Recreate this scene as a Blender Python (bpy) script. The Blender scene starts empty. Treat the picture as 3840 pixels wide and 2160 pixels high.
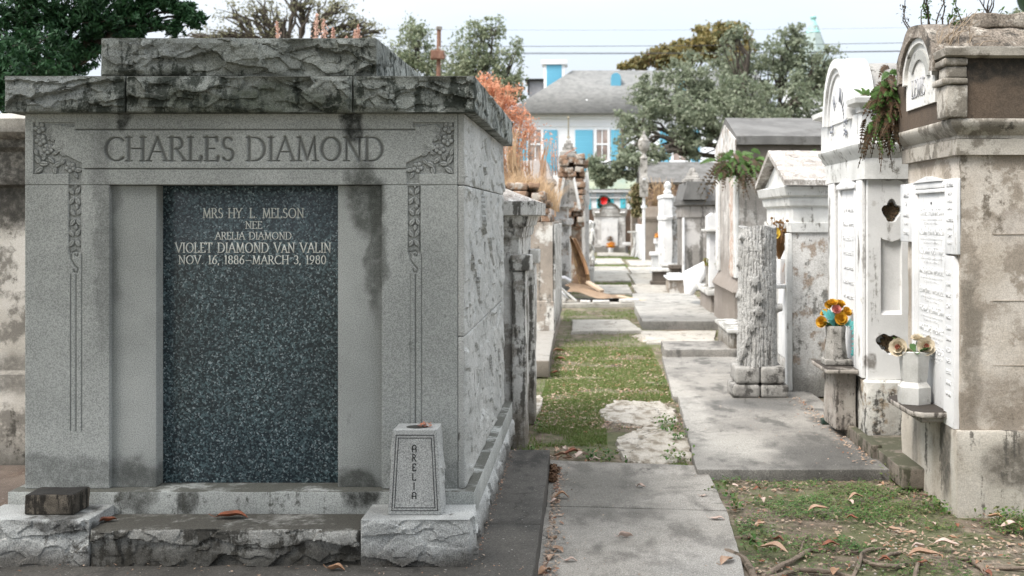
import bpy, math, random
import numpy as np
from math import radians, pi, sin, cos, atan2, hypot
random.seed(7); RNG = np.random.default_rng(11)
S = bpy.context.scene
COL = S.collection
F = 3000.0; PU = 1485.0; PV = 545.0; EYE = 1.6
# measuring helpers: a photo position at a known depth -> metres
def UX(u, Y): return (u - PU) * Y / F
def VZ(v, Y): return EYE - (v - PV) * Y / F
def P3(u, v, Y): return np.array([UX(u, Y), Y, VZ(v, Y)])

# ---------------------------------------------------------------- noise
def _h(ix, iy, iz, s):
    n = (ix.astype(np.int64) * 374761393 + iy.astype(np.int64) * 668265263 + iz.astype(np.int64) * 2147483647 + s * 974634777) & 0xffffffff
    n = ((n ^ (n >> 13)) * 1274126177) & 0xffffffff
    n = ((n ^ (n >> 16)) * 2246822519) & 0xffffffff
    n = n ^ (n >> 15)
    return (n & 0xffffff) / float(0x7fffff) - 1.0
def vnoise(P, s=0):
    i = np.floor(P); f = P - i; i = i.astype(np.int64); f = f * f * (3 - 2 * f)
    x, y, z = i[:, 0], i[:, 1], i[:, 2]; a, b, c = f[:, 0], f[:, 1], f[:, 2]
    def L(p, q, t): return p + (q - p) * t
    r0 = L(L(_h(x, y, z, s), _h(x + 1, y, z, s), a), L(_h(x, y + 1, z, s), _h(x + 1, y + 1, z, s), a), b)
    r1 = L(L(_h(x, y, z + 1, s), _h(x + 1, y, z + 1, s), a), L(_h(x, y + 1, z + 1, s), _h(x + 1, y + 1, z + 1, s), a), b)
    return L(r0, r1, c)
def fbm(P, o=4, s=0, g=.5):
    r = 0; a = 1; t = 0
    for k in range(o):
        r = r + a * vnoise(P, s + k); t += a; a *= g; P = P * 2.03 + 7.1
    return r / t

# ---------------------------------------------------------------- mesh builder
class MB:
    def __init__(s): s.v = []; s.f = []; s.a = []; s.n = 0
    def add(s, V, Fs, a=None):
        V = np.asarray(V, float).reshape(-1, 3)
        if isinstance(Fs, np.ndarray): Fs = [Fs]
        else:
            Fs = list(Fs); g = {}
            if Fs and not isinstance(Fs[0], np.ndarray):
                for q in Fs: g.setdefault(len(q), []).append(q)
                Fs = [np.array(x) for x in g.values()]
        for q in Fs:
            if len(q): s.f.append(np.asarray(q, np.int64) + s.n)
        s.v.append(V); s.a.append(np.zeros(len(V)) if a is None else a); s.n += len(V)
        return s
    def mesh(s, name, angle=40, off=(0, 0, 0)):
        me = bpy.data.meshes.new(name)
        if not s.v: return me
        V = np.concatenate(s.v) - np.asarray(off, float); A = np.concatenate(s.a)
        li = np.concatenate([q.ravel() for q in s.f]); tot = np.concatenate([np.full(len(q), q.shape[1]) for q in s.f])
        me.vertices.add(len(V)); me.vertices.foreach_set('co', V.astype(np.float32).ravel())
        me.loops.add(len(li)); me.loops.foreach_set('vertex_index', li.astype(np.int32))
        me.polygons.add(len(tot)); st = np.zeros(len(tot), np.int32); st[1:] = np.cumsum(tot)[:-1]
        me.polygons.foreach_set('loop_start', st)
        me.update(calc_edges=True)
        if A.any():
            at = me.attributes.new('carve', 'FLOAT', 'POINT'); at.data.foreach_set('value', A.astype(np.float32))
        if angle:
            me.polygons.foreach_set('use_smooth', np.ones(len(tot), bool))
            me.set_sharp_from_angle(angle=radians(angle))
        me.validate()
        return me

def origin(o):
    v = np.zeros(3)
    while o is not None: v += np.array(o.location); o = o.parent
    return v
def put(name, mb, mat, parent=None, label=None, angle=40, local=False):
    off = (0, 0, 0) if (parent is None or local) else origin(parent)
    o = bpy.data.objects.new(name, mb.mesh(name, angle, off)); COL.objects.link(o)
    if mat: o.data.materials.append(mat)
    if parent: o.parent = parent
    if label: o['label'] = label
    return o
def thing(name, label, cat, loc=(0, 0, 0), group=None, rz=0):
    o = bpy.data.objects.new(name, None); COL.objects.link(o); o.location = [float(q) for q in loc]; o.rotation_euler = (0, 0, rz)
    o.empty_display_size = .1
    return tag(o, label, cat, group)
def tag(o, label, cat, group=None):
    o['label'] = label; o['category'] = cat
    if group: o['group'] = group
    return o
def struct(name, mb, mat, kind='structure', label=None, cat=None, angle=40):
    o = put(name, mb, mat, angle=angle); o['kind'] = kind
    if label: o['label'] = label
    if cat: o['category'] = cat
    return o
def dup(root, loc, rz=0, label=None, scale=None):
    r = root.copy(); COL.objects.link(r); r.location = loc; r.rotation_euler = (0, 0, rz)
    if scale: r.scale = (scale,) * 3
    if label: r['label'] = label
    for ch in list(root.children):
        c = ch.copy(); COL.objects.link(c); c.parent = r
        for g in ch.children:
            d = g.copy(); COL.objects.link(d); d.parent = c
    return r

# ---------------------------------------------------------------- primitives
def gridf(nu, nv):
    i = np.arange((nu - 1) * (nv - 1)); a = (i // (nv - 1)) * nv + i % (nv - 1)
    return np.stack([a, a + nv, a + nv + 1, a + 1], 1)
def axis(lo, hi, res, r):
    L = hi - lo; n = max(1, int(math.ceil((L - 2 * r) / res)))
    m = np.linspace(lo + r, hi - r, n + 1)
    return np.concatenate([[lo, lo + .35 * r], m, [hi - .35 * r, hi]]) if r > 0 else m
def weld(V, Fq, A=None):
    k = np.round(V * 1e5).astype(np.int64)
    _, idx, inv = np.unique(k, axis=0, return_index=True, return_inverse=True)
    inv = inv.reshape(-1)
    return V[idx], inv[Fq], (None if A is None else A[idx])
FACES = {'-x': (0, 0), '+x': (0, 1), '-y': (1, 0), '+y': (1, 1), '-z': (2, 0), '+z': (2, 1)}
def gbox(mb, x0, x1, y0, y1, z0, z1, res=.08, r=.006, amp=0., freq=6., fn=None, fine={}, seed=0, skip=()):
    lo = np.array([x0, y0, z0], float); hi = np.array([x1, y1, z1], float); r = min(r, .45 * (hi - lo).min())
    Vs = []; Fs = []; Ns = []; n = 0
    for key, (ax, sd) in FACES.items():
        if key in skip: continue
        rs = fine.get(key, res); o = [k for k in range(3) if k != ax]
        A = axis(lo[o[0]], hi[o[0]], rs, r); B = axis(lo[o[1]], hi[o[1]], rs, r)
        g = np.zeros((len(A), len(B), 3)); g[..., o[0]] = A[:, None]; g[..., o[1]] = B[None]; g[..., ax] = (lo, hi)[sd][ax]
        q = gridf(len(A), len(B))
        flip = (sd == 1) ^ (ax == 1)
        if not flip: q = q[:, ::-1]
        Vs.append(g.reshape(-1, 3)); Fs.append(q + n); n += len(A) * len(B)
    V = np.concatenate(Vs); Fq = np.concatenate(Fs); V, Fq, _ = weld(V, Fq)
    q = np.clip(V, lo + r, hi - r); d = V - q; l = np.linalg.norm(d, axis=1); l[l == 0] = 1; N = d / l[:, None]
    V = q + N * r
    a = None; dsp = np.zeros(len(V))
    if fn is not None:
        out = fn(V, N, lo, hi)
        if isinstance(out, tuple): dd, a = out
        else: dd = out
        dsp = dsp + dd
    if amp: dsp = dsp + amp * fbm(V * freq + 31.7 * seed, 4, seed)
    V = V + N * dsp[:, None]
    mb.add(V, Fq, a); return mb
def box(mb, x0, x1, y0, y1, z0, z1):
    V = [(x, y, z) for x in (x0, x1) for y in (y0, y1) for z in (z0, z1)]
    mb.add(V, np.array([[0, 1, 3, 2], [4, 6, 7, 5], [0, 4, 5, 1], [2, 3, 7, 6], [0, 2, 6, 4], [1, 5, 7, 3]])); return mb
def rotpts(V, c, rx=0, ry=0, rz=0):
    V = np.asarray(V, float) - c
    for a, (i, j) in ((rx, (1, 2)), (ry, (2, 0)), (rz, (0, 1))):
        if a:
            p, q = V[:, i].copy(), V[:, j].copy(); V[:, i] = p * cos(a) - q * sin(a); V[:, j] = p * sin(a) + q * cos(a)
    return V + c
def rotlast(mb, c, rx=0, ry=0, rz=0, k=1):
    for i in range(-k, 0): mb.v[i] = rotpts(mb.v[i], np.asarray(c, float), rx, ry, rz)
def rectloft(mb, x0, x1, y0, y1, prof, res=.12, amp=0., freq=5., seed=0, chip=0.):
    """rect-section solid, profile = [(offset, z), ...] bottom to top"""
    P = [prof[0]]
    for a, b in zip(prof, prof[1:]):
        k = max(1, int(math.ceil(hypot(b[0] - a[0], b[1] - a[1]) / res)))
        P += [(a[0] + (b[0] - a[0]) * t / k, a[1] + (b[1] - a[1]) * t / k) for t in range(1, k + 1)]
    nx = max(1, int(math.ceil((x1 - x0) / res))); ny = max(1, int(math.ceil((y1 - y0) / res)))
    loops = []; norms = []
    for o, z in P:
        X0, X1, Y0, Y1 = x0 - o, x1 + o, y0 - o, y1 + o; L = []; N = []
        for t in range(nx): L.append((X0 + (X1 - X0) * t / nx, Y0, z)); N.append((-1 if t == 0 else 0, -1, 0))
        for t in range(ny): L.append((X1, Y0 + (Y1 - Y0) * t / ny, z)); N.append((1, -1 if t == 0 else 0, 0))
        for t in range(nx): L.append((X1 - (X1 - X0) * t / nx, Y1, z)); N.append((1 if t == 0 else 0, 1, 0))
        for t in range(ny): L.append((X0, Y1 - (Y1 - Y0) * t / ny, z)); N.append((-1, 1 if t == 0 else 0, 0))
        loops.append(L); norms.append(N)
    V = np.array(loops, float).reshape(-1, 3); N = np.array(norms, float).reshape(-1, 3)
    n = len(loops[0]); m = len(P)
    if amp:
        d = amp * fbm(V * freq + seed * 13.3, 4, seed)
        if chip:
            cn = (np.abs(N).sum(1) > 1.5); d = d - cn * chip * np.clip(fbm(V * 11 + 5, 3, seed + 9) * 2, 0, 1)
        V = V + N * d[:, None]
    i = np.arange((m - 1) * n); r = i // n; c = i % n; c2 = (c + 1) % n
    Fq = np.stack([r * n + c, r * n + c2, (r + 1) * n + c2, (r + 1) * n + c], 1)
    mb.add(V, [Fq, np.arange(n)[::-1][None], (np.arange(n) + (m - 1) * n)[None]]); return mb
def tube(mb, pts, rad, k=6, cap=True):
    pts = np.array(pts, float); n = len(pts); rad = np.full(n, rad, float) if np.isscalar(rad) else np.array(rad, float)
    T = np.gradient(pts, axis=0); T /= np.linalg.norm(T, axis=1)[:, None] + 1e-9
    ref = np.array([0.31, 0.17, 0.93]) if abs(T[0, 2]) < .8 else np.array([.93, .31, .17])
    A = np.cross(T, ref); A /= np.linalg.norm(A, axis=1)[:, None] + 1e-9; B = np.cross(T, A)
    th = np.arange(k) * 2 * pi / k
    V = pts[:, None] + rad[:, None, None] * (A[:, None] * np.cos(th)[None, :, None] + B[:, None] * np.sin(th)[None, :, None])
    i = np.arange((n - 1) * k); r = i // k; c = i % k; c2 = (c + 1) % k
    Fs = [np.stack([r * k + c, r * k + c2, (r + 1) * k + c2, (r + 1) * k + c], 1)]
    if cap: Fs += [np.arange(k)[::-1][None], (np.arange(k) + (n - 1) * k)[None]]
    mb.add(V.reshape(-1, 3), Fs); return mb
def lathe(mb, c, prof, k=24, sq=None, rot=0.):
    """prof [(r,z)] ; sq = superellipse sides"""
    th = np.arange(k) * 2 * pi / k + rot; n = len(prof); V = []
    for r, z in prof:
        V += [(c[0] + r * cos(t), c[1] + r * sin(t), c[2] + z) for t in th]
    i = np.arange((n - 1) * k); r = i // k; q = i % k; q2 = (q + 1) % k
    mb.add(V, [np.stack([r * k + q, r * k + q2, (r + 1) * k + q2, (r + 1) * k + q], 1), np.arange(k)[::-1][None], (np.arange(k) + (n - 1) * k)[None]]); return mb
def prism(mb, poly, a0, a1, axis='x', sub=0):
    """poly: 2D points; axis x -> (y,z), y -> (x,z), z -> (x,y)"""
    n = len(poly); ar = np.linspace(a0, a1, sub + 2); V = []
    for a in ar:
        for p, q in poly: V.append({'x': (a, p, q), 'y': (p, a, q), 'z': (p, q, a)}[axis])
    Fs = []
    for r in range(len(ar) - 1):
        for c in range(n):
            d = (c + 1) % n; Fs.append((r * n + c, r * n + d, (r + 1) * n + d, (r + 1) * n + c))
    V = np.array(V, float)
    mb.add(V, [np.array(Fs), np.arange(n)[::-1][None], (np.arange(n) + (len(ar) - 1) * n)[None]]); return mb
def arcp(cx, cy, rx, ry, a0, a1, n=12):
    return [(cx + rx * cos(radians(a0 + (a1 - a0) * t / n)), cy + ry * sin(radians(a0 + (a1 - a0) * t / n))) for t in range(n + 1)]
def fixn(o):
    import bmesh
    b = bmesh.new(); b.from_mesh(o.data); bmesh.ops.recalc_face_normals(b, faces=b.faces); b.to_mesh(o.data); b.free(); return o
def wob(mb, amp=.01, freq=5, s=0, k=1):
    for i in range(-k, 0):
        V = mb.v[i]; mb.v[i] = V + amp * np.stack([fbm(V * freq + 3, 3, s), fbm(V * freq + 17, 3, s + 3), fbm(V * freq + 31, 3, s + 5)], 1)

# ---------------------------------------------------------------- stroke lettering
A_ = arcp
GL = {
 'A': (.78, [[(0, 0), (.39, 1)], [(.39, 1), (.78, 0)], [(.15, .38), (.63, .38)]]),
 'B': (.60, [[(.08, 0), (.08, 1)], [(.08, 1), (.3, 1)] + A_(.3, .76, .2, .24, 90, -90) + [(.08, .52)], [(.08, .52), (.32, .52)] + A_(.32, .26, .24, .26, 90, -90) + [(.08, 0)]]),
 'C': (.78, [A_(.47, .5, .45, .5, 48, 312, 20)]),
 'D': (.82, [[(.08, 0), (.08, 1)], [(.08, 1), (.3, 1)] + A_(.32, .5, .46, .5, 90, -90) + [(.08, 0)]]),
 'E': (.56, [[(.08, 0), (.08, 1)], [(.08, 1), (.5, 1)], [(.08, .52), (.42, .52)], [(.08, 0), (.54, 0)], [(.5, 1), (.52, .86)], [(.54, 0), (.57, .15)]]),
 'F': (.54, [[(.08, 0), (.08, 1)], [(.08, 1), (.5, 1)], [(.08, .52), (.42, .52)], [(.5, 1), (.52, .86)]]),
 'G': (.82, [A_(.47, .5, .45, .5, 48, 320, 20), [(.8, .42), (.8, .12)]]),
 'H': (.78, [[(.08, 0), (.08, 1)], [(.7, 0), (.7, 1)], [(.08, .52), (.7, .52)]]),
 'I': (.2, [[(.1, 0), (.1, 1)]]),
 'J': (.4, [[(.3, 1), (.3, .2)] + A_(.1, .2, .2, .22, 0, -120, 6)]),
 'K': (.66, [[(.08, 0), (.08, 1)], [(.08, .45), (.58, 1)], [(.22, .6), (.66, 0)]]),
 'L': (.56, [[(.08, 0), (.08, 1)], [(.08, 0), (.52, 0)], [(.52, 0), (.55, .16)]]),
 'M': (.94, [[(.08, 0), (.14, 1)], [(.14, 1), (.47, .05)], [(.47, .05), (.8, 1)], [(.8, 1), (.86, 0)]]),
 'N': (.8, [[(.1, 0), (.1, 1)], [(.1, 1), (.7, 0)], [(.7, 0), (.7, 1)]]),
 'O': (.92, [A_(.46, .5, .42, .5, 0, 360, 28)]),
 'P': (.58, [[(.08, 0), (.08, 1)], [(.08, 1), (.3, 1)] + A_(.3, .74, .24, .26, 90, -90) + [(.08, .48)]]),
 'R': (.66, [[(.08, 0), (.08, 1)], [(.08, 1), (.3, 1)] + A_(.3, .75, .22, .25, 90, -90) + [(.08, .5)], [(.28, .5), (.66, 0)]]),
 'S': (.54, [A_(.27, .76, .2, .24, 35, 270, 12) + A_(.27, .26, .23, .26, 90, -145, 12)]),
 'T': (.7, [[(.35, 0), (.35, 1)], [(.02, 1), (.68, 1)], [(.02, 1), (0, .85)], [(.68, 1), (.7, .85)]]),
 'U': (.76, [[(.1, 1), (.1, .3)] + A_(.38, .3, .28, .3, 180, 360, 10) + [(.66, 1)]]),
 'V': (.76, [[(0, 1), (.38, 0)], [(.38, 0), (.76, 1)]]),
 'W': (1.06, [[(0, 1), (.28, 0)], [(.28, 0), (.53, .95)], [(.53, .95), (.78, 0)], [(.78, 0), (1.06, 1)]]),
 'Y': (.7, [[(0, 1), (.35, .48)], [(.7, 1), (.35, .48)], [(.35, 0), (.35, .48)]]),
 'Z': (.6, [[(.04, 1), (.56, 1)], [(.56, 1), (.04, 0)], [(.04, 0), (.58, 0)]]),
 '0': (.6, [A_(.3, .5, .26, .5, 0, 360, 20)]),
 '1': (.3, [[(.15, 0), (.15, 1)], [(.15, 1), (.03, .85)]]),
 '2': (.56, [A_(.28, .74, .23, .26, 160, -30, 10) + [(.04, 0)], [(.04, 0), (.54, 0)]]),
 '3': (.54, [A_(.25, .76, .21, .24, 150, -90, 10), A_(.25, .27, .25, .27, 80, -150, 10)]),
 '4': (.6, [[(.44, 0), (.44, 1)], [(.44, 1), (.02, .3)], [(.02, .3), (.58, .3)]]), '5': (.54, [[(.5, 1), (.14, 1)], [(.14, 1), (.1, .58)], A_(.25, .3, .25, .31, 110, -150, 12)]), '7': (.54, [[(.04, 1), (.52, 1)], [(.52, 1), (.2, 0)]]),
 '6': (.58, [A_(.3, .3, .24, .3, 0, 360, 18), [(.06, .34), (.2, .75), (.46, 1)]]),
 '8': (.56, [A_(.28, .76, .2, .24, 0, 360, 16), A_(.28, .27, .24, .27, 0, 360, 16)]),
 '9': (.58, [A_(.28, .7, .24, .3, 0, 360, 18), [(.52, .66), (.38, .25), (.12, 0)]]),
 '.': (.14, [[(.05, .03), (.1, .05)]]), ',': (.14, [[(.08, .06), (.03, -.14)]]), '-': (.8, [[(.05, .42), (.75, .42)]]), ' ': (.42, [])}
GLS = {'A': (.56, [[(0, 0), (0, .6)] + A_(.28, .7, .28, .3, 180, 0, 8) + [(.56, 0)], [(0, .42), (.56, .42)]])}
def strokes(text, s0, t0, h, width=None, serif=True, thick=.15, thin=.05, sp=.16, centre=False, extra=None):
    T = 0; L = []
    for ch in text:
        sc = .78 if ch.islower() else 1.
        g = (GLS if (not serif and ch.upper() in GLS) else GL)[ch.upper()]; L.append((T, g, sc)); T += g[0] * sc + sp
    T -= sp; kx = (width / T) if width else h
    if centre: s0 = s0 - T * kx / 2
    out = []
    for x, (w, pls), sc in L:
        ends = {}
        for pl in pls:
            for e in (pl[0], pl[-1]): ends[e] = ends.get(e, 0) + 1
        for pl in pls:
            for a, b in zip(pl, pl[1:]):
                dx, dy = b[0] - a[0], b[1] - a[1]; l = hypot(dx, dy) + 1e-9
                ww = thin + (thick - thin) * (abs(dy) / l) ** 1.5
                if serif and len(pl) == 2 and dx * dy > 0 and abs(dx) > .15: ww = thin * 1.5
                if serif and w in (.8, .94) and len(pls) > 2 and abs(dx) < .1: ww = (thick + thin) * .45
                if not serif: ww = thick
                out.append((s0 + (x + a[0] * sc) * kx, t0 + a[1] * sc * h, s0 + (x + b[0] * sc) * kx, t0 + b[1] * sc * h, ww * h))
            if serif and (len(pl) == 2 or len(pl) > 2):
                for e in (pl[0], pl[-1]):
                    if len(pls) == 1 and len(pl) > 12: continue
                    if abs(e[1]) < .02 or abs(e[1] - 1) < .02:
                        o = pl[1] if e == pl[0] else pl[-2]
                        if abs(o[1] - e[1]) < .1: continue
                        l0, l1 = (.13, .13) if ends[e] == 1 else ((.13, 0) if e[0] < .2 else (0, 0))
                        if l0 + l1: out.append((s0 + (x + (e[0] - l0) * sc) * kx, t0 + e[1] * sc * h, s0 + (x + (e[0] + l1) * sc) * kx, t0 + e[1] * sc * h, thin * h * 1.1))
    return out
def ribbons(mb, st, fn, th=.0015):
    """flat raised strokes; fn(s,t,d)->xyz"""
    for i, (ax, at, bx, bt, w) in enumerate(st):
        dx, dt = bx - ax, bt - at; l = hypot(dx, dt) + 1e-9; nx, nt = -dt / l * w / 2, dx / l * w / 2; ex, et = dx / l * w * .25, dt / l * w * .25
        q = [(ax - ex + nx, at - et + nt), (bx + ex + nx, bt + et + nt), (bx + ex - nx, bt + et - nt), (ax - ex - nx, at - et - nt)]
        d = th + (i % 7) * th * .02
        V = [fn(s, t, 0) for s, t in q] + [fn(s, t, d) for s, t in q]
        mb.add(V, np.array([[4, 5, 6, 7], [0, 4, 7, 3], [1, 2, 6, 5], [0, 1, 5, 4], [3, 7, 6, 2]]))
    return mb
def carve(X, Z, st):
    """V-groove mask 0..1 for points on a wall"""
    m = np.zeros(len(X))
    for ax, az, bx, bz, w in st:
        r = w * .62
        sel = np.nonzero((X > min(ax, bx) - r) & (X < max(ax, bx) + r) & (Z > min(az, bz) - r) & (Z < max(az, bz) + r))[0]
        if not len(sel): continue
        px, pz = X[sel] - ax, Z[sel] - az; dx, dz = bx - ax, bz - az; t = np.clip((px * dx + pz * dz) / (dx * dx + dz * dz + 1e-12), 0, 1)
        d = np.hypot(px - t * dx, pz - t * dz); m[sel] = np.maximum(m[sel], np.clip(1 - d / r, 0, 1))
    return m

# ---------------------------------------------------------------- materials
class NT:
    def __init__(s, name):
        s.m = bpy.data.materials.new(name); s.m.use_nodes = True; s.t = s.m.node_tree; s.b = s.t.nodes['Principled BSDF']
        s.pos = s.t.nodes.new('ShaderNodeNewGeometry').outputs['Position']
    def n(s, ty, ins=None, **kw):
        x = s.t.nodes.new(ty)
        for k, v in kw.items(): setattr(x, k, v)
        for k, v in (ins or {}).items(): s.set(x.inputs[k], v)
        return x
    def set(s, sock, v):
        if isinstance(v, bpy.types.NodeSocket): s.t.links.new(v, sock)
        elif isinstance(v, (tuple, list)) and sock.type == 'RGBA': sock.default_value = (*v[:3], 1)
        else: sock.default_value = v
    def math(s, op, a, b=0., c=None, clamp=False):
        x = s.t.nodes.new('ShaderNodeMath'); x.operation = op; x.use_clamp = clamp
        s.set(x.inputs[0], a); s.set(x.inputs[1], b)
        if c is not None: s.set(x.inputs[2], c)
        return x.outputs[0]
    def map(s, sc=(1, 1, 1), vec=None, loc=(0, 0, 0)):
        return s.n('ShaderNodeMapping', {'Vector': vec or s.pos, 'Scale': sc, 'Location': loc}).outputs[0]
    def noise(s, scale, det=5, rough=.55, vec=None, dist=0., w=None):
        x = s.n('ShaderNodeTexNoise', {'Vector': vec or s.pos, 'Scale': scale, 'Detail': det, 'Roughness': rough, 'Distortion': dist}); return x.outputs[0]
    def mr(s, f, lo, hi, a=0., b=1., smooth=True):
        x = s.n('ShaderNodeMapRange', {'Value': f, 'From Min': lo, 'From Max': hi, 'To Min': a, 'To Max': b}); x.interpolation_type = 'SMOOTHSTEP' if smooth else 'LINEAR'; return x.outputs[0]
    def mix(s, f, a, b, mode='MIX'):
        x = s.t.nodes.new('ShaderNodeMix'); x.data_type = 'RGBA'; x.blend_type = mode
        s.set(x.inputs[0], f); s.set(x.inputs[6], a); s.set(x.inputs[7], b); return x.outputs[2]
    def sep(s): return s.n('ShaderNodeSeparateXYZ', {0: s.pos}).outputs
    def spot(s, c, r, warp=None, hard=.35):
        """irregular patch around a world point"""
        v = s.n('ShaderNodeVectorMath', {0: warp if warp is not None else s.pos, 1: tuple(c)}, operation='SUBTRACT').outputs[0]
        v = s.n('ShaderNodeVectorMath', {0: v, 1: tuple(1 / q for q in r)}, operation='MULTIPLY').outputs[0]
        l = s.n('ShaderNodeVectorMath', {0: v}, operation='LENGTH').outputs['Value']
        return s.mr(l, 1 + hard, 1 - hard, 0, 1)
    def warp(s, scale, amt, det=4):
        c = s.n('ShaderNodeTexNoise', {'Vector': s.pos, 'Scale': scale, 'Detail': det}).outputs[1]
        v = s.n('ShaderNodeVectorMath', {0: c, 1: (.5, .5, .5)}, operation='SUBTRACT').outputs[0]
        v = s.n('ShaderNodeVectorMath', {0: v, 'Scale': amt}, operation='SCALE').outputs[0]
        return s.n('ShaderNodeVectorMath', {0: s.pos, 1: v}, operation='ADD').outputs[0]
    def bump(s, h, st=.3, d=.01, nrm=None):
        ins = {'Height': h, 'Strength': st, 'Distance': d}
        if nrm is not None: ins['Normal'] = nrm
        return s.n('ShaderNodeBump', ins).outputs[0]
    def done(s, col=None, rough=.85, nrm=None, spec=.3, **kw):
        if col is not None: s.set(s.b.inputs['Base Color'], col)
        s.set(s.b.inputs['Roughness'], rough); s.set(s.b.inputs['Specular IOR Level'], spec)
        if nrm is not None: s.set(s.b.inputs['Normal'], nrm)
        for k, v in kw.items(): s.set(s.b.inputs[k], v)
        return s.m

def stone(name, c1, c2, s1=3., grain=.25, gs=260., stain=(.03, .032, .028), amt=0., ss=2.5, streak=.5, spots=(), c3=None, c3amt=.5, s3=6.,
          bump=.35, bs=45., bd=.008, rough=.88, lines=None, top=None, foot=None):
    """amt: share of surface under dark growth; spots: [(centre, radii, colour, strength)]; c3: patchy second coat; foot: (z, height, colour)"""
    k = NT(name)
    n1 = k.noise(s1, 8, .62); col = k.mix(k.mr(n1, .35, .65), c1, c2)
    if c3 is not None:
        n3 = k.noise(s3, 9, .68, k.map((1, 1, 1), loc=(9, 3, 5))); col = k.mix(k.mr(n3, .62 - .3 * c3amt, .70 - .3 * c3amt), col, c3)
    w = k.warp(7, .16, 6)
    for (c, r, sc, st) in spots:
        if len(sc) == 4: hard = sc[3]
        else: hard = .3
        m = k.spot(c, r, w, hard); br = k.mr(k.noise(28, 7, .7), .25, .62, .45, 1)
        col = k.mix(k.math('MULTIPLY', k.math('MULTIPLY', m, br), st), col, sc[:3])
    if amt > 0:
        a = k.noise(ss, 9, .66, k.map((1, 1, 1), loc=(3, 7, 1))); b = k.noise(ss * 2.2, 7, .62, k.map((2.2, 2.2, .28)))
        f = k.math('ADD', k.math('MULTIPLY', a, 1 - streak), k.math('MULTIPLY', b, streak))
        fine = k.noise(24, 8, .78); f = k.math('ADD', f, k.math('MULTIPLY', k.math('SUBTRACT', fine, .5), .42))
        th = .68 - .3 * amt
        col = k.mix(k.mr(f, th - .03, th + .045, 0, .9), col, stain)
    if top is not None:
        nz = k.n('ShaderNodeSeparateXYZ', {0: k.n('ShaderNodeNewGeometry').outputs['Normal']}).outputs[2]
        f = k.math('MULTIPLY', k.mr(nz, .5, .9), k.mr(k.noise(5, 8, .65), .5 - .25 * top[1], .62 - .2 * top[1])); col = k.mix(f, col, top[0])
    if foot is not None:
        z = k.sep()[2]; zz = k.math('ADD', z, k.math('MULTIPLY', k.noise(4.5, 7, .65), -foot[1] * 1.6))
        f = k.mr(zz, foot[0] + foot[1] * .15, foot[0] - foot[1] * 1.0, 0, .85); col = k.mix(f, col, foot[2])
    g = k.noise(gs, 3, .7); col = k.mix(grain, col, k.mix(k.mr(g, .36, .64, 0, 1), (0, 0, 0), (1, 1, 1)), 'OVERLAY')
    at = k.n('ShaderNodeAttribute', attribute_name='carve').outputs['Fac']
    col = k.mix(k.math('MULTIPLY', at, .8, clamp=True), col, tuple(q * .28 for q in c1))
    h = k.math('ADD', k.math('MULTIPLY', k.noise(bs, 6, .65), .7), k.math('MULTIPLY', g, .12))
    if lines is not None:   # scored joints in render: (spacing_z, z_offset)
        z = k.sep()[2]; fr = k.math('FRACT', k.math('DIVIDE', k.math('SUBTRACT', z, lines[1]), lines[0])); d = k.math('ABSOLUTE', k.math('SUBTRACT', fr, .5))
        l = k.mr(d, .490, .497, 0, 1); h = k.math('SUBTRACT', h, k.math('MULTIPLY', l, .9)); col = k.mix(k.math('MULTIPLY', l, .6), col, tuple(q * .35 for q in c1))
    return k.done(col, rough, k.bump(h, bump, bd))
def flat(name, c, rough=.6, c2=None, s=8, spec=.3, bump=0., bs=30, **kw):
    k = NT(name); col = c
    if c2 is not None: col = k.mix(k.mr(k.noise(s, 6, .6), .35, .65), c, c2)
    return k.done(col, rough, k.bump(k.noise(bs, 5), bump) if bump else None, spec, **kw)
def leafmat(name, cols, rough=.55, trans=.25, s=.8, spec=.35):
    """colour per leaf (random island) over larger drifts"""
    k = NT(name); r = k.n('ShaderNodeNewGeometry').outputs['Random Per Island']
    rp = k.t.nodes.new('ShaderNodeValToRGB'); e = rp.color_ramp.elements
    n = len(cols)
    e[0].position = 0; e[0].color = (*cols[0], 1); e[1].position = 1; e[1].color = (*cols[-1], 1)
    for i in range(1, n - 1):
        q = e.new(i / (n - 1)); q.color = (*cols[i], 1)
    f = k.math('ADD', k.math('MULTIPLY', r, .6), k.math('MULTIPLY', k.mr(k.noise(s, 4, .6), .3, .7), .4))
    k.t.links.new(f, rp.inputs[0]); c = rp.outputs[0]
    k.done(c, rough, None, spec)
    tr = k.n('ShaderNodeBsdfTranslucent', {'Color': c}); ms = k.n('ShaderNodeMixShader', {0: trans, 1: k.b.outputs[0], 2: tr.outputs[0]})
    k.t.links.new(ms.outputs[0], k.t.nodes['Material Output'].inputs[0]); return k.m
# ================================================================ camera, sky, sun
cam = bpy.data.objects.new('camera', bpy.data.cameras.new('camera')); COL.objects.link(cam); S.camera = cam
cam.location = (0, 0, EYE); cam.rotation_euler = (pi / 2, 0, 0)
cam.data.sensor_width = 36; cam.data.lens = F / 2576 * 36
cam.data.shift_x = -(PU - 1288) / 2576; cam.data.shift_y = -(724.5 - PV) / 2576
cam.data.clip_end = 600
cam.data.dof.use_dof = True; cam.data.dof.focus_distance = 5.35; cam.data.dof.aperture_fstop = 4.5
wd = bpy.data.worlds.new('World'); S.world = wd; wd.use_nodes = True; wt = wd.node_tree
bg = wt.nodes['Background']
sky = wt.nodes.new('ShaderNodeTexSky'); sky.sky_type = 'NISHITA'; sky.sun_disc = False
SUN_EL, SUN_AZ = 54, 235       # azimuth measured from +Y (straight ahead) towards +X
sky.sun_elevation = radians(SUN_EL); sky.sun_rotation = radians(SUN_AZ); sky.air_density = 1.0; sky.dust_density = 3.0; sky.ozone_density = 1.5
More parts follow.
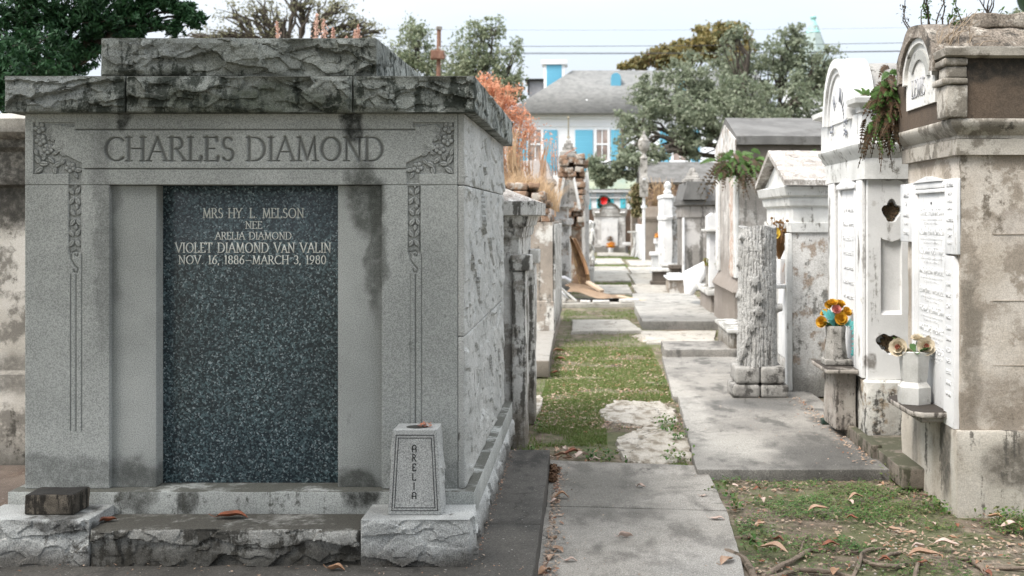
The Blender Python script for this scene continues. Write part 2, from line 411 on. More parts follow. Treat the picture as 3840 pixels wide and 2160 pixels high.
tc = wt.nodes.new('ShaderNodeTexCoord'); mp = wt.nodes.new('ShaderNodeMapping'); mp.inputs['Scale'].default_value = (1.2, 1.2, 4.0)
cn = wt.nodes.new('ShaderNodeTexNoise'); cn.inputs['Scale'].default_value = 1.6; cn.inputs['Detail'].default_value = 6; cn.inputs['Roughness'].default_value = .5
wt.links.new(tc.outputs['Generated'], mp.inputs[0]); wt.links.new(mp.outputs[0], cn.inputs['Vector'])
cr = wt.nodes.new('ShaderNodeMapRange'); cr.inputs[1].default_value = .36; cr.inputs[2].default_value = .62; cr.inputs[3].default_value = .6; cr.inputs[4].default_value = 1.0
wt.links.new(cn.outputs[0], cr.inputs[0])
mx = wt.nodes.new('ShaderNodeMix'); mx.data_type = 'RGBA'; wt.links.new(cr.outputs[0], mx.inputs[0]); wt.links.new(sky.outputs[0], mx.inputs[6]); mx.inputs[7].default_value = (3.6, 3.88, 4.2, 1)

# overcast dome: zenith brighter than the horizon
sz = wt.nodes.new('ShaderNodeSeparateXYZ'); wt.links.new(tc.outputs['Generated'], sz.inputs[0])
er = wt.nodes.new('ShaderNodeMapRange'); er.inputs[1].default_value = .12; er.inputs[2].default_value = .75; er.inputs[3].default_value = 1.0; er.inputs[4].default_value = 2.45
wt.links.new(sz.outputs[2], er.inputs[0]); ml = wt.nodes.new('ShaderNodeVectorMath'); ml.operation = 'SCALE'; wt.links.new(mx.outputs[2], ml.inputs[0]); wt.links.new(er.outputs[0], ml.inputs['Scale'])
wm = wt.nodes.new('ShaderNodeMix'); wm.data_type = 'RGBA'; wm.blend_type = 'MULTIPLY'; wm.inputs[0].default_value = 1; wm.inputs[7].default_value = (1, 1, 1, 1)
wc_ = wt.nodes.new('ShaderNodeMix'); wc_.data_type = 'RGBA'; ef = wt.nodes.new('ShaderNodeMapRange'); ef.inputs[1].default_value = .15; ef.inputs[2].default_value = .6; wt.links.new(sz.outputs[2], ef.inputs[0]); wt.links.new(ef.outputs[0], wc_.inputs[0]); wc_.inputs[6].default_value = (1, 1, 1, 1); wc_.inputs[7].default_value = (1.04, .99, .93, 1)
wt.links.new(ml.outputs[0], wm.inputs[6]); wt.links.new(wc_.outputs[2], wm.inputs[7]); wt.links.new(wm.outputs[2], bg.inputs[0]); bg.inputs[1].default_value = .12
sl = bpy.data.lights.new('sun', 'SUN'); so = bpy.data.objects.new('sun', sl); COL.objects.link(so)
sl.energy = 2.2; sl.angle = radians(26); sl.color = (1, .965, .91)
so.rotation_euler = (radians(-(90 - SUN_EL)), 0, radians(-SUN_AZ))
so.location = (0, 0, 20)
S.view_settings.view_transform = 'Standard'; S.view_settings.look = 'None'; S.view_settings.exposure = 1.08; S.view_settings.gamma = 1
S.cycles.use_denoising = True; S.cycles.max_bounces = 6; S.cycles.diffuse_bounces = 3; S.cycles.transparent_max_bounces = 6; S.cycles.volume_bounces = 0

# ================================================================ big granite monument
GR1 = (.42, .43, .412); GR2 = (.315, .325, .31); MOLD = (.028, .032, .026)
m_granite = stone('granite_smooth', GR1, GR2, s1=1.6, grain=.32, gs=240, stain=(.16, .168, .158), amt=.10, ss=1.3, streak=.7, bump=.25, bs=120, bd=.003,
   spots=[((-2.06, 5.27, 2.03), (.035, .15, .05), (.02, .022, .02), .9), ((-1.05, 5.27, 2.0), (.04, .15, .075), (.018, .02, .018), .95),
          ((-1.0, 5.3, 1.68), (.09, .2, .16), (.09, .095, .085), .9), ((-.95, 5.3, 1.45), (.05, .2, .3), (.09, .095, .085), .8),
          ((-2.15, 5.3, 1.55), (.05, .2, .5), (.16, .165, .158), .6),
          ((-1.03, 5.3, .42), (.10, .2, .07), (.05, .052, .045), .8), ((-2.0, 5.3, .44), (.12, .2, .08), (.06, .062, .055), .7),
          ((-2.3, 5.27, .47), (.35, .2, .07), (.10, .105, .10), .6), ((-.66, 5.27, .46), (.2, .2, .06), (.10, .105, .10), .5)])
m_granite_cap = stone('granite_cap_rock_faced', (.31, .325, .30), (.16, .17, .155), s1=4, grain=.35, gs=200, stain=(.026, .032, .025), amt=.54, ss=4.2, streak=.5, bump=.8, bs=60, bd=.01,
   spots=[((-1.45, 5.2, 2.09), (.5, .3, .08), (.045, .055, .03), .7), ((-2.4, 5.2, 2.15), (.22, .3, .07), (.3, .315, .31), .8), ((-1.95, 5.2, 2.32), (.22, .3, .06), (.28, .295, .29), .6)], top=((.10, .10, .085), .6))
m_granite_side = stone('granite_side_rock_faced', (.48, .48, .46), (.38, .385, .37), s1=3, grain=.3, gs=200, stain=(.12, .12, .11), amt=.16, ss=7, streak=.95, bump=.8, bs=55, bd=.01)  # paler than the front granite: brighter side light put into the colour
m_granite_base = stone('granite_base_rock_faced', (.46, .465, .45), (.34, .345, .335), s1=4, grain=.35, gs=200, stain=(.055, .05, .042), amt=.22, ss=3.2, streak=.2, bump=.8, bs=60, bd=.01, foot=(.17, .10, (.06, .052, .042)),
   spots=[((-2.2, 4.95, .31), (.18, .09, .03), (.04, .038, .034), .9), ((-2.25, 5.08, .345), (.16, .12, .02), (.05, .048, .042), .85)])
m_step = stone('mildewed_step', (.40, .395, .37), (.27, .265, .245), s1=4, grain=.3, gs=200, stain=(.035, .032, .026), amt=.5, ss=5, streak=.35, bump=.8, bs=60, bd=.01, foot=(.2, .12, (.035, .032, .026)), top=((.085, .08, .068), .8))
m_plinth = stone('plinth_granite', (.42, .43, .41), (.3, .31, .295), s1=3, grain=.3, gs=200, stain=(.06, .06, .05), amt=.34, ss=3.0, streak=.6, bump=.4, bs=80, bd=.005,
   spots=[((-1.0, 5.2, .36), (.08, .1, .06), (.025, .026, .022), .95), ((-1.75, 5.2, .35), (.05, .1, .06), (.04, .04, .034), .9), ((-1.98, 5.22, .36), (.09, .1, .06), (.05, .05, .043), .8)], top=((.11, .11, .095), .45))

def facets(V, cell, tilt, seed):
    """conchoidal chips: nearest-cell tilted planes with steps between them"""
    Q = V / cell; b0 = np.floor(Q).astype(np.int64); best = np.full(len(V), 1e9); h = np.zeros(len(V)); d2 = np.full(len(V), 1e9)
    for dx in (-1, 0, 1):
        for dy in (-1, 0, 1):
            for dz in (-1, 0, 1):
                c = b0 + np.array([dx, dy, dz]); r = [_h(c[:, 0], c[:, 1], c[:, 2], seed + k) for k in range(6)]
                P = c + .5 + .48 * np.stack(r[:3], 1); df = Q - P; d = (df ** 2).sum(1); hh = r[3] * .45 + tilt * (df[:, 0] * r[4] + df[:, 1] * r[4] + df[:, 2] * (r[5] * .8 - .55))
                m = d < best; h = np.where(m, hh, h); d2 = np.where(m, best, np.minimum(d2, d)); best = np.where(m, d, best)
    return h
def rock(keys, amp, seed, edge=.05, fq=3.2):
    """pitched rock face: straight margins, chipped facets and ledges inside"""
    def fn(V, N, lo, hi):
        d = np.zeros(len(V))
        for key in keys:
            ax, sd = FACES[key]; w = np.clip(N[:, ax] * (1 if sd else -1), 0, 1) ** 3; o = [k for k in range(3) if k != ax]
            sel = np.nonzero(w > .01)[0]
            if not len(sel): continue
            U = V[sel]; e = np.minimum.reduce([U[:, o[0]] - lo[o[0]], hi[o[0]] - U[:, o[0]], U[:, o[1]] - lo[o[1]], hi[o[1]] - U[:, o[1]]])
            t = np.clip(e / (edge * .5), 0, 1) ** .6
            W = U + .030 * np.stack([fbm(U * 9, 3, seed), fbm(U * 9 + 5, 3, seed + 1), fbm(U * 9 + 9, 3, seed + 2)], 1)
            f1 = facets(W, np.array([.26, .26, .12]), 1.0, seed + 11); f2 = facets(W + .3, np.array([.09, .09, .05]), .9, seed + 31)
            big = fbm(U * fq, 3, seed + 4); fine = fbm(U * 55, 3, seed + 8)
            d[sel] += w[sel] * t * amp * (keys[key] if isinstance(keys, dict) else 1) * (.12 + .75 * f1 + .30 * f2 + .55 * big + .14 * fine)
        return d
    return fn

monument = thing('granite_tomb', 'large grey granite tomb with rock-faced cap and dark polished panel carved CHARLES DIAMOND', 'tomb', (-1.53, 6.4, .15))
Yb = 5.273; XL, XR = -2.50, -.557; YB = 7.66
ZS, ZL, ZC, ZT, ZTT = .3975, 1.739, 2.056, 2.216, 2.387
# -- cap courses
b = MB(); gx = [-2.563, UX(316, 5.22), UX(887, 5.22), -.505]
for i in range(3):
    gbox(b, gx[i] + (.003 if i else 0), gx[i + 1] - (.003 if i < 2 else 0), 5.22, 7.73, ZC, ZT, res=.05, r=.005, fn=rock({'-y': 1, **({'+x': .5} if i == 2 else {}), **({'-x': .5} if i == 0 else {})}, .036, 3 + i), fine={'-y': .005, '+x': .012 if i == 2 else .2})
    b_i = b
put('cap', b, m_granite_cap, monument, angle=28)
b = MB(); gbox(b, -2.155, -.941, 5.255, 7.5, ZT + .002, ZTT, res=.05, r=.005, fn=rock({'-y': 1, '+x': .5, '-x': .5}, .036, 12), fine={'-y': .005, '+x': .012})
put('top_slab', b, m_granite_cap, monument, angle=28)
# -- lintel with carved name, border lines and flower corners
def lintel_xz(u, v): return UX(u, Yb), VZ(v, Yb)
ST = []
x0, z0 = lintel_xz(265, 404.5); x1, _ = lintel_xz(588, 404.5); hh = lintel_xz(0, 346)[1] - z0
ST += strokes('CHARLES', x0, z0, hh, x1 - x0, thick=.155, thin=.055)
x0, _ = lintel_xz(622, 0); x1, _ = lintel_xz(963, 0)
ST += strokes('DIAMOND', x0, z0, hh, x1 - x0, thick=.155, thin=.055)
def Ln(u0, v0, u1, v1, w=.005, Y=Yb): return (UX(u0, Y), VZ(v0, Y), UX(u1, Y), VZ(v1, Y), w)
ST += [Ln(190, 326, 1043, 326), Ln(212, 425, 1020, 425)]
def mir(u): return 1226 - u
FL = [(98, 321, 13), (101, 352, 13), (120, 375, 12), (176, 421, 12)]
LV = [(109, 412, 17, 0), (95, 403, 17, 2.1), (97, 428, 17, -2.5), (110, 395, 14, 1.2), (143, 414, 16, .5), (137, 429, 15, -1.6), (157, 407, 13, .9), (128, 404, 14, 2.4), (147, 377, 15, .35), (158, 370, 12, 1.3), (138, 385, 12, 3.5), (157, 388, 12, -.5),
      (90, 383, 13, 1.9), (106, 390, 13, -.6), (127, 330, 14, 1.0), (122, 345, 12, -1.9), (196, 428, 14, 0.0), (190, 441, 12, -1.1), (130, 350, 12, -.8), (88, 338, 8, 0)]
def orn_corner(X, Z, flip):
    """returns (relief, groove) for a flower-carved corner"""
    u = X * F / Yb + PU; v = PV - (Z - EYE) * F / Yb
    if flip: u = 1226 - u
    reg = ((u > 84) & (u < 205) & (v > 307) & (v < 438)).astype(float)
    # panel shape: L along left and bottom
    inside = reg * ((v > 308 + 0) & ((u < 128 + 10 * np.sin(v * .11)) | (v > 372 + np.clip((u - 128), 0, 200) * .50)))
    inside = np.maximum(inside, ((u > 172) & (u < 203) & (v > 430) & (v < 463)).astype(float))
    inside = np.maximum(inside, ((u > 84) & (u < 188) & (v > 307) & (v < 311 + np.clip(u - 120, 0, 99) * .12)).astype(float))
    up = np.zeros(len(X)); gr = np.zeros(len(X))
    for cx, cy, r in FL:
        for k in range(5):
            a = k * 2 * pi / 5 + .4; r2_ = r * 1.12; px, py = cx + cos(a) * r2_ * .62, cy + sin(a) * r2_ * .62; d = np.hypot(u - px, v - py) / (r2_ * .46)
            up = np.maximum(up, np.clip((1.05 - d) * 4, 0, 1)); gr = np.maximum(gr, np.clip(1 - np.abs(d - 1) * 3.2, 0, 1) * .8)
        d = np.hypot(u - cx, v - cy) / (r * .24); up = np.maximum(up, (d < 1) * 1.); gr = np.maximum(gr * (d > .8), np.clip(1 - np.abs(d - 1) * 2.5, 0, 1))
    for cx, cy, L, a in LV:
        L = L * 1.25
        dx, dy = (u - cx) * cos(a) - (v - cy) * sin(a), (u - cx) * sin(a) + (v - cy) * cos(a)
        w = np.clip(1 - (dx / (L * .62)) ** 2, 0, 1); d = np.abs(dy) / (L * .33 * w + .01); ins = (w > 0)
        up = np.maximum(up, ins * np.clip((1.1 - d) * 4, 0, 1)); gr = np.maximum(gr, ins * np.clip(1 - np.abs(d - 1) * 2.4, 0, 1) * .9); gr = np.maximum(gr, ins * (d < .18) * .6)
    out = reg * 1.; up = up * np.clip(inside + ((u > 84) & (u < 212) & (v > 307) & (v < 463)), 0, 1)
    near = (u > 80) & (u < 215) & (v > 300) & (v < 463)
    rel = np.where(near, -.007 * inside * (1 - up), 0); g = np.where(near, gr * np.maximum(up, inside) * 1.0 + .34 * inside * (1 - up), 0)
    return rel, g
def lintel_fn(V, N, lo, hi):
    w = np.clip(-N[:, 1], 0, 1) ** 3; X, Z = V[:, 0], V[:, 2]
    m = carve(X, Z, ST); d = -.011 * np.sqrt(np.clip(m, 0, 1)) * (m > 0) * w; a = np.clip(m * 1.5, 0, 1) * w * .85
    for fl in (0, 1):
        r, g = orn_corner(X, Z, fl); d += (r - .004 * g) * w; a = np.maximum(a, g * w * .9)
    sd = np.clip(N[:, 0], 0, 1) ** 3; e = np.clip(np.minimum(hi[2] - Z, Z - lo[2]) / .04, 0, 1) * np.clip((V[:, 1] - lo[1]) / .03, 0, 1) * np.clip((hi[1] - V[:, 1]) / .05, 0, 1)
    return d, a
b = MB(); gbox(b, XL, XR - .03, Yb, Yb + .25, ZL + .002, ZC, res=.1, r=.003, fn=lintel_fn, fine={'-y': .0029})
lint = put('lintel', b, m_granite, monument, angle=60)
# -- pilasters with carved vine strips
def vine_fn(c):
    u0 = 188 if c < 0 else 1042
    st = [Ln(u0 - 10, 690, u0 - 10, 1085, .0035), Ln(u0 + 3, 690, u0 + 3, 1085, .007), Ln(u0 + 18, 640, u0 + 18, 1085, .0035), Ln(u0 - 15, 469, u0 - 15, 640, .004), Ln(u0 + 15, 469, u0 + 15, 640, .004)]
    sc = [(u0 - 13, 632), (u0 - 10, 652), (u0, 668), (u0 + 8, 676), (u0 + 6, 686), (u0 - 2, 684), (u0 - 3, 678)]
    sc2 = [(u0 - 8, 648), (u0 - 8, 636), (u0 + 2, 630), (u0 + 9, 637), (u0 + 6, 645), (u0, 643), (u0 + 1, 638)]
    for q in (sc, sc2): st += [Ln(*p, *r, .008) for p, r in zip(q, q[1:])]
    def fn(V, N, lo, hi):
        w = np.clip(-N[:, 1], 0, 1) ** 3; X, Z = V[:, 0], V[:, 2]; m = carve(X, Z, st)
        u = X * F / Yb + PU; v = PV - (Z - EYE) * F / Yb; up = np.zeros(len(X)); gr = np.zeros(len(X))
        for i, vy in enumerate((492, 545, 598)):
            cx = u0 + (2 if i % 2 else -1)
            for (ox, oy, a, L) in ((-8, -10, 2.2, 17), (8, -12, 1.1, 17), (-8, 14, -2.2, 19), (8, 14, -1.05, 19), (3, -26, 1.5, 14)):
                dx, dy = (u - cx - ox) * cos(a) - (v - vy - oy) * sin(a), (u - cx - ox) * sin(a) + (v - vy - oy) * cos(a)
                t = np.clip(1 - (dx / (L * .6)) ** 2, 0, 1); d = np.abs(dy) / (L * .36 * t + .01); up = np.maximum(up, (t > 0) * np.clip((1.1 - d) * 4, 0, 1))
                gr = np.maximum(gr, (t > 0) * np.clip(1 - np.abs(d - 1) * 2.2, 0, 1)); gr = np.maximum(gr, (t > 0) * (d < .2) * .6)
        ins = ((np.abs(u - u0) < 15) & (v > 466) & (v < 636)) * 1.
        g = ins * np.clip(gr * .95 + .34 * (1 - up), 0, 1)
        return (-.006 * ins * (1 - up) - .003 * g - .007 * m) * w, np.maximum(g, m * .8) * w
    return fn
b = MB(); gbox(b, XL, UX(275, Yb), Yb, Yb + .2, ZS, ZL, res=.1, r=.003, fn=vine_fn(-1), fine={'-y': .0035}); put('pilaster', b, m_granite, monument, angle=60)
b = MB(); gbox(b, UX(960, Yb), XR - .03, Yb, Yb + .2, ZS, ZL, res=.1, r=.003, fn=vine_fn(1), fine={'-y': .0035}); put('pilaster', b, m_granite, monument, angle=60)
Yi = 5.304; Yp = 5.388
b = MB(); gbox(b, UX(276, Yi), UX(393, Yi), Yi, Yi + .2, ZS, ZL, res=.3, r=.003); put('inner_pilaster', b, m_granite, monument)
b = MB(); gbox(b, -1.1227, UX(961, Yb), Yi, Yi + .2, ZS, ZL, res=.3, r=.003); put('inner_pilaster', b, m_granite, monument)
# -- polished panel with inscription
k = NT('blue_pearl_granite')
vo = k.n('ShaderNodeTexVoronoi', {'Vector': k.warp(60, .006), 'Scale': 135, 'Randomness': 1}); vc = vo.outputs['Color']
sv = k.n('ShaderNodeSeparateXYZ', {0: vc}).outputs
c = k.mix(k.mr(sv[0], .25, .95), (.026, .038, .045), (.12, .18, .195)); c = k.mix(k.mr(sv[1], .86, .93, 0, .85), c, (.38, .45, .47)); c = k.mix(k.mr(k.noise(70, 5, .8), .50, .56, 0, .75), c, (.012, .018, .023))
zz = k.sep()[2]; c = k.mix(k.mr(k.noise(3, 5), .35, .7, 0, .35), c, (.02, .026, .034))
m_blue = k.done(c, .22, None, .5)
b = MB(); gbox(b, UX(410, Yp) - .02, -1.12, Yp, Yp + .1, ZS - .0, ZL, res=.4, r=.002)
panel = put('inscription_panel', b, m_blue, monument)
m_letter = flat('inlaid_lettering', (.85, .84, .78), .7)
b = MB(); n = .0
fn = lambda s, t, d: (s, Yp - d, t)
for txt, u0, u1, v0, v1 in (('MRS HY. L. MELSON', 511, 764, 524, 548), ('NEE', 618, 659, 557, 575), ('ARELIA DIAMOND', 542, 733, 584, 602), ('VIOLET DIAMOND VaN VALIN', 442, 832, 611, 635), ('NOV. 16, 1886-MARCH 3, 1980', 450, 820, 643, 664)):
    zb = VZ(v1, Yp); ribbons(b, strokes(txt, UX(u0, Yp), zb, VZ(v0, Yp) - zb, UX(u1, Yp) - UX(u0, Yp), thick=.12, thin=.065), fn, .0012)
put('inscription', b, m_letter, panel, angle=0)
# -- side wall courses and core
for (za, zb_, sd, nm) in ((ZS + .001, 1.068, 21, 'side_wall_course'), (1.072, 1.737, 23, 'side_wall_course'), (1.741, ZC - .001, 25, 'side_wall_course')):
    b = MB(); gbox(b, XR - .0285, XR, Yb + .002, YB, za, zb_, res=.06, r=.004, fn=rock(['+x'], .014, sd, .035, 2.4), fine={'+x': .009}); put(nm, b, m_granite_side, monument, angle=28)
b = MB(); gbox(b, XL + .004, XR - .03, Yp + .21, YB - .01, ZS, ZC - .003, res=.5, r=.004); put('core_wall', b, m_granite_side, monument)
# -- plinth, steps, pedestals
PX0, PX1 = -2.545, -.507
b = MB(); gbox(b, PX0, PX1, 5.209, 7.76, .285, ZS, res=.15, r=.004)
put('plinth_ledge', b, m_plinth, monument)
b = MB(); gbox(b, PX0, PX1, 5.215, 7.76, .13, .283, res=.06, r=.004, fn=rock(['+x', '-x'], .022, 31, .03, 4), fine={'+x': .011}); put('plinth', b, m_granite_base, monument, angle=28)
b = MB(); gbox(b, -.952, -.498, 4.943, 5.207, .12, .3445, res=.05, r=.004, fn=rock(['-y', '+x'], .020, 41, .03, 5), fine={'-y': .0055, '+x': .01}); put('pedestal', b, m_granite_base, monument, angle=28)
b = MB(); gbox(b, -2.56, -2.078, 4.943, 5.207, .12, .3445, res=.05, r=.004, fn=rock(['-y'], .020, 43, .03, 5), fine={'-y': .0055}); put('pedestal', b, m_granite_base, monument, angle=28)
b = MB(); gbox(b, -2.076, -.954, 4.955, 5.208, .12, .303, res=.05, r=.006, fn=rock(['-y'], .026, 45, .02, 4), fine={'-y': .0055}); put('step', b, m_step, monument, angle=28)

# -- ARELIA flower vase
m_vase = stone('vase_granite', (.42, .425, .41), (.34, .345, .335), s1=5, grain=.35, gs=220, bump=.4, bs=90, bd=.004)
vx0, vx1 = UX(976.5, 5.015), UX(1110, 5.015); tx0, tx1 = UX(991, 5.03), UX(1101, 5.03); zb, zt = .3455, .702
vase = thing('memorial_vase', 'tapered granite flower vase engraved ARELIA on the right-hand pedestal of the granite tomb', 'vase', ((vx0 + vx1) / 2, 5.09, zb))
b = MB()
def vfn(V, N, lo, hi):
    return rock(['+x', '-x'], .012, 51, .03, 9)(V, N, lo, hi)
gbox(b, vx0, vx1, 5.015, 5.175, zb, zt, res=.03, r=.003, fn=vfn, fine={'+x': .006, '-x': .01, '-y': .03})
V = b.v[-1]; t = (V[:, 2] - zb) / (zt - zb); cx = (vx0 + vx1) / 2; V[:, 0] = cx + (V[:, 0] - cx) * (1 - t * (1 - (tx1 - tx0) / (vx1 - vx0))); V[:, 1] += .008 * t
put('body', b, m_vase, vase, angle=30)
m_black = flat('engraved_black', (.025, .025, .025), .8)
b = MB()
def vf(s, t, d): return (s, 5.015 + .008 * (t - zb) / (zt - zb) - d, t)
st = []
for k_ in (0, 1):
    q = .014 + k_ * .011; top = zt - .022 - k_ * .012; bot = zb + .018 + k_ * .012
    def ex(z, s): t = (z - zb) / (zt - zb); hw = (vx1 - vx0) / 2 * (1 - t) + (tx1 - tx0) / 2 * t; return cx + s * (hw - q)
    st += [(ex(bot, -1), bot, ex(top, -1), top, .0026), (ex(bot, 1), bot, ex(top, 1), top, .0026), (ex(bot, -1), bot, ex(bot, 1), bot, .0026), (ex(top, -1), top, ex(top, 1), top, .0026)]
for i, ch in enumerate('ARELIA'):
    vc_ = 1129 + i * 23.6; st += strokes(ch, cx - .003, VZ(vc_ + 8.5, 5.015), .0285, .0155 if ch != 'I' else .004, serif=False, thick=.125, centre=True) if ch != 'I' else [(cx - .003, VZ(vc_ + 8.5, 5.015), cx - .003, VZ(vc_ - 8.5, 5.015), .0036)]
st = [s if abs(s[4] - .125 * .0285) > 1e-9 else s for s in st]
ribbons(b, st, vf, .0012); put('engraving', b, m_black, vase, angle=0)
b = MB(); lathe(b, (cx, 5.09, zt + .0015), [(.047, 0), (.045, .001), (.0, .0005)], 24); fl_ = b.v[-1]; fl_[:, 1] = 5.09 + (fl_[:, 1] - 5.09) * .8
put('hole_shade_disc', b, flat('hole_shade', (.05, .05, .045), .9), vase)  # flat dark disc: the shade inside the hole is put into its colour
m_pinkp = leafmat('pink_petals', [(.55, .12, .08), (.62, .3, .18), (.5, .1, .1)], trans=.2)
fw = thing('faded_flower', 'faded pink silk flower lying in the hole of the ARELIA vase', 'flower', (cx + .03, 5.09, zt + .004))
b = MB()
for i in range(26):
    c0 = np.array([cx + .03, 5.085, zt + .008]) + RNG.normal(0, 1, 3) * (.014, .01, .006); a, e = RNG.uniform(0, 6.28), RNG.uniform(-.3, .9); L = .016
    d1 = np.array([cos(a) * cos(e), sin(a) * cos(e), abs(sin(e))]) * L; d2 = np.cross(d1, (0, 0, 1)); d2 = d2 / (np.linalg.norm(d2) + 1e-9) * L * .5
    b.add([c0, c0 + d1 * .6 + d2, c0 + d1, c0 + d1 * .6 - d2], np.array([[0, 1, 2, 3]]))
put('petal_cluster', b, m_pinkp, fw, angle=0)
# -- fallen dark block on left pedestal
lb = stone('stained_block', (.17, .145, .115), (.06, .052, .042), s1=5, grain=.4, stain=(.018, .016, .013), amt=.5, ss=5, streak=.9, bump=.7, bs=50, bd=.01, top=((.03, .028, .025), .8))
b = MB(); gbox(b, UX(60, 5.016), UX(186, 5.016), 5.016, 5.16, .3455, .4315, res=.01, r=.008, amp=.006, freq=14, seed=4)
V = b.v[-1]; V[:, 0] += (V[:, 1] - 5.016) * .05
tag(put('loose_stone_block', b, lb), 'dark stained loose stone block resting on the left-hand pedestal of the granite tomb', 'stone block')

# ================================================================ neighbour tomb seen behind the left edge
m_lplast = stone('weathered_left_plaster', (.62, .59, .54), (.45, .42, .37), s1=3, c3=(.22, .205, .18), c3amt=.35, s3=3, stain=(.07, .065, .055), amt=.25, ss=2, streak=.45, bump=.6, bs=30, foot=(.1, .2, (.04, .038, .03)),
   spots=[((-3.6, 7.4, 1.85), (.5, .5, .32), (.035, .034, .03), .9), ((-3.55, 7.4, .62), (.5, .5, .12), (.09, .085, .075), .7)])
lt = thing('plaster_tomb', 'weathered white plaster tomb half hidden behind the left side of the granite tomb', 'tomb', (-3.9, 8.4, .0))
b = MB(); rectloft(b, -5.2, -2.95, 7.42, 9.6, [(0.02, 0), (.02, .62), (-.02, .64), (-.02, 1.78), (.02, 1.80), (.03, 1.86), (.02, 1.88), (.02, 2.0), (.05, 2.03), (.05, 2.08)], res=.06, amp=.012, seed=2)
put('body', b, m_lplast, lt)
b = MB(); rectloft(b, -5.2, -2.95, 7.42, 9.6, [(.07, 2.08), (.12, 2.12), (.13, 2.20), (.02, 2.24)], res=.06, amp=.012, seed=5)
put('cornice', b, m_lplast, lt)
# ================================================================ ground, slabs, paths
k = NT('cemetery_ground')
n1 = k.noise(1.3, 9, .65); n2 = k.noise(9, 8, .7); n3 = k.noise(60, 4, .7)
c = k.mix(k.mr(n1, .38, .62), (.19, .15, .11), (.29, .24, .185)); c = k.mix(k.mr(n2, .42, .62, 0, .8), c, (.075, .062, .045))
c = k.mix(k.mr(k.noise(22, 6, .7), .58, .68, 0, .8), c, (.33, .25, .18)); c = k.mix(k.mr(k.noise(2.2, 8, .7, k.map(loc=(5, 1, 2))), .44, .56, 0, .6), c, (.085, .115, .035))
m_ground = k.done(c, .95, k.bump(k.math('ADD', n2, n3), .8, .02))
def gz(X, Y):
    P = np.stack([X, Y, X * 0], 1); return -.012 + .012 * fbm(P * 1.7, 3, 4) + .006 * fbm(P * 9, 2, 8)
b = MB(); xs = np.concatenate([np.linspace(-6, 6, 241)]); ys = np.concatenate([np.linspace(2.5, 16, 271), np.linspace(16.2, 60, 150)])
gx_, gy_ = np.meshgrid(xs, ys, indexing='ij'); X, Y = gx_.ravel(), gy_.ravel(); Z = gz(X, Y)
edge = np.minimum.reduce([X + 6, 6 - X, Y - 2.5, 60 - Y]); Z = np.where(edge < .4, -.012, Z)
b.add(np.stack([X, Y, Z], 1), gridf(len(xs), len(ys)))
for (xa, xb_, ya, yb) in ((-260, -6, -60, 400), (6, 260, -60, 400), (-6, 6, -60, 2.5), (-6, 6, 60, 400)):
    b.add([(xa, ya, -.012), (xb_, ya, -.012), (xb_, yb, -.012), (xa, yb, -.012)], np.array([[0, 1, 2, 3]]))
struct('ground', b, m_ground)

def slabmat(name, c1, c2, dark, amt, bump=.35, s=2.2, extra=()):
    k = NT(name); n = k.noise(s, 9, .62); c = k.mix(k.mr(n, .35, .65), c1, c2)
    st = k.noise(s * 1.6, 8, .6, k.map((1.5, .7, 1), loc=(4, 2, 0))); c = k.mix(k.mr(st, .62 - .3 * amt, .74 - .2 * amt, 0, .9), c, dark)
    w = k.warp(5, .3, 5)
    for ce, r, cc, sg in extra: c = k.mix(k.math('MULTIPLY', k.spot(ce, r, w, .5), sg), c, cc)
    g = k.noise(150, 4, .75); c = k.mix(.35, c, k.mix(k.mr(g, .38, .66), (0, 0, 0), (1, 1, 1)), 'OVERLAY')
    pb = k.mr(k.noise(75, 2, .5), .70, .74); c = k.mix(k.math('MULTIPLY', pb, .7), c, (.5, .48, .45))
    cv = k.n('ShaderNodeTexVoronoi', {'Vector': k.warp(3, .5, 6), 'Scale': .75}, feature='DISTANCE_TO_EDGE').outputs[0]; ck = k.math('MULTIPLY', k.mr(cv, .006, .0, 0, .8), k.mr(k.noise(.8, 3), .45, .55))
    c = k.mix(ck, c, (.04, .036, .03)); sm = k.noise(6, 8, .7, k.map(loc=(1, 8, 2))); c = k.mix(k.mr(sm, .52, .7, 0, .45), c, tuple(q * .5 for q in dark))
    return k.done(c, .88, k.bump(k.math('ADD', k.noise(30, 6, .7), k.math('MULTIPLY', g, .5)), bump, .006))
m_near = slabmat('near_path_concrete', (.37, .345, .31), (.28, .262, .232), (.17, .158, .14), .45, extra=[((-.05, 6.9, 0), (.35, .7, .3), (.12, .115, .10), .7), ((.55, 5.2, 0), (.3, .5, .3), (.36, .345, .32), .5)])
m_dark = slabmat('dark_mildewed_concrete', (.10, .093, .083), (.066, .062, .055), (.035, .033, .03), .4, extra=[((-.4, 5.35, .15), (.12, .2, .3), (.13, .12, .105), .5)])
m_rslab = slabmat('right_slab_concrete', (.285, .27, .245), (.205, .195, .178), (.10, .096, .088), .42, extra=[((1.55, 7.7, .05), (.35, .6, .3), (.085, .082, .076), .85), ((1.0, 8.1, .05), (.22, .5, .3), (.44, .42, .38), .6), ((.8, 9.6, .05), (.12, 1.6, .3), (.46, .44, .40), .5), ((1.4, 9.9, .05), (.35, .35, .3), (.09, .088, .084), .8)])
m_pale = slabmat('pale_path_concrete', (.46, .435, .39), (.37, .35, .31), (.22, .2, .17), .35)
m_white = slabmat('old_white_paving', (.54, .50, .44), (.42, .38, .32), (.20, .165, .12), .55, s=5)
m_far = slabmat('far_slab_concrete', (.38, .365, .335), (.30, .29, .265), (.17, .165, .15), .35, extra=[((1.0, 16.9, .1), (1.5, 1.2, .3), (.12, .12, .115), .55)])
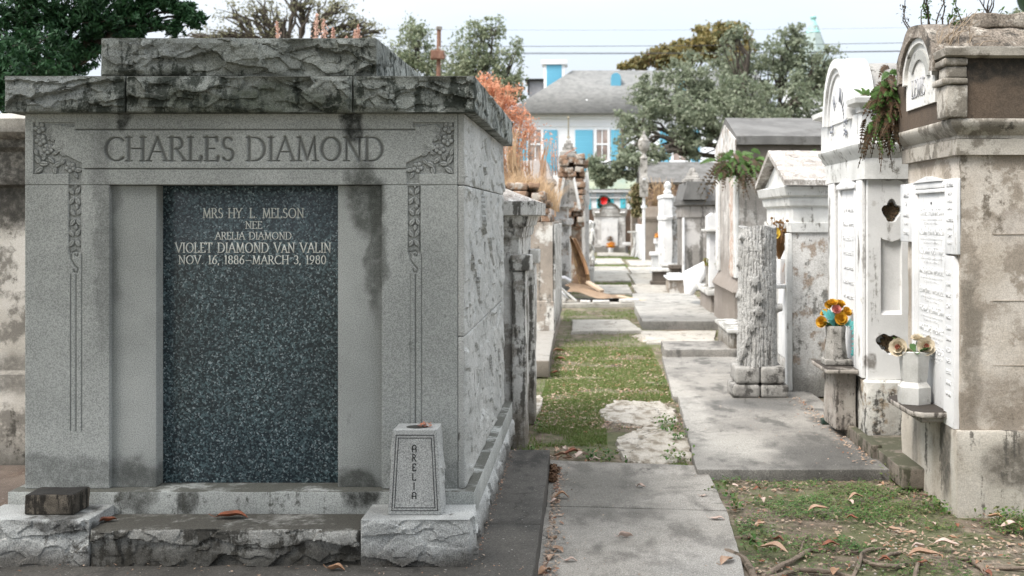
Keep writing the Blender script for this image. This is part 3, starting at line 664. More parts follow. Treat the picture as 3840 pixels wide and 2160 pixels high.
def slab(mb, pts, z0, z1, res=.12, r=.006, amp=.004, seed=1):
    """quad slab from 4 ground corners (ccw), gently worn edges"""
    L = max(hypot(pts[1][0] - pts[0][0], pts[1][1] - pts[0][1]), .1); W = max(hypot(pts[3][0] - pts[0][0], pts[3][1] - pts[0][1]), .1)
    gbox(mb, 0, L, 0, W, z0, z1, res=res * .5, r=r); V = mb.v[-1]; s = V[:, 0] / L; t = V[:, 1] / W; p = np.array(pts, float)
    XY = (1 - s)[:, None] * (1 - t)[:, None] * p[0] + s[:, None] * (1 - t)[:, None] * p[1] + s[:, None] * t[:, None] * p[2] + (1 - s)[:, None] * t[:, None] * p[3]
    e = np.maximum(np.abs(s - .5), np.abs(t - .5)) > .47; Q = np.stack([XY[:, 0], XY[:, 1], XY[:, 0] * 0], 1)
    XY = XY + e[:, None] * amp * 1.6 * np.stack([fbm(Q * 7, 4, seed), fbm(Q * 7 + 9, 4, seed)], 1)
    mb.v[-1] = np.column_stack([XY, V[:, 2] + amp * .6 * fbm(Q * 2.5, 3, seed) * (V[:, 2] > (z0 + z1) / 2)])
b = MB()
jy0, jy1 = 6.52, 6.42
slab(b, [(-.24, jy0 - .004), (.735, jy1 - .004), (.727, 7.56), (-.262, 7.74)], -.05, .022, seed=3)
slab(b, [(-.30, 3.0), (.62, 3.0), (.60, 3.4), (-.30, 3.4)], -.05, .02, seed=4)
slab(b, [(-.30, 3.41), (.60, 3.41), (.735, jy1 - .012), (-.24, jy0 - .012)], -.05, .021, seed=5)
struct('path', b, m_near)
b = MB()
slab(b, [(-3.4, 3.2), (-.232, 3.2), (-.235, 5.62), (-3.4, 5.62)], -.05, .150, seed=6)
slab(b, [(-.62, 5.625), (-.236, 5.625), (-.249, 7.42), (-.62, 7.42)], -.05, .151, seed=7, amp=.003)
struct('pavement', b, m_dark)
b = MB(); slab(b, [(-9, 5.63), (-2.3, 5.63), (-2.3, 7.4), (-9, 7.4)], -.05, .06, seed=8); struct('side_pavement', b, slabmat('left_earthy_paving', (.17, .135, .11), (.12, .095, .08), (.09, .06, .045), .4))
b = MB()
slab(b, [(.652, 7.30), (1.98, 7.30), (1.95, 10.3), (.757, 10.3)], -.05, .052, seed=9, amp=.005)
slab(b, [(.715, 10.306), (1.95, 10.306), (1.95, 13.3), (.80, 13.3)], -.05, .046, seed=10, amp=.005)
slab(b, [(.83, 13.2), (1.9, 13.25), (1.9, 14.2), (.84, 14.2)], -.05, .125, seed=11, amp=.01)
struct('right_slab_path', b, m_rslab)
b = MB()
slab(b, [(.745, 16.95), (1.95, 16.95), (1.95, 19.9), (.74, 19.9)], -.05, .115, seed=12, amp=.008)
slab(b, [(.75, 19.92), (2.0, 19.92), (2.0, 23.5), (.82, 23.5)], -.05, .09, seed=13, amp=.008)
struct('far_slab_path', b, m_far)
b = MB()
slab(b, [(-.85, 21.0), (.9, 21.2), (.9, 22.6), (-.85, 22.6)], -.05, .06, seed=14, amp=.01)
slab(b, [(-.25, 16.3), (.72, 16.4), (.55, 18.2), (-.28, 18.2)], -.05, .035, seed=15, amp=.02)
slab(b, [(.72, 15.0), (1.55, 14.9), (1.75, 16.6), (.7, 16.6)], -.05, .012, seed=16, amp=.02)
for i, (xa, xb_, ya, yb) in enumerate(((.02, .86, 24.5, 27.5), (.95, 2.1, 23.6, 27.4), (.05, 1.0, 29.2, 33.0), (1.06, 2.3, 27.6, 32.7), (.1, 1.1, 33.1, 37.5), (1.16, 2.3, 32.9, 37.2), (.2, 1.15, 40.0, 45.0), (1.3, 2.2, 38.5, 43), (.3, 1.6, 48, 52))):
    slab(b, [(xa, ya), (xb_, ya), (xb_, yb), (xa, yb)], -.05, .03 + .004 * (i % 3), seed=20 + i, amp=.02, res=.3)
struct('pale_path', b, m_pale)
# half-buried white paving showing through the dirt
def blob(mb, cx, cy, rx, ry, z, seed, n=140, rot=0):
    th = np.arange(n) * 2 * pi / n; q = np.stack([np.cos(th) * 2, np.sin(th) * 2, th * 0 + seed], 1); r = 1 + .28 * fbm(q, 4, seed) + .10 * fbm(q * 6, 3, seed)
    sx = np.sign(np.cos(th)) * np.abs(np.cos(th)) ** .75 * rx * r; sy = np.sign(np.sin(th)) * np.abs(np.sin(th)) ** .75 * ry * r
    X = cx + sx * cos(rot) - sy * sin(rot); Y = cy + sx * sin(rot) + sy * cos(rot)
    V = [(cx, cy, z)] + list(zip(X, Y, [z] * n)) + list(zip(X * 1.0 + (X - cx) * .04, Y + (Y - cy) * .04, [z - .03] * n))
    Fs = [(0, i + 1, (i + 1) % n + 1) for i in range(n)] + [(i + 1, i + 1 + n, (i + 1) % n + 1 + n, (i + 1) % n + 1) for i in range(n)]
    mb.add(V, Fs)
b = MB(); blob(b, .42, 9.7, .30, .62, .012, 3); blob(b, .45, 8.35, .24, .62, .014, 5); blob(b, -.50, 10.0, .09, .55, .02, 7); blob(b, 1.1, 15.7, .5, .6, .010, 9)
struct('old_paving', b, m_white)

# ================================================================ right row helpers
def FX(X):   # facade placement for a wall facing the path (-X): s runs left->right as seen = decreasing Y
    return lambda s, t, d: (X - d, s, t)
def facade_text(mb, X, rows, yc, wid, th=.004, serif=False, thick=.2):
    """rows: (text, z, h, width_factor)"""
    for txt, z, h, wf in rows:
        st = strokes(txt, 0, z, h, wid * wf, serif=serif, thick=thick, thin=.09, centre=True)
        ribbons(mb, [(yc - a, c_, yc - e, g, w) for a, c_, e, g, w in st], FX(X), th)

# ---- R1 : big brown plaster tomb, right foreground
PB = (.40, .345, .29)
m_brown = stone('brown_plaster', (.54, .495, .44), (.41, .36, .30), s1=3.0, c3=(.29, .25, .205), c3amt=.5, s3=3.6, grain=.16, gs=150, stain=(.13, .11, .085), amt=.34, ss=1.6, streak=.4, bump=.6, bs=32, bd=.008,
   spots=[((2.6, 6.375, .33), (.30, .35, .13), (.12, .105, .085), .85), ((2.05, 6.4, .9), (.05, .3, .4), (.14, .125, .10), .6), ((2.5, 6.4, 1.55), (.3, .3, .12), (.48, .44, .40), .7), ((2.3, 6.4, 1.05), (.2, .3, .08), (.45, .41, .36), .6), ((2.8, 6.4, 1.3), (.14, .3, .3), (.23, .18, .135), .7),
          ((2.2, 6.4, .62), (.25, .3, .12), (.22, .18, .14), .6)])
m_basep = stone('brown_base_plaster', (.52, .48, .42), (.40, .36, .30), s1=2.6, c3=(.30, .265, .22), c3amt=.4, s3=3, grain=.14, gs=150, stain=(.09, .082, .07), amt=.30, ss=2.5, streak=.9, bump=.6, bs=32, bd=.008,
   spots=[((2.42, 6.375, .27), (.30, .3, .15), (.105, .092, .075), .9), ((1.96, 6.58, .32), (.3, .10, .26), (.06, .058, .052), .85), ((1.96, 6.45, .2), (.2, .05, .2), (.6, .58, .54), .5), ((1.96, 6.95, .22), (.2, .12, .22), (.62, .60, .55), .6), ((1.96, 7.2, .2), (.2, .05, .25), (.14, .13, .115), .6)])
m_attic = stone('dark_brown_attic_plaster', (.115, .085, .062), (.085, .066, .05), s1=4, grain=.2, gs=150, stain=(.02, .019, .016), amt=.25, ss=2.0, streak=.2, bump=.7, bs=30,
   spots=[((2.5, 6.3, 2.405), (1.2, .4, .085), (.022, .021, .018), .95)])
m_corn = stone('pale_stained_moulding', (.46, .43, .38), (.34, .31, .27), s1=4, c3=(.20, .18, .15), c3amt=.45, s3=5, grain=.16, gs=150, stain=(.07, .065, .055), amt=.3, ss=3, streak=.2, bump=.6, bs=40, top=((.12, .11, .09), .6))
m_archw = stone('arch_white_plaster', (.72, .71, .68), (.58, .57, .54), s1=4, grain=.2, stain=(.12, .115, .10), amt=.26, ss=5, streak=.3, bump=.5, bs=35)
m_archb = stone('arch_brown_crust', (.25, .215, .18), (.16, .135, .11), s1=6, c3=(.33, .3, .26), c3amt=.3, s3=9, grain=.4, gs=90, stain=(.045, .04, .034), amt=.35, ss=6, streak=.1, bump=1., bs=22, bd=.02)
m_marble = stone('white_marble', (.74, .74, .735), (.63, .635, .64), s1=4, grain=.12, gs=300, stain=(.40, .39, .37), amt=.24, ss=4, streak=.8, bump=.12, bs=60, rough=.6)
m_marble2 = stone('grey_vein_marble', (.62, .615, .59), (.47, .465, .44), s1=6, grain=.15, gs=300, stain=(.22, .21, .19), amt=.36, ss=7, streak=.1, bump=.15, bs=60, rough=.6, top=((.1, .09, .07), .2))
m_shelf = stone('weathered_marble_shelf', (.42, .39, .35), (.28, .25, .22), s1=7, grain=.2, stain=(.06, .052, .045), amt=.5, ss=6, streak=.5, bump=.5, bs=50, top=((.045, .038, .032), .9))

r1 = thing('plaster_tomb', 'tall brown plaster tomb with arched pediment and overgrown top at the right edge', 'tomb', (2.55, 6.9, 0))
Y0, Y1, XF = 6.375, 7.50, 1.96
b = MB(); rectloft(b, XF, 4.3, Y0, Y1, [(0, -.05), (.0, .44), (-.004, .4525)], res=.05, amp=.012, freq=4, seed=3, chip=.012); put('base', b, m_basep, r1)
b = MB(); rectloft(b, XF + .03, 4.27, Y0 + .03, Y1 - .03, [(0, .4535), (0, 1.93)], res=.06, amp=.006, freq=4, seed=5)
put('wall', b, m_brown, r1)
# scored block joints: recess shadow drawn as thin darker strips on the wall
b = MB()
for z in (.452 + .30 * 1.16, 1.148, 1.505): gbox(b, 2.16, 4.2, Y0 + .0265, Y0 + .034, z - .0016, z + .0016, res=.2, r=.0005)
put('joint_line', b, stone('joint_shadow', (.3, .26, .21), (.2, .17, .13)), r1)
b = MB(); rectloft(b, XF + .03, 4.27, Y0 + .03, Y1 - .03, [(.03, 1.931), (.032, 2.015), (.022, 2.02), (.022, 2.035), (.04, 2.05), (.062, 2.075), (.075, 2.10), (.075, 2.115), (.07, 2.122)], res=.05, amp=.005, seed=7); put('cornice', b, m_corn, r1)
b = MB(); rectloft(b, XF + .03, 4.27, Y0 + .03, Y1 - .03, [(.07, 2.123), (.07, 2.39), (.072, 2.44)], res=.05, amp=.007, seed=9); put('attic', b, m_attic, r1)
b = MB(); rectloft(b, 2.17, 4.27, Y0 + .03, Y1 - .03, [(.075, 2.4415), (.115, 2.452), (.12, 2.49), (.10, 2.502)], res=.05, amp=.008, seed=11); rectloft(b, XF + .03, 2.0, Y0 + .03, Y0 + .08, [(.075, 2.4417), (.115, 2.4522), (.12, 2.4902), (.10, 2.5022)], res=.04, amp=.008, seed=11); put('attic_slab', b, m_corn, r1)
# arched pediment
yc, zc = 6.89, 2.42
def arch(mb, yc, zc, ro, rzo, ri, rzi, xa, xb_, a0=0, a1=180, n=28, sub=6, amp=.008, s=1):
    po = arcp(yc, zc, ro, rzo, a0, a1, n); pi_ = arcp(yc, zc, ri, rzi, a1, a0, n) if ri > 0 else []
    if ri > 0:   # ring as strip of quads
        xs_ = np.linspace(xa, xb_, sub + 2); V = []; m = n + 1
        for x in xs_:
            V += [(x, p, q) for p, q in po]; V += [(x, p, q) for p, q in pi_[::-1]]
        Fs = []
        for r in range(len(xs_) - 1):
            for c in range(n):
                a = r * 2 * m + c; Fs += [(a, a + 1, a + 2 * m + 1, a + 2 * m), (a + m, a + 2 * m + m, a + 2 * m + m + 1, a + m + 1)]
            for c in (0, n): a = r * 2 * m + c; Fs.append((a, a + 2 * m, a + 3 * m, a + m))
        for r in (0, len(xs_) - 1):
            for c in range(n): a = r * 2 * m + c; Fs.append((a, a + m, a + m + 1, a + 1))
        V = np.array(V, float); V += amp * np.stack([fbm(V * 6, 3, s), fbm(V * 6 + 5, 3, s), fbm(V * 6 + 11, 3, s)], 1); mb.add(V, Fs)
    else:
        prism(mb, po, xa, xb_, 'x', sub); wob(mb, amp, 6, s)
b = MB(); arch(b, yc, zc, .39, .285, .31, .215, 1.865, 2.10, -4, 184, s=3, amp=.014); fixn(put('arch_hood', b, m_archb, r1))
b = MB(); arch(b, yc, zc, .309, .214, .27, .18, 1.885, 2.10, -10, 190, s=4, amp=.004); fixn(put('arch_moulding', b, m_archw, r1))
b = MB(); prism(b, [(yc - .30, 2.235), (yc + .30, 2.235)] + [(yc + .30, zc)] + arcp(yc, zc, .30, .205, 0, 180, 20)[1:], 1.905, 2.10, 'x', 0); fixn(put('tympanum', b, m_archw, r1))
b = MB(); arch(b, yc, zc - .03, .215, .17, .155, .115, 1.893, 1.93, 25, 178, s=6, amp=.003)
fixn(put('inner_band', b, stone('grey_band', (.42, .42, .40), (.33, .33, .31), bump=.5, stain=(.1, .1, .09), amt=.3, ss=6), r1))
b = MB(); facade_text(b, 1.9045, [('LEWIS', 2.30, .10, 1)], yc + .03, .27, th=.003, serif=True, thick=.16)
put('lettering', b, flat('faded_grey_lettering', (.42, .42, .43), .8), r1, angle=0)
b = MB(); prism(b, arcp(yc + .04, zc, .37, .28, 0, 180, 20), 2.09, 3.1, 'x', 14); V = b.v[-1]; V[:, 2] += .035 * fbm(V * 5, 4, 2) + .02; V[:, 1] += .02 * fbm(V * 6, 3, 9)
fixn(put('barrel_top', b, m_archb, r1)); 
b = MB(); gbox(b, 2.14, 2.75, yc - .2, yc + .25, 2.66, 2.745, res=.04, r=.012, amp=.02, freq=8, seed=3); put('cap_stone', b, m_archb, r1)
b = MB(); gbox(b, 1.885, 2.0, Y0 - .06, Y0 + .12, 2.124, 2.30, res=.04, r=.01, amp=.01, freq=8, seed=2); gbox(b, 1.865, 2.0, Y0 - .07, Y0 + .14, 2.302, 2.335, res=.04, r=.01, amp=.006, freq=8, seed=3); gbox(b, 1.89, 2.0, Y0 - .055, Y0 + .11, 2.337, 2.40, res=.04, r=.01, amp=.008, freq=8, seed=4); gbox(b, 1.875, 2.0, Y0 - .065, Y0 + .13, 2.402, 2.44, res=.04, r=.01, amp=.006, freq=8, seed=5)
put('corner_pier', b, m_corn, r1)
# marble tablets on its face
def yat(u, X): return X * F / (u - PU)
XW = XF + .03
b = MB(); gbox(b, XW - .03, XW - .001, yat(2308, XW), yat(2277, XW), 1.445, VZ(463, yat(2292, XW)), res=.2, r=.004); lp = put('marble_panel', b, m_marble, r1)
b = MB(); facade_text(b, XW - .03, [('IN MEMORY', 1.72, .03, .8), ('OF', 1.67, .022, .2), ('ANNA WENDEL', 1.60, .028, .9), ('1872-1940', 1.55, .022, .6), ('J. F. WENDEL', 1.49, .028, .85)], (yat(2308, XW) + yat(2277, XW)) / 2, .135, th=.0025); put('lettering', b, m_marble, lp, angle=0)
zt1 = VZ(485, yat(2350, XW)); ya, yb = yat(2387, XW), yat(2312, XW)
b = MB()
for o, dz in ((.0, 0), (.012, .02), (.024, .034)):
    gbox(b, XW - .045 + o, XW - .001, yb - .05 + o - 0.0, yb - .005 * 0 - o * 0 + .0, .50, zt1 + .05 - dz, res=.3, r=.003) if o == 0 else None
gbox(b, XW - .03, XW - .001, yb - .055, yb - .03, .50, zt1 + .02, res=.3, r=.003)
gbox(b, XW - .036, XW - .001, ya, yb, zt1 + .022, zt1 + .062, res=.3, r=.006); gbox(b, XW - .035, XW - .001, ya, yb - .03, zt1 - .002, zt1 + .02, res=.3, r=.004)
prism(b, [(ya, zt1 + .0625), (yb, zt1 + .0625), ((ya + yb) / 2, zt1 + .095)], XW - .045, XW - .001, 'x'); put('tablet_frame', b, m_marble, r1)
b = MB(); gbox(b, XW - .018, XW - .001, ya - .02, yb - .056, .50, zt1 - .003, res=.3, r=.002); tb = put('tablet', b, m_marble, r1)
b = MB(); rows = []
for i, t in enumerate(('KATIE FLANAGAN', 'ROSINA EVA HONBACH', 'ROSINA BETTINE', 'MAGDALENA WENDEL', 'EDMUND WENDEL', 'FRANZ FLANAGAN', 'MAGGIE HENRY', 'JOHN REIS')):
    z = zt1 - .13 - i * .113; rows += [(t, z, .038, .9), ('BORN 1864 DIED 1904', z - .03, .012, .8), ('AGED 40 YEARS', z - .052, .012, .55)]
ymid = (ya + yb - .05) / 2; facade_text(b, XW - .018, rows, ymid, yb - .06 - ya, th=.0015, thick=.14); put('lettering', b, m_marble, tb, angle=0)
b = MB(); lathe(b, (0, 0, 0), [(.008, -.01), (.008, .004)], 10); V = b.v[-1]; b.v[-1] = np.stack([XW - .018 - V[:, 2], ymid + V[:, 0], zt1 - .06 + V[:, 1]], 1); put('bolt', b, m_black, tb)
b = MB(); gbox(b, XW - .026, XW - .001, Y0 + .028, ya - .003, 1.395, VZ(448, 6.42), res=.2, r=.005); rp = put('marble_panel', b, m_marble, r1)
b = MB(); facade_text(b, XW - .026, [('LUISE HENKEL', 1.765, .03, .9), ('WIFE OF', 1.72, .016, .5), ('A. WENDEL', 1.68, .018, .6), ('BORN 1850', 1.64, .016, .6), ('ROSE WENDEL', 1.575, .028, .85), ('1889-1960', 1.53, .018, .6), ('JOHN P.', 1.49, .018, .5), ('DIED 1902', 1.45, .016, .6)], (Y0 + .03 + ya) / 2, .13, th=.0025); put('lettering', b, m_marble, rp, angle=0)
b = MB(); P_ = [(Y0 + .055, .455), (ya - .004, .455), (ya - .004, 1.36)] + [(ya - .02, 1.385), (Y0 + .09, 1.385), (Y0 + .055, 1.34)]
prism(b, P_, XW - .03, XW - .001, 'x', 0); lp2 = put('lower_marble_panel', b, m_marble, r1); fixn(lp2)
b = MB(); facade_text(b, XW - .03, [(t, 1.28 - i * .06, .022, .8) for i, t in enumerate(('SACRED', 'TO THE', 'MEMORY', 'OF', 'HENRY REIS', 'BORN IN', 'BAVARIA', '1831', 'DIED', 'JULY 1878', 'AND HIS', 'WIFE ANNA'))], (Y0 + .055 + ya) / 2, .1, th=.002); put('lettering', b, m_marble, lp2, angle=0)
for z, nm in ((1.36, 0), (.97, 1)):
    pass
b = MB(); gbox(b, 1.775, XW - .002, 6.555, 7.21, .49, .525, res=.05, r=.012, amp=.003, freq=8, seed=6)
gbox(b, 1.83, XW - .002, 6.62, 7.15, .455, .489, res=.05, r=.012, seed=7)
V = b.v[-2]; ch = np.clip((V[:, 0] < 1.83) * (np.abs(V[:, 1] - 6.88) - .26), 0, 1); V[:, 0] += ch * .9
put('shelf', b, m_shelf, r1)

# vase with roses on R1's shelf
def hexvase(mb, c, r, h, k=8):
    lathe(mb, c, [(r * 1.02, 0), (r * 1.05, .02), (r * 1.05, h * .32), (r * .78, h * .42), (r * .84, h * .5), (r * .98, h * .96), (r * 1.0, h * .985), (r * .93, h), (r * .7, h), (r * .7, h - .02), (0.001, h - .02)], k, rot=pi / k)
def petal(mb, c, d, up, L, W, cup=.4, n=4):
    """curved petal from c heading d"""
    d = np.array(d, float); d /= np.linalg.norm(d); s = np.cross(d, up); s /= np.linalg.norm(s) + 1e-9; nn = np.cross(s, d); V = []
    for i in range(n):
        t = i / (n - 1); w = W * sin(pi * min(1, .12 + t * .8)) ** .7; z = cup * L * t * t
        for q in (-1, 0, 1): V.append(np.array(c) + d * L * t * (1 - .2 * t) + s * w * q + nn * (z + abs(q) * W * .25))
    mb.add(V, gridf(n, 3))
def rose(mb, c, ax, R, rings=((6, 1., .2), (5, .72, .7), (4, .45, 1.3))):
    ax = np.array(ax, float); ax /= np.linalg.norm(ax); t1 = np.cross(ax, (0.1, .2, 1)); t1 /= np.linalg.norm(t1); t2 = np.cross(ax, t1)
    for j, (n, rr, up) in enumerate(rings):
        for i in range(n):
            a = 2 * pi * i / n + j * .5 + random.uniform(-.2, .2); d = t1 * cos(a) + t2 * sin(a) + ax * up
            petal(mb, np.array(c) + ax * .004 * j, d, ax, R * rr, R * rr * .55, .25)
def leaf1(mb, c, d, L, W, up=(0, 0, 1)):
    petal(mb, c, d, np.array(up, float) + (.01, .02, 0), L, W, -.25)
m_cream = leafmat('cream_petals', [(.62, .55, .42), (.7, .62, .48), (.6, .5, .36)], trans=.2); m_coral = leafmat('coral_petals', [(.55, .12, .10), (.62, .25, .15)], trans=.2)
m_green = leafmat('fresh_leaves', [(.05, .12, .03), (.08, .17, .05), (.04, .09, .02)], trans=.25)
vc_ = (1.865, 6.87, .527)
vz = thing('memorial_vase', 'tall faceted grey marble vase on the shelf of the brown tomb, holding cream roses', 'vase', vc_)
b = MB(); hexvase(b, vc_, .092, .30, 6); put('body', b, m_marble2, vz, angle=20)
def bouquet(name, label, c, spec, leaves=10, stems=None, mg=None):
    t = thing(name, label, 'flowers', c)
    for (nm, off, ax, R, mat, cmat, rings) in spec:
        b = MB(); rose(b, np.array(c) + off, ax, R, rings); o = put(nm, b, mat, t, angle=60)
        if cmat: b = MB(); rose(b, np.array(c) + off + np.array(ax) / np.linalg.norm(ax) * R * .25, ax, R * .42, ((5, 1, 1.), (4, .6, 2.))); put('flower_centre', b, cmat, o, angle=60)
    b = MB()
    for i in range(leaves): a = random.uniform(0, 6.28); leaf1(b, np.array(c) + (cos(a) * .04, sin(a) * .04, .0), (cos(a), sin(a), random.uniform(.1, 1.2)), random.uniform(.06, .1), .02)
    for (nm, off, ax, R, *_r) in spec: tube(b, [np.array(c) - (0, 0, .05), np.array(c) + np.array(off) * .6, np.array(c) + off], .003, 4)
    put('foliage', b, mg or m_green, t, angle=60); return t
R3_ = ((8, 1., .1), (7, .82, .45), (6, .6, .9), (5, .42, 1.6))
bouquet('rose_bouquet', 'cream silk roses with coral hearts in the marble vase on the brown tomb', (vc_[0], vc_[1], vc_[2] + .29),
  [('rose', (-.085, .0, .025), (-.5, -.8, .3), .07, m_cream, m_coral, R3_), ('rose', (-.03, .06, -.012), (-.1, -1, -.3), .055, m_cream, None, R3_), ('rose', (.06, -.02, .03), (-.1, -1, .4), .07, m_cream, m_coral, R3_), ('rose', (.035, .06, .065), (-.1, -.3, 1), .05, m_cream, None, R3_), ('rose', (.1, .05, .05), (.3, -.8, .5), .05, m_cream, None, R3_)], 14)

# ---- R2 : white tomb with arched pediment
m_wt = stone('white_tomb_plaster', (.74, .74, .73), (.64, .64, .63), s1=3, c3=(.52, .51, .49), c3amt=.12, s3=7, grain=.15, gs=200, stain=(.30, .29, .27), amt=.16, ss=3, streak=.8, bump=.45, bs=30, bd=.006,
   spots=[((1.92, 8.18, .62), (.03, .2, .05), (.12, .1, .08), .8), ((1.90, 8.3, 1.38), (.1, .03, .12), (.10, .085, .07), .9), ((1.9, 9.3, 1.5), (.1, .04, .3), (.11, .1, .08), .9), ((1.9, 8.28, .7), (.1, .03, .1), (.2, .17, .13), .8), ((2.1, 8.15, 2.08), (.4, .15, .02), (.2, .19, .16), .8), ((2.3, 8.15, 1.86), (.4, .15, .012), (.12, .11, .1), .8), ((1.9, 9.35, 1.1), (.1, .03, .3), (.2, .18, .15), .8)])
m_wt_stain = stone('mildewed_white_base', (.62, .61, .57), (.46, .44, .40), s1=4, grain=.2, gs=200, stain=(.035, .033, .028), amt=.55, ss=4.5, streak=.35, bump=.6, bs=30, bd=.01, c3=(.33, .27, .2), c3amt=.3, s3=5)
m_wt_corn = stone('white_cornice_stained', (.70, .70, .68), (.56, .56, .54), s1=4, grain=.15, stain=(.13, .12, .10), amt=.34, ss=5, streak=.3, bump=.5, bs=35)
r2 = thing('plaster_tomb', 'white plaster tomb with arched pediment lettered D. H. MILLER and quatrefoil vents', 'tomb', (2.4, 8.8, 0))
A0, A1, XG = 8.15, 9.45, 1.895
b = MB(); rectloft(b, XG - .02, 4.2, A0 - .05, A1 + .05, [(0, -.05), (.0, .47), (-.02, .485)], res=.05, amp=.018, freq=5, seed=13, chip=.03); put('base', b, m_wt_stain, r2)
# hollowed holes through the skin are built by splitting the side wall around them
def wallhole(mb, fn_, poly, quad, depth, sub=None):
    """planar wall with polygonal recess: poly ccw list (s,t), quad (s0,s1,t0,t1)"""
    import mathutils
    n = len(poly); s0, s1, t0, t1 = quad; outer = []
    cx = sum(p[0] for p in poly) / n; cy = sum(p[1] for p in poly) / n
    for s, t in poly:
        dx, dy = s - cx, t - cy; k_ = min(((s1 - cx) / dx if dx > 0 else (s0 - cx) / dx) if abs(dx) > 1e-6 else 1e9, ((t1 - cy) / dy if dy > 0 else (t0 - cy) / dy) if abs(dy) > 1e-6 else 1e9)
        outer.append((cx + dx * k_, cy + dy * k_))
    # insert true corners by snapping the closest outer point
    for co in ((s0, t0), (s1, t0), (s1, t1), (s0, t1)):
        i = min(range(n), key=lambda q: hypot(outer[q][0] - co[0], outer[q][1] - co[1])); outer[i] = co
    V = [fn_(s, t, 0) for s, t in outer] + [fn_(s, t, 0) for s, t in poly] + [fn_(cx + (s - cx) * .93, cy + (t - cy) * .93, -depth) for s, t in poly] + [fn_(cx, cy, -depth * 1.1)]
    Fs = []
    for i in range(n):
        j = (i + 1) % n; Fs += [(i, j, n + j, n + i), (n + i, n + j, 2 * n + j, 2 * n + i), (2 * n + i, 2 * n + j, 3 * n)]
    mb.add(V, Fs)
b = MB(); rectloft(b, XG, 4.15, A0 + .085, A1, [(0, .486), (0, 1.855)], res=.06, amp=.003, seed=15)   # core set back behind the holed skin
gbox(b, XG + .005, XG + .05, A0 + .03, A0 + .12, .487, 1.856, res=.1, r=.004)
fs = lambda s, t, d: (s, A0 - d, t)
q1 = []
for i in range(40):
    a = i * 2 * pi / 40; r_ = .052 * (1 + .30 * abs(cos(2 * a)) + .08 * sin(5 * a)); q1.append((2.06 + cos(a) * r_, VZ(531, A0) + sin(a) * r_ * 1.2))
q2 = []
for i in range(40):
    a = i * 2 * pi / 40; r_ = .075 * (1 + .18 * cos(2 * a + .5) + .12 * sin(3 * a) + .06 * sin(7 * a)); q2.append((2.045 + cos(a) * r_, VZ(864, A0) + sin(a) * r_ * 1.0))
wallhole(b, fs, q1, (XG + .001, 2.35, 1.5, 1.855), .075); wallhole(b, fs, q2, (XG + .001, 2.35, .487, .86), .075)
# recessed panel between the holes
pn = [(1.985, .93)] + [(2.13, .93), (2.13, 1.46)] + [(2.11, 1.445), (2.06, 1.43), (2.0, 1.447)] + [(1.985, 1.46)]
wallhole(b, fs, [(p[0], p[1]) for p in pn], (XG + .001, 2.35, .86, 1.5), .03)
b.add([fs(2.35, .487, 0), fs(4.1, .487, 0), fs(4.1, 1.855, 0), fs(2.35, 1.855, 0)], np.array([[0, 1, 2, 3]]))
b.add([(XG + .001, A0, .487), (XG + .001, A0 + .09, .487), (XG + .001, A0 + .09, 1.855), (XG + .001, A0, 1.855)], np.array([[0, 1, 2, 3]]))
put('wall', b, m_wt, r2, angle=25)
m_hr = stone('hole_rubble', (.13, .085, .05), (.05, .04, .025), s1=30, stain=(.06, .08, .03), amt=.3, ss=30)
for q in (q1, q2):
    b = MB(); c0 = np.mean(q, 0)
    for i in range(60): p = c0 + RNG.normal(0, .03, 2); gbox(b, p[0] - .012, p[0] + .012, A0 + .045, A0 + .075, p[1] - .01, p[1] + .01, res=.02, r=.006, amp=.008, freq=40, seed=i)
    put('hole_rubble', b, m_hr, r2)
b = MB()
# pilaster strips and recess on the front
for (u0, u1) in ((2092, 2107), (2163, 2178)):
    b = MB(); gbox(b, XG - .03, XG - .001, yat(u1, XG) + .0, yat(u0, XG), .487, 1.855, res=.08, r=.008, amp=.004, freq=6, seed=u0)
    put('front_pilaster', b, m_wt, r2)
b = MB(); rectloft(b, XG, 4.15, A0, A1, [(.032, 1.857), (.035, 1.99), (.03, 2.0), (.05, 2.03), (.085, 2.075), (.09, 2.095)], res=.05, amp=.006, seed=17, chip=.02); put('cornice', b, m_wt_corn, r2)
b = MB(); rectloft(b, XG, 4.15, A0, A1, [(.055, 2.097), (.055, 2.31)], res=.06, amp=.004, seed=19); put('attic', b, m_wt, r2)
b = MB()
for (xa_, xb_, ya_, yb_) in ((2.13, 4.15, A0, A1), (XG, 2.0, A0, A0 + .10), (XG, 2.0, A1 - .10, A1)): rectloft(b, xa_, xb_, ya_, yb_, [(.07, 2.311), (.075, 2.345), (.10, 2.36), (.12, 2.37), (.12, 2.405), (.10, 2.415)], res=.05, amp=.006, seed=21, chip=.03)
b.v[-1][:, 2] += .0003; b.v[-2][:, 2] += .0006; put('attic_cornice', b, m_wt_corn, r2)
yc, zc = 8.80, 2.29; xa = 1.795
b = MB(); arch(b, yc, zc, .43, .47, .37, .405, xa, 2.0, 0, 180, s=13, amp=.003); arch(b, yc, zc, .369, .404, .33, .36, xa + .02, 2.0, 0, 180, s=14, amp=.003); fixn(put('arch_hood', b, m_wt, r2))
b = MB(); arch(b, yc, zc, .34, .37, 0, 0, xa + .036, 2.0, 0, 180, s=15, amp=.002); fixn(put('tympanum', b, m_wt, r2))
b = MB()
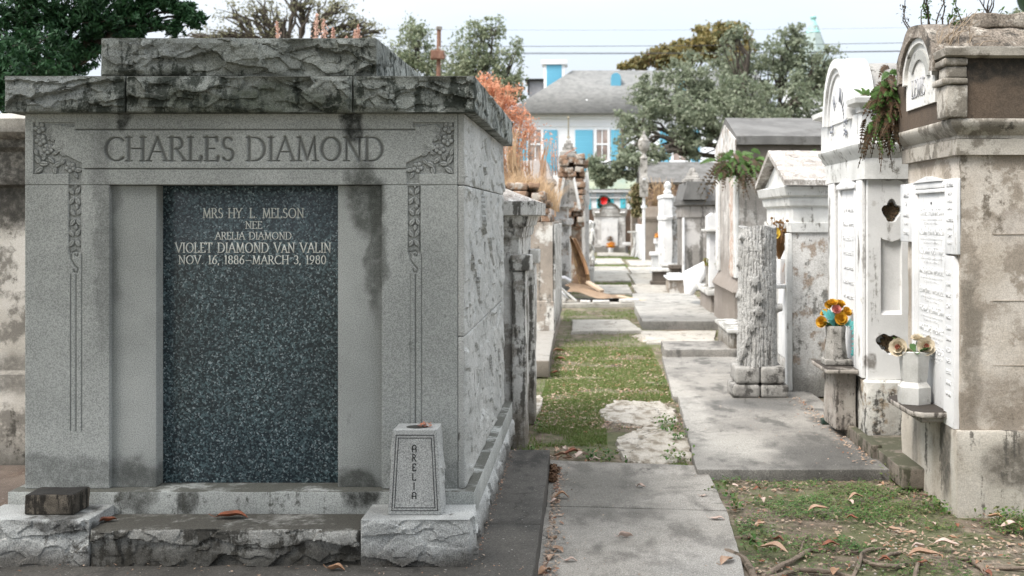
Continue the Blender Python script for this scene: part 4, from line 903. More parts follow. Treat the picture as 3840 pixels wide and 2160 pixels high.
for i, ch in enumerate('D. H. MILLER'):
    if ch == ' ': continue
    a = radians(178 - i * 17.2); rr = .20; st = strokes(ch, 0, 0, .095, (GL[ch][0]) * .062, serif=True, thick=.17, thin=.07, centre=True)
    out = []
    for (s0, t0, s1_, t1_, w) in st:
        P = []
        for s, t in ((s0, t0), (s1_, t1_)):
            ly = -(cos(a)) * (rr + t) * 1.; lx = sin(a) * (rr + t); tx = s * sin(a); tz = s * cos(a)
            # screen-right is -Y
            P += [yc - (cos(a) * -1 * 0 + (-(-cos(a)) * (rr + t)) * 1.0 + tx), zc + .0 + lx * 1.0 - tz - .04]
        out.append((P[0], P[1], P[2], P[3], w))
    ribbons(b, out, FX(xa + .0355), .003)
put('lettering', b, flat('slate_lettering', (.20, .21, .24), .7), r2, angle=0)
b = MB(); prism(b, arcp(yc, zc, .40, .44, 0, 180, 20), 2.0, 2.28, 'x', 5); V = b.v[-1]; V[:, 2] += .012 * fbm(V * 5, 4, 2)
fixn(put('barrel_crust', b, stone('grey_crust', (.30, .29, .27), (.22, .21, .2), s1=6, stain=(.07, .065, .055), amt=.35, ss=6, bump=.8), r2))
b = MB()
for i in range(46):
    a = random.uniform(0, pi * .8); x = random.uniform(2.02, 2.42); gbox(b, x - .05, x + .06, yc - .04 - .36 * cos(a), yc + .04 - .36 * cos(a), zc + .36 * sin(a) - .03, zc + .36 * sin(a) + .03, res=.03, r=.012, amp=.012, freq=14, seed=i)
put('exposed_brick', b, stone('crumbled_brick', (.16, .105, .07), (.09, .065, .048), s1=10, stain=(.03, .028, .024), amt=.4, ss=9, bump=.9, bs=40), r2)
zt2 = VZ(484, yat(2140, XG)); ya, yb = yat(2161, XG), yat(2119, XG)
b = MB(); gbox(b, XG - .03, XG - .001, yb - .04, yb, .52, zt2 + .02, res=.4, r=.004); gbox(b, XG - .03, XG - .001, ya, ya + .04, .52, zt2 + .02, res=.4, r=.004); gbox(b, XG - .045, XG - .001, ya - .01, yb + .01, zt2 + .022, zt2 + .06, res=.4, r=.006)
prism(b, [(ya, zt2 + .062), (yb, zt2 + .062), ((ya + yb) / 2, zt2 + .11)], XG - .035, XG - .001, 'x'); put('tablet_frame', b, m_marble, r2)
b = MB(); gbox(b, XG - .012, XG - .0005, ya + .041, yb - .041, .52, zt2 + .018, res=.4, r=.002); tb = put('tablet', b, m_marble, r2)
b = MB(); facade_text(b, XG - .012, [(t, zt2 - .14 - i * .105, .034, .72) for i, t in enumerate(('D. H. MILLER', 'AND WIFE', 'ALBERT', 'HERBERT', 'CHARLES MILLER', 'ROBERT MILLER', 'W. MILLER', 'ANNA', 'MILLER'))], (ya + yb) / 2, yb - ya - .1, th=.003); put('lettering', b, m_marble, tb, angle=0)
b = MB(); gbox(b, 1.64, XG - .03, 8.28, 8.86, .505, .54, res=.04, r=.012, amp=.005, freq=9, seed=6); gbox(b, 1.72, XG - .03, 8.36, 8.78, .1, .504, res=.06, r=.01, amp=.008, freq=6, seed=8)
put('shelf', b, m_shelf, r2)
m_lich = stone('lichened_vase_stone', (.36, .345, .32), (.24, .23, .21), s1=9, grain=.35, stain=(.08, .075, .065), amt=.45, ss=12, streak=.1, bump=.7, bs=50)
vc_ = (1.765, 8.56, .542)
vz = thing('memorial_vase', 'squat lichened stone vase on the shelf of the white MILLER tomb', 'vase', vc_)
b = MB(); gbox(b, vc_[0] - .095, vc_[0] + .10, vc_[1] - .08, vc_[1] + .08, vc_[2], vc_[2] + .04, res=.04, r=.006, amp=.003, freq=9); put('foot', b, m_lich, vz)
b = MB(); lathe(b, (vc_[0] - .005, vc_[1], vc_[2] + .041), [(.083, 0), (.085, .02), (.074, .09), (.070, .17), (.075, .225), (.07, .235), (.055, .235), (.05, .21), (.001, .21)], 8, rot=pi / 8); put('body', b, m_lich, vz, angle=30)
m_gold = leafmat('gold_petals', [(.62, .33, .02), (.7, .42, .04), (.55, .26, .02)], trans=.2); m_rosep = leafmat('rose_pink_petals', [(.6, .16, .16), (.68, .3, .25)], trans=.2); m_teal = leafmat('teal_fern', [(.10, .42, .42), (.16, .52, .50)], trans=.2)
cc = (vc_[0] - .005, vc_[1], vc_[2] + .27)
EXB = [('flower', (RNG.uniform(-.1, .09), RNG.uniform(-.04, .04), RNG.uniform(.03, .17)), (RNG.uniform(-.6, .6), -1, RNG.uniform(-.2, .8)), RNG.uniform(.03, .042), m_gold, None, ((9, 1., .2), (8, .7, .7), (5, .4, 1.4))) for _q in range(5)]
bq = bouquet('flower_bouquet', 'golden yellow silk flowers with a pink bow and turquoise fern in the lichened vase', cc,
  [('flower', (-.095, 0, .03), (-.5, -.8, .2), .055, m_gold, m_gold, R3_), ('flower', (.03, -.03, .055), (0, -1, .3), .062, m_gold, m_gold, R3_), ('flower', (.075, .0, .10), (.4, -.7, .5), .05, m_gold, None, R3_), ('flower', (-.02, 0, .16), (-.1, -.5, .9), .05, m_gold, None, R3_), ('flower', (.04, .03, .155), (.3, -.5, .8), .045, m_gold, None, R3_), ('pink_flower', (.0, -.02, .12), (0, -.9, .5), .045, m_rosep, None, R3_), ('flower', (-.07, .03, .09), (-.6, -.4, .6), .04, m_gold, None, R3_)] + EXB, 16)
def fern(mb, pts, w, n=14, taper=True):
    pts = np.array(pts, float); L = len(pts) - 1; tube(mb, pts, .0025, 4)
    for i in range(1, n):
        t = i / n * L; a = int(min(t, L - 1)); f = t - a; p = pts[a] * (1 - f) + pts[a + 1] * f; d = pts[a + 1] - pts[a]; d /= np.linalg.norm(d) + 1e-9
        s = np.cross(d, (.2, -.9, .3)); s /= np.linalg.norm(s) + 1e-9; ww = w * (sin(pi * (.12 + .85 * i / n)) if taper else 1)
        for q in (-1, 1):
            e = s * q * ww + d * ww * .35; h = d * w * .27; mb.add([p - h, p + e * .5 - h * .9, p + e, p + e * .5 + h * .9, p + h], np.array([[0, 1, 2, 3, 4]]))
b = MB(); c0 = np.array(cc); fern(b, [c0 + (.05, -.02, .02), c0 + (.11, -.04, .03), c0 + (.145, -.05, -.04), c0 + (.13, -.06, -.15), c0 + (.10, -.06, -.21)], .045, 12); fern(b, [c0, c0 + (-.03, -.03, .06), c0 + (-.06, -.03, .12)], .04, 10); fern(b, [c0, c0 + (-.05, -.02, .07), c0 + (-.10, -.01, .12)], .03, 9)
put('fern_leaf', b, m_teal, bq, angle=0)

# kerb stones between R1 and R2
m_kerb = stone('mossy_kerb', (.22, .19, .155), (.14, .12, .10), s1=6, stain=(.05, .05, .03), amt=.5, ss=5, bump=.8, top=((.07, .07, .045), .5))
b = MB(); gbox(b, 1.80, 1.86, 7.62, 8.6, .03, .14, res=.05, r=.01, amp=.01, seed=4); gbox(b, 1.83, 3.2, 7.0, 8.08, .0, .12, res=.08, r=.01, amp=.008, seed=5)
tag(put('kerb_stone', b, m_kerb), 'low mossy kerb at the foot of the white MILLER tomb', 'kerb')
b = MB(); gbox(b, UX(2066, 8.9), UX(2086, 8.9), 8.86, 8.94, .052, .095, res=.02, r=.008, amp=.003)
tag(put('flower_pot', b, flat('dark_green_plastic', (.02, .04, .03), .5)), 'small dark green plastic pot on the slab before the white tomb', 'pot')

# ---- R3 : small grey-white tomb with gabled roof
m_r3 = stone('greywhite_plaster', (.66, .65, .63), (.48, .47, .45), s1=4, c3=(.33, .27, .22), c3amt=.33, s3=5, grain=.3, gs=120, stain=(.15, .145, .13), amt=.42, ss=3.2, streak=.4, bump=.6, bs=28, foot=(.12, .3, (.14, .135, .12)))
m_r3t = stone('white_trim', (.72, .72, .70), (.58, .58, .56), s1=5, grain=.2, stain=(.15, .14, .12), amt=.3, ss=5, streak=.5, bump=.4)
m_r3roof = stone('lichened_roof', (.36, .335, .31), (.27, .245, .22), s1=5, c3=(.55, .53, .50), c3amt=.35, s3=12, grain=.4, gs=100, stain=(.12, .1, .085), amt=.3, ss=6, streak=.1, bump=.8, bs=25)
r3 = thing('gabled_tomb', 'small grey-white plaster tomb with lichened gable roof beside the tree-trunk gravestone', 'tomb', (2.6, 11.3, 0))
H0, H1, XH = 10.6, 12.15, 1.80
b = MB(); rectloft(b, XH, 4.4, H0, H1, [(0, 0), (0, 1.46)], res=.1, amp=.012, freq=3, seed=31); put('wall', b, m_r3, r3)
b = MB(); rectloft(b, XH, 4.4, H0, H1, [(.02, 1.462), (.025, 1.545), (.0, 1.55), (0.0, 1.68), (.03, 1.70), (.04, 1.76), (.03, 1.77), (.07, 1.79), (.09, 1.865), (.05, 1.88)], res=.08, amp=.008, seed=33); put('cornice', b, m_r3t, r3)
ym = (H0 + H1) / 2
b = MB(); prism(b, [(H0 - .1, 1.88), (H1 + .1, 1.88), (ym, 2.17)], XH - .0, 4.45, 'x', 0); prism(b, [(H0 - .06, 1.881), (H1 + .06, 1.881), (ym, 2.12)], XH - .02, XH - .001, 'x', 0); put('gable', b, m_r3t, r3)
b = MB()
for sg in (-1, 1):
    ye = (H0 - .14) if sg < 0 else (H1 + .14)
    prism(b, [(ye, 1.875), (ym, 2.175), (ym, 2.23), (ye, 1.925)], XH - .10, 4.48, 'x', 16); wob(b, .01, 5, 3)
fixn(put('roof', b, m_r3roof, r3))
b = MB(); gbox(b, XH - .012, XH - .001, H0 + .14, H0 + .75, .3, 1.40, res=.4, r=.003); put('front_tablet', b, m_marble, r3)
b = MB(); gbox(b, XH - .05, XH - .002, H0 + .0, H0 + .13, .05, 1.45, res=.15, r=.006, amp=.004); gbox(b, XH - .05, XH - .002, H0 + .76, H0 + .86, .05, 1.45, res=.15, r=.006, amp=.004); put('pilaster', b, m_r3t, r3)
vc_ = (XH - .085, 10.82, .995)
b = MB(); gbox(b, XH - .15, XH - .051, 10.66, 10.99, .955, .993, res=.1, r=.006); put('shelf', b, m_marble, r3)
vz = thing('memorial_vase', 'white marble vase on the shelf of the small gabled tomb', 'vase', vc_)
b = MB(); lathe(b, (XH - .085, 10.82, .995), [(.06, 0), (.06, .03), (.055, .05), (.062, .2), (.055, .22), (.04, .22), (.001, .2)], 8); put('body', b, m_marble, vz, angle=30)
cc = (XH - .085, 10.82, 1.2)
m_dry = leafmat('dried_stems', [(.10, .06, .03), (.17, .10, .04), (.2, .09, .03)], trans=.1); m_yel = leafmat('yellow_petals', [(.65, .42, .05), (.7, .5, .08)], trans=.2)
t = thing('dried_flowers', 'dried brown flower stems with one yellow bloom in the white vase of the gabled tomb', 'flowers', cc)
b = MB()
for i in range(60):
    a = random.uniform(0, 6.28); r_ = random.uniform(.02, .15); h = random.uniform(.17, .40); p = np.array(cc) + (cos(a) * r_, sin(a) * r_ * .6, h); tube(b, [cc, np.array(cc) + (cos(a) * r_ * .4, sin(a) * r_ * .3, h * .5), p], .0034, 4)
    if i % 2: lathe(b, p, [(.001, -.01), (.014, 0), (.012, .012), (.001, .018)], 6)
put('stem_cluster', b, m_dry, t)
b = MB(); rose(b, np.array(cc) + (-.06, -.08, .25), (-.2, -1, .1), .075, ((12, 1, .1), (10, .7, .5))); put('flower', b, m_yel, t, angle=60)
b = MB(); q = np.array(cc); tube(b, [q + (-.05, -.03, .0), q + (-.09, -.05, .02), q + (-.105, -.05, -.05)], [.004, .008, .011], 6); tube(b, [q + (.02, -.07, -.1), q + (.035, -.075, -.02), q + (.05, -.08, -.1), q + (.045, -.085, -.24)], [.003, .003, .008, .012], 6); put('foxtail', b, flat('orange_foxtail', (.5, .26, .13), .9), t)

# ---- tree-trunk gravestone
m_trunk = stone('carved_grey_stone', (.44, .435, .42), (.33, .325, .31), s1=6, grain=.4, gs=140, stain=(.13, .125, .115), amt=.34, ss=5, streak=.6, bump=.5, bs=40, bd=.006)
tg = thing('tree_trunk_gravestone', 'grey gravestone carved as a bark-covered tree trunk with ivy on a stone cushion base', 'gravestone', (1.453, 10.38, .05))
b = MB(); nz, nt = 150, 200; zz = np.linspace(.31, 1.515, nz); th = np.linspace(0, 2 * pi, nt, endpoint=False)
T, Zz = np.meshgrid(th, zz); P = np.stack([np.cos(T) * 2.2, np.sin(T) * 2.2, Zz * 1.2], -1).reshape(-1, 3)
wv = fbm(P * 1.1, 3, 5).reshape(T.shape) * .25; ph = (T + wv * .6 + .05 * np.sin(Zz * 9 + T * 3)) * 30 / (2 * pi); rid = np.abs((ph % 1) - .5) * 2
plate = fbm(np.stack([np.floor(ph).ravel() * 3.3, Zz.ravel() * 7, Zz.ravel() * 0], 1), 3, 6).reshape(T.shape)
R_ = .165 + .012 * (1 - (Zz - .31) / 1.2) - .016 * np.clip((.22 - rid) / .3, 0, 1) - .006 * (np.abs(((Zz * 9 + np.floor(ph) * .37 + fbm(P * 3, 2, 4).reshape(T.shape)) % 1) - .5) < .06) + .006 * plate + .012 * fbm(P * .9, 3, 8).reshape(T.shape); R_ *= 1 - .1 * np.clip((.36 - Zz) / .06, 0, 1) * 0
cut = np.clip(1 - rid / .2, 0, 1) * .8
tt = .012 * np.sin(3 * T); Vx = np.stack([1.453 + R_ * np.cos(T), 10.38 + R_ * np.sin(T), Zz + (Zz > 1.5) * tt], -1).reshape(-1, 3)
i = np.arange((nz - 1) * nt); r = i // nt; c = i % nt; c2 = (c + 1) % nt
b.add(Vx, [np.stack([r * nt + c, r * nt + c2, (r + 1) * nt + c2, (r + 1) * nt + c], 1), (np.arange(nt) + (nz - 1) * nt)[None]], cut.ravel()); put('trunk', b, m_trunk, tg, angle=60)
for (a, z, L, rr) in ((3.7, 1.42, .05, .035), (3.35, 1.2, .03, .045), (3.3, .93, .03, .05), (-.35, .80, .07, .035), (3.3, .60, .03, .03)):
    b = MB(); p = np.array([1.453 + .15 * cos(a), 10.38 - .15 * abs(sin(a)), z]); d = np.array([cos(a), -abs(sin(a)) * .6, .25]); tube(b, [p, p + d * L * .6, p + d * L], [rr * 1.3, rr, rr * .9], 10); wob(b, .008, 18, 3)
    put('branch_stub', b, m_trunk, tg)
b = MB()
for (u, v, s) in ((1897, 705, .05), (1907, 748, .052), (1906, 780, .052), (1890, 820, .05), (1880, 858, .045), (1872, 884, .048), (1862, 905, .03)):
    x = UX(u, 10.22) ; z = VZ(v, 10.22); y = 10.38 - math.sqrt(max(.01, .186 ** 2 - (x - 1.453) ** 2)) - .012; s = s * 1.15
    q = [(0, -.9), (.35, -.6), (.55, -.75), (.5, -.3), (1, -.1), (.6, .25), (.55, .6), (.2, .55), (0, 1.), (-.25, .5), (-.65, .55), (-.6, .15), (-1, -.15), (-.5, -.3), (-.5, -.8), (-.2, -.6)]
    n = len(q); V = [(x, y - .014, z)] + [(x + a_ * s * .8, y - .006, z + e * s) for a_, e in q] + [(x + a_ * s * .85, y + .02, z + e * s * 1.05) for a_, e in q]
    b.add(V, [(0, i + 1, (i + 1) % n + 1) for i in range(n)] + [(i + 1, n + i + 1, n + (i + 1) % n + 1, (i + 1) % n + 1) for i in range(n)])
st_ = [(UX(u, 10.2), 10.205, VZ(v, 10.2)) for u, v in ((1895, 690), (1908, 730), (1904, 765), (1900, 800), (1885, 840), (1874, 870), (1865, 900))]; tube(b, st_, .006, 5)
fixn(put('ivy', b, m_trunk, tg, angle=50))
b = MB()
for zl, zh, w in ((.05, .165, .0), (.17, .315, -.03)):
    for sx in (-1, 1):
        for sy in (-1, 1):
            x0 = 1.453 + (0 if sx > 0 else -.245 - w); gbox(b, 1.453 + (.003 if sx > 0 else -.243 - w), 1.453 + (.243 + w if sx > 0 else -.003), 10.37 + (.003 if sy > 0 else -.2), 10.37 + (.2 if sy > 0 else -.003), zl, zh, res=.02, r=.026, amp=.004, freq=20, seed=int(zl * 100 + sx))
put('cushion_base', b, stone('dark_cushion_stone', (.33, .32, .30), (.23, .22, .205), s1=6, grain=.3, stain=(.07, .066, .06), amt=.42, ss=7, streak=.1, bump=.7, bs=40), tg, angle=60)
# ================================================================ left row beyond the granite tomb
m_peel = stone('peeling_whitewash', (.70, .69, .66), (.54, .53, .50), s1=5, c3=(.30, .28, .25), c3amt=.35, s3=5, grain=.25, stain=(.07, .065, .055), amt=.5, ss=3.5, streak=.75, bump=.8, bs=30, bd=.012, foot=(.12, .35, (.13, .11, .085)))
m_peeld = stone('mildewed_whitewash', (.42, .41, .38), (.28, .27, .25), s1=5, c3=(.12, .115, .10), c3amt=.6, s3=6, grain=.3, stain=(.035, .034, .03), amt=.6, ss=4, streak=.3, bump=.8, bs=30, bd=.012)
l1 = thing('plaster_tomb', 'white-washed tomb with peeling pilasters and low hipped roof directly behind the granite tomb', 'tomb', (-.9, 8.7, 0))
b = MB(); rectloft(b, -2.4, -.475, 7.93, 9.5, [(0, 0), (0, 1.33), (.0, 1.46)], res=.06, amp=.012, freq=5, seed=41); put('wall', b, m_peel, l1)
b = MB(); rectloft(b, -2.4, -.475, 7.93, 9.5, [(.02, 1.461), (.03, 1.53), (.045, 1.535), (.06, 1.6), (.08, 1.605), (.115, 1.612), (.12, 1.70)], res=.05, amp=.01, freq=5, seed=43, chip=.02); put('cornice', b, m_peel, l1)
b = MB(); rectloft(b, -2.4, -.475, 7.93, 9.5, [(.12, 1.701), (-.55, 1.96)], res=.2, amp=.008); put('roof', b, m_r3roof, l1)
for ya, yb in ((7.90, 8.22), (9.18, 9.53)):
    b = MB(); gbox(b, -.52, -.43, ya, yb, 0, 1.24, res=.05, r=.008, amp=.014, freq=6, seed=int(ya * 10)); p_ = put('pilaster', b, m_peel, l1)
    b = MB(); gbox(b, -.53, -.395, ya - .02, yb + .02, 1.241, 1.345, res=.05, r=.01, amp=.01, freq=7, seed=int(ya * 11)); put('capital', b, m_peel, p_)
b = MB(); gbox(b, -1.9, -.6, 7.905, 7.929, .1, 1.45, res=.06, r=.004, amp=.008, freq=5, seed=3); put('side_panel', b, m_peeld, l1)
m_brn2 = stone('brown_grey_plaster', (.36, .31, .26), (.27, .235, .20), s1=2.5, c3=(.62, .6, .56), c3amt=.28, s3=2.4, stain=(.11, .1, .085), amt=.35, ss=2, streak=.6, bump=.6, bs=25)
m_stp = stone('brown_step', (.22, .195, .165), (.15, .135, .115), s1=3, stain=(.07, .06, .05), amt=.4, ss=2.5, streak=.1, bump=.6, top=((.27, .255, .23), .8))
l2 = thing('plaster_tomb', 'brown-grey plaster tomb with crumbling brick top and wide step on the left of the path', 'tomb', (-1.2, 15.5, 0))
b = MB(); gbox(b, -2.6, -.41, 11.85, 14.95, 0, .168, res=.1, r=.012, amp=.01, freq=3, seed=9); V = b.v[-1]; V[:, 0] -= np.clip(V[:, 1] - 11.85, 0, 9) * .012 * (V[:, 0] > -1); put('step', b, m_stp, l2)
b = MB(); rectloft(b, -2.6, -.47, 15, 18.4, [(.012, 0), (.012, .53), (0, .54), (0, 1.53)], res=.15, amp=.012, freq=3, seed=44); put('wall', b, m_brn2, l2)
b = MB(); gbox(b, -.468, -.44, 15.02, 18.38, .16, 1.5, res=.1, r=.008, amp=.012); put('marble_front', b, m_peel, l2)
m_ruin = stone('ruined_brick', (.30, .19, .125), (.19, .13, .09), s1=7, c3=(.42, .38, .33), c3amt=.42, s3=6, stain=(.06, .05, .04), amt=.35, ss=5, streak=.1, bump=.9, bs=18, bd=.02)
def rubble(mb, boxes, seed=0):
    for i, (x0, x1, y0, y1, z0, z1) in enumerate(boxes):
        gbox(mb, x0, x1, y0, y1, z0, z1, res=.05, r=.018, amp=.02, freq=7, seed=seed + i); rotlast(mb, ((x0 + x1) / 2, (y0 + y1) / 2, (z0 + z1) / 2), RNG.normal(0, .04), RNG.normal(0, .05), RNG.normal(0, .08))
b = MB(); bx = []
for row, (z, h) in enumerate(((1.535, .10), (1.64, .08), (1.725, .075), (1.805, .12), (1.93, .09))):
    u = 1388 - row * 3; uu = [1388, 1380, 1386, 1372, 1352][row]
    while uu > 1262: w = random.uniform(14, 34); bx.append((UX(uu - w, 15.2) + .008, UX(uu, 15.2), 15.05 + random.uniform(0, .15), 15.7, z, z + h * random.uniform(.85, 1.0))); uu -= w
rubble(b, bx, 5); gbox(b, -2.5, -.62, 15.6, 17.5, 1.535, 1.9, res=.1, r=.02, amp=.05, freq=3); put('brickwork', b, m_ruin, l2)
l3 = thing('brick_pier_tomb', 'ruined brick pier with stepped stone finial and thin iron rod, left of the path', 'tomb', (-.4, 28, 0))
b = MB(); bx = []
for row in range(13):
    z = 1.35 + row * .127; uu = 1471 - (row % 3) * 2 - (4 if row < 6 else 0)
    if row == 11: uu = 1478
    lo_ = 1404
    while uu > lo_ + 6: w = random.uniform(16, 30); bx.append((max(UX(uu - w, 27), UX(lo_, 27)) + .01, UX(uu, 27), 27 + random.uniform(0, .2), 28, z, z + .118)); uu -= w
rubble(b, bx, 40); gbox(b, -.68, -.2, 27.4, 28.5, 0, 2.8, res=.2, r=.02, amp=.03); put('brickwork', b, m_ruin, l3)
m_fin = stone('grey_finial_stone', (.42, .40, .37), (.28, .265, .245), s1=5, stain=(.1, .095, .08), amt=.45, ss=6, streak=.3, bump=.6)
b = MB(); cx = UX(1430, 27.3)
rectloft(b, cx - .17, cx + .17, 27.1, 27.5, [(.0, 2.9), (.03, 2.95), (.02, 3.08), (-.03, 3.1), (-.03, 3.18), (-.06, 3.19), (-.07, 3.27), (-.11, 3.28), (-.11, 3.34), (-.15, 3.35), (-.15, 3.4)], res=.1, amp=.006); put('finial', b, m_fin, l3)
b = MB(); tube(b, [(cx, 27.3, 3.39), (cx, 27.3, 3.9)], .016, 6); lathe(b, (cx, 27.3, 3.84), [(.001, 0), (.03, .01), (.02, .05), (.001, .07)], 8); lathe(b, (cx, 27.3, 3.4), [(.05, 0), (.03, .03), (.02, .05)], 8); put('iron_rod', b, flat('rusty_iron', (.16, .14, .10), .8, (.3, .27, .2), 20), l3)
l4 = thing('pedimented_tomb', 'narrow grey tomb with steep white-edged gable in the left row', 'tomb', (-.7, 24.5, 0))
b = MB(); rectloft(b, -1.6, -.42, 24, 26.2, [(0, 0), (0, 1.42), (.05, 1.44), (.05, 1.55), (-.05, 1.57), (-.05, 1.78), (.06, 1.8), (.07, 1.9)], res=.2, amp=.012, seed=50); put('wall', b, m_r3, l4)
b = MB(); xc = -.43; prism(b, [(-.66, 1.9), (-.20, 1.9), (-.33, 2.34), (-.53, 2.34)], 24.0, 24.3, 'y'); put('gable', b, m_fin, l4)
for q in (-1, 1):
    b = MB(); prism(b, [(xc + q * .25, 1.75), (xc + q * .19, 1.75), (xc + q * .08, 2.36), (xc + q * .12, 2.40)] if q > 0 else [(xc + q * .25, 1.75), (xc + q * .12, 2.40), (xc + q * .08, 2.36), (xc + q * .19, 1.75)], 23.93, 23.99, 'y')
    fixn(put('white_trim', b, m_r3t, l4))
l5 = thing('white_tomb', 'tall narrow white tomb front rising behind the brick pier on the left', 'tomb', (-.3, 30, 0))
b = MB(); rectloft(b, -1.5, -.06, 29, 34, [(.0, 0), (.0, 1.9), (.05, 1.95), (.05, 2.1), (0, 2.12), (0, 2.6)], res=.3, amp=.015, seed=52, chip=.05); put('wall', b, m_wt, l5)
b = MB(); rectloft(b, -.12, -.03, 28.5, 28.9, [(.0, 0), (0, 2.5), (-.03, 2.7), (-.06, 2.85)], res=.15, amp=.012, seed=53); put('side_pier', b, m_wt_corn, l5)
b = MB(); lathe(b, (UX(1458, 29), 28.9, 2.05), [(.03, 0), (.04, .1), (.10, .2), (.12, .32), (.09, .42), (.03, .46)], 10); put('urn', b, m_fin, l5)
lg = thing('long_vault', 'long pinkish-grey cement vault roof behind the dry grass and orange bush', 'tomb', (-1.4, 22, 0))
b = MB(); rectloft(b, -2.6, -.72, 22, 24, [(0, 0), (0, 2.2), (.05, 2.22), (.05, 2.3), (0, 2.31), (-.1, 2.64)], res=.2, amp=.01, seed=81); put('wall', b, stone('pinkish_cement', (.42, .37, .34), (.32, .29, .27), s1=2, stain=(.18, .17, .155), amt=.35, ss=2, streak=.5), lg)
# rough white pier
ws = thing('encrusted_gravestone', 'lumpy white gravestone pillar left of the far path', 'gravestone', (0, 36, 0))
b = MB(); gbox(b, -.16, .10, 36, 36.3, 0, 1.42, res=.05, r=.04, amp=.13, freq=5, seed=3); put('pillar', b, m_peel, ws)
b = MB(); gbox(b, -.36, -.15, 36.1, 36.4, .0, .5, res=.1, r=.02, amp=.02, freq=5); gbox(b, -.36, -.12, 36.1, 36.4, 1.32, 1.40, res=.1, r=.02, amp=.01); gbox(b, -.34, -.29, 36.2, 36.3, .5, 1.32, res=.1, r=.01, amp=.01); put('side_niche', b, m_wt_corn, ws)
# small white stones along left edge
for i, (u, v, Y, w, h) in enumerate(((1484, 690, 28, .10, .42), (1492, 640, 40, .12, .10), (1463, 672, 33, .22, .30))):
    b = MB(); x = UX(u, Y); gbox(b, x - w, x + w, Y, Y + .2, 0, h, res=.05, r=.03, amp=.02, freq=6, seed=i)
    tag(put('grave_marker', b, m_marble2 if i == 0 else m_wt_corn), ['small blue-grey marble marker at the left edge of the far path', 'low white footstone beside the far path', 'squat white stone block between the left tombs'][i], 'grave marker')
# leaning torn sheet and debris
m_ply = stone('torn_plywood', (.24, .15, .085), (.16, .10, .06), s1=4, c3=(.34, .22, .11), c3amt=.5, s3=3, grain=.2, gs=80, stain=(.10, .055, .03), amt=.35, ss=3, streak=.8, bump=.5, rough=.8)
def sheet(mb, pts, th=.02):
    """pts: grid rows x cols of 3D points"""
    P = np.array(pts, float); n, m, _ = P.shape; V = np.concatenate([P.reshape(-1, 3), (P + (0, th, th * .4)).reshape(-1, 3)]); q = gridf(n, m); mb.add(V, [q, q[:, ::-1] + n * m])
    ed = [(i, 0) for i in range(n)] + [(n - 1, j) for j in range(1, m)] + [(i, m - 1) for i in range(n - 2, -1, -1)] + [(0, j) for j in range(m - 2, 0, -1)]
    ix = [i * m + j for i, j in ed]; mb.add(np.concatenate([V[ix], V[[k + n * m for k in ix]]]), [(k, (k + 1) % len(ix), (k + 1) % len(ix) + len(ix), k + len(ix)) for k in range(len(ix))])
tl = thing('torn_plywood_sheet', 'tall torn brown plywood sheet leaning against the tombs on the left', 'plywood', (-.2, 22.6, .06))
b = MB(); rows = []
for t in np.linspace(0, 1, 12):
    v = 726 - 131 * t; uL = 1462 - 31 * t ** .8; uR = 1486 - 5 * t - 44 * t ** 2.2; rows.append([P3(uL + (uR - uL) * s, v + 3 * sin(s * 9 + t * 5), 22.4 + .7 * t + .25 * sin(s * 3.1) + .05 * sin(t * 9 + s * 6)) for s in np.linspace(0, 1, 7)])
sheet(b, rows); put('sheet', b, m_ply, tl)
b = MB(); rows = []
for t in np.linspace(0, 1, 8):
    v = 690 - 90 * t; u = 1478 - 34 * t ** 1.3; rows.append([P3(u + (s - .5) * 9, v, 22.2 + .6 * t + .08 * sin(s * 4)) for s in np.linspace(0, 1, 4)])
sheet(b, rows); put('split_strip', b, flat('torn_tan_edge', (.5, .33, .2), .8, (.38, .24, .14), 6), tl)
pile = thing('plywood_sheet', 'crumpled brown plywood sheet lying on the slab by the left tombs', 'plywood', (.1, 21.9, .06))
b = MB(); rows = []
for t in np.linspace(0, 1, 9):
    rows.append([(-.42 + 1.05 * t + .06 * sin(s * 7), 21.5 + 1.0 * s, .09 + .26 * (1 - t) ** 1.2 * (.6 + .5 * s) + .03 * sin(9 * t + 5 * s)) for s in np.linspace(0, 1, 6)])
sheet(b, rows, .015); put('sheet', b, flat('light_ply', (.30, .21, .14), .8, (.20, .135, .085), 3), pile)
m_wp = flat('white_painted_board', (.72, .71, .68), .7, (.55, .53, .5), 9)
for i, (p, q, w, lb_) in enumerate((((-.62, 21.35, .40), (-.25, 21.35, .09), .035, 'long white board leaning diagonally on the debris heap'), ((-.60, 21.5, .30), (-.42, 21.4, .10), .06, 'short white board at the left of the debris heap'),
        ((-.18, 21.28, .09), (.0, 21.28, .085), .04, 'shortest white board at the front of the debris heap'), ((.04, 21.27, .09), (.34, 21.27, .09), .04, 'white board lying flat in the middle of the debris front'), ((.52, 21.3, .10), (.86, 21.35, .10), .055, 'broad white board at the right end of the debris'),
        ((.5, 21.9, .14), (.98, 21.5, .08), .03, 'tan splintered board pointing right from the debris'), ((-.05, 22.3, .38), (.22, 22.1, .22), .05, 'grey-tan plank behind the debris heap'))):
    b = MB(); p = np.array(p); q = np.array(q); d = (q - p); L = np.linalg.norm(d); gbox(b, 0, L, -.06, .06, -w / 2, w / 2, res=.2, r=.008); V = b.v[-1]; d /= L; s = np.cross(d, (0, 0, 1)); s /= np.linalg.norm(s); n_ = np.cross(s, d); b.v[-1] = p + V[:, :1] * d + V[:, 1:2] * s + V[:, 2:] * n_
    o = put('board', b, m_wp if i < 5 else flat('tan_board', (.5, .4, .3), .8, (.38, .3, .22), 5)); tag(o, lb_, 'board', 'boards in the debris heap')
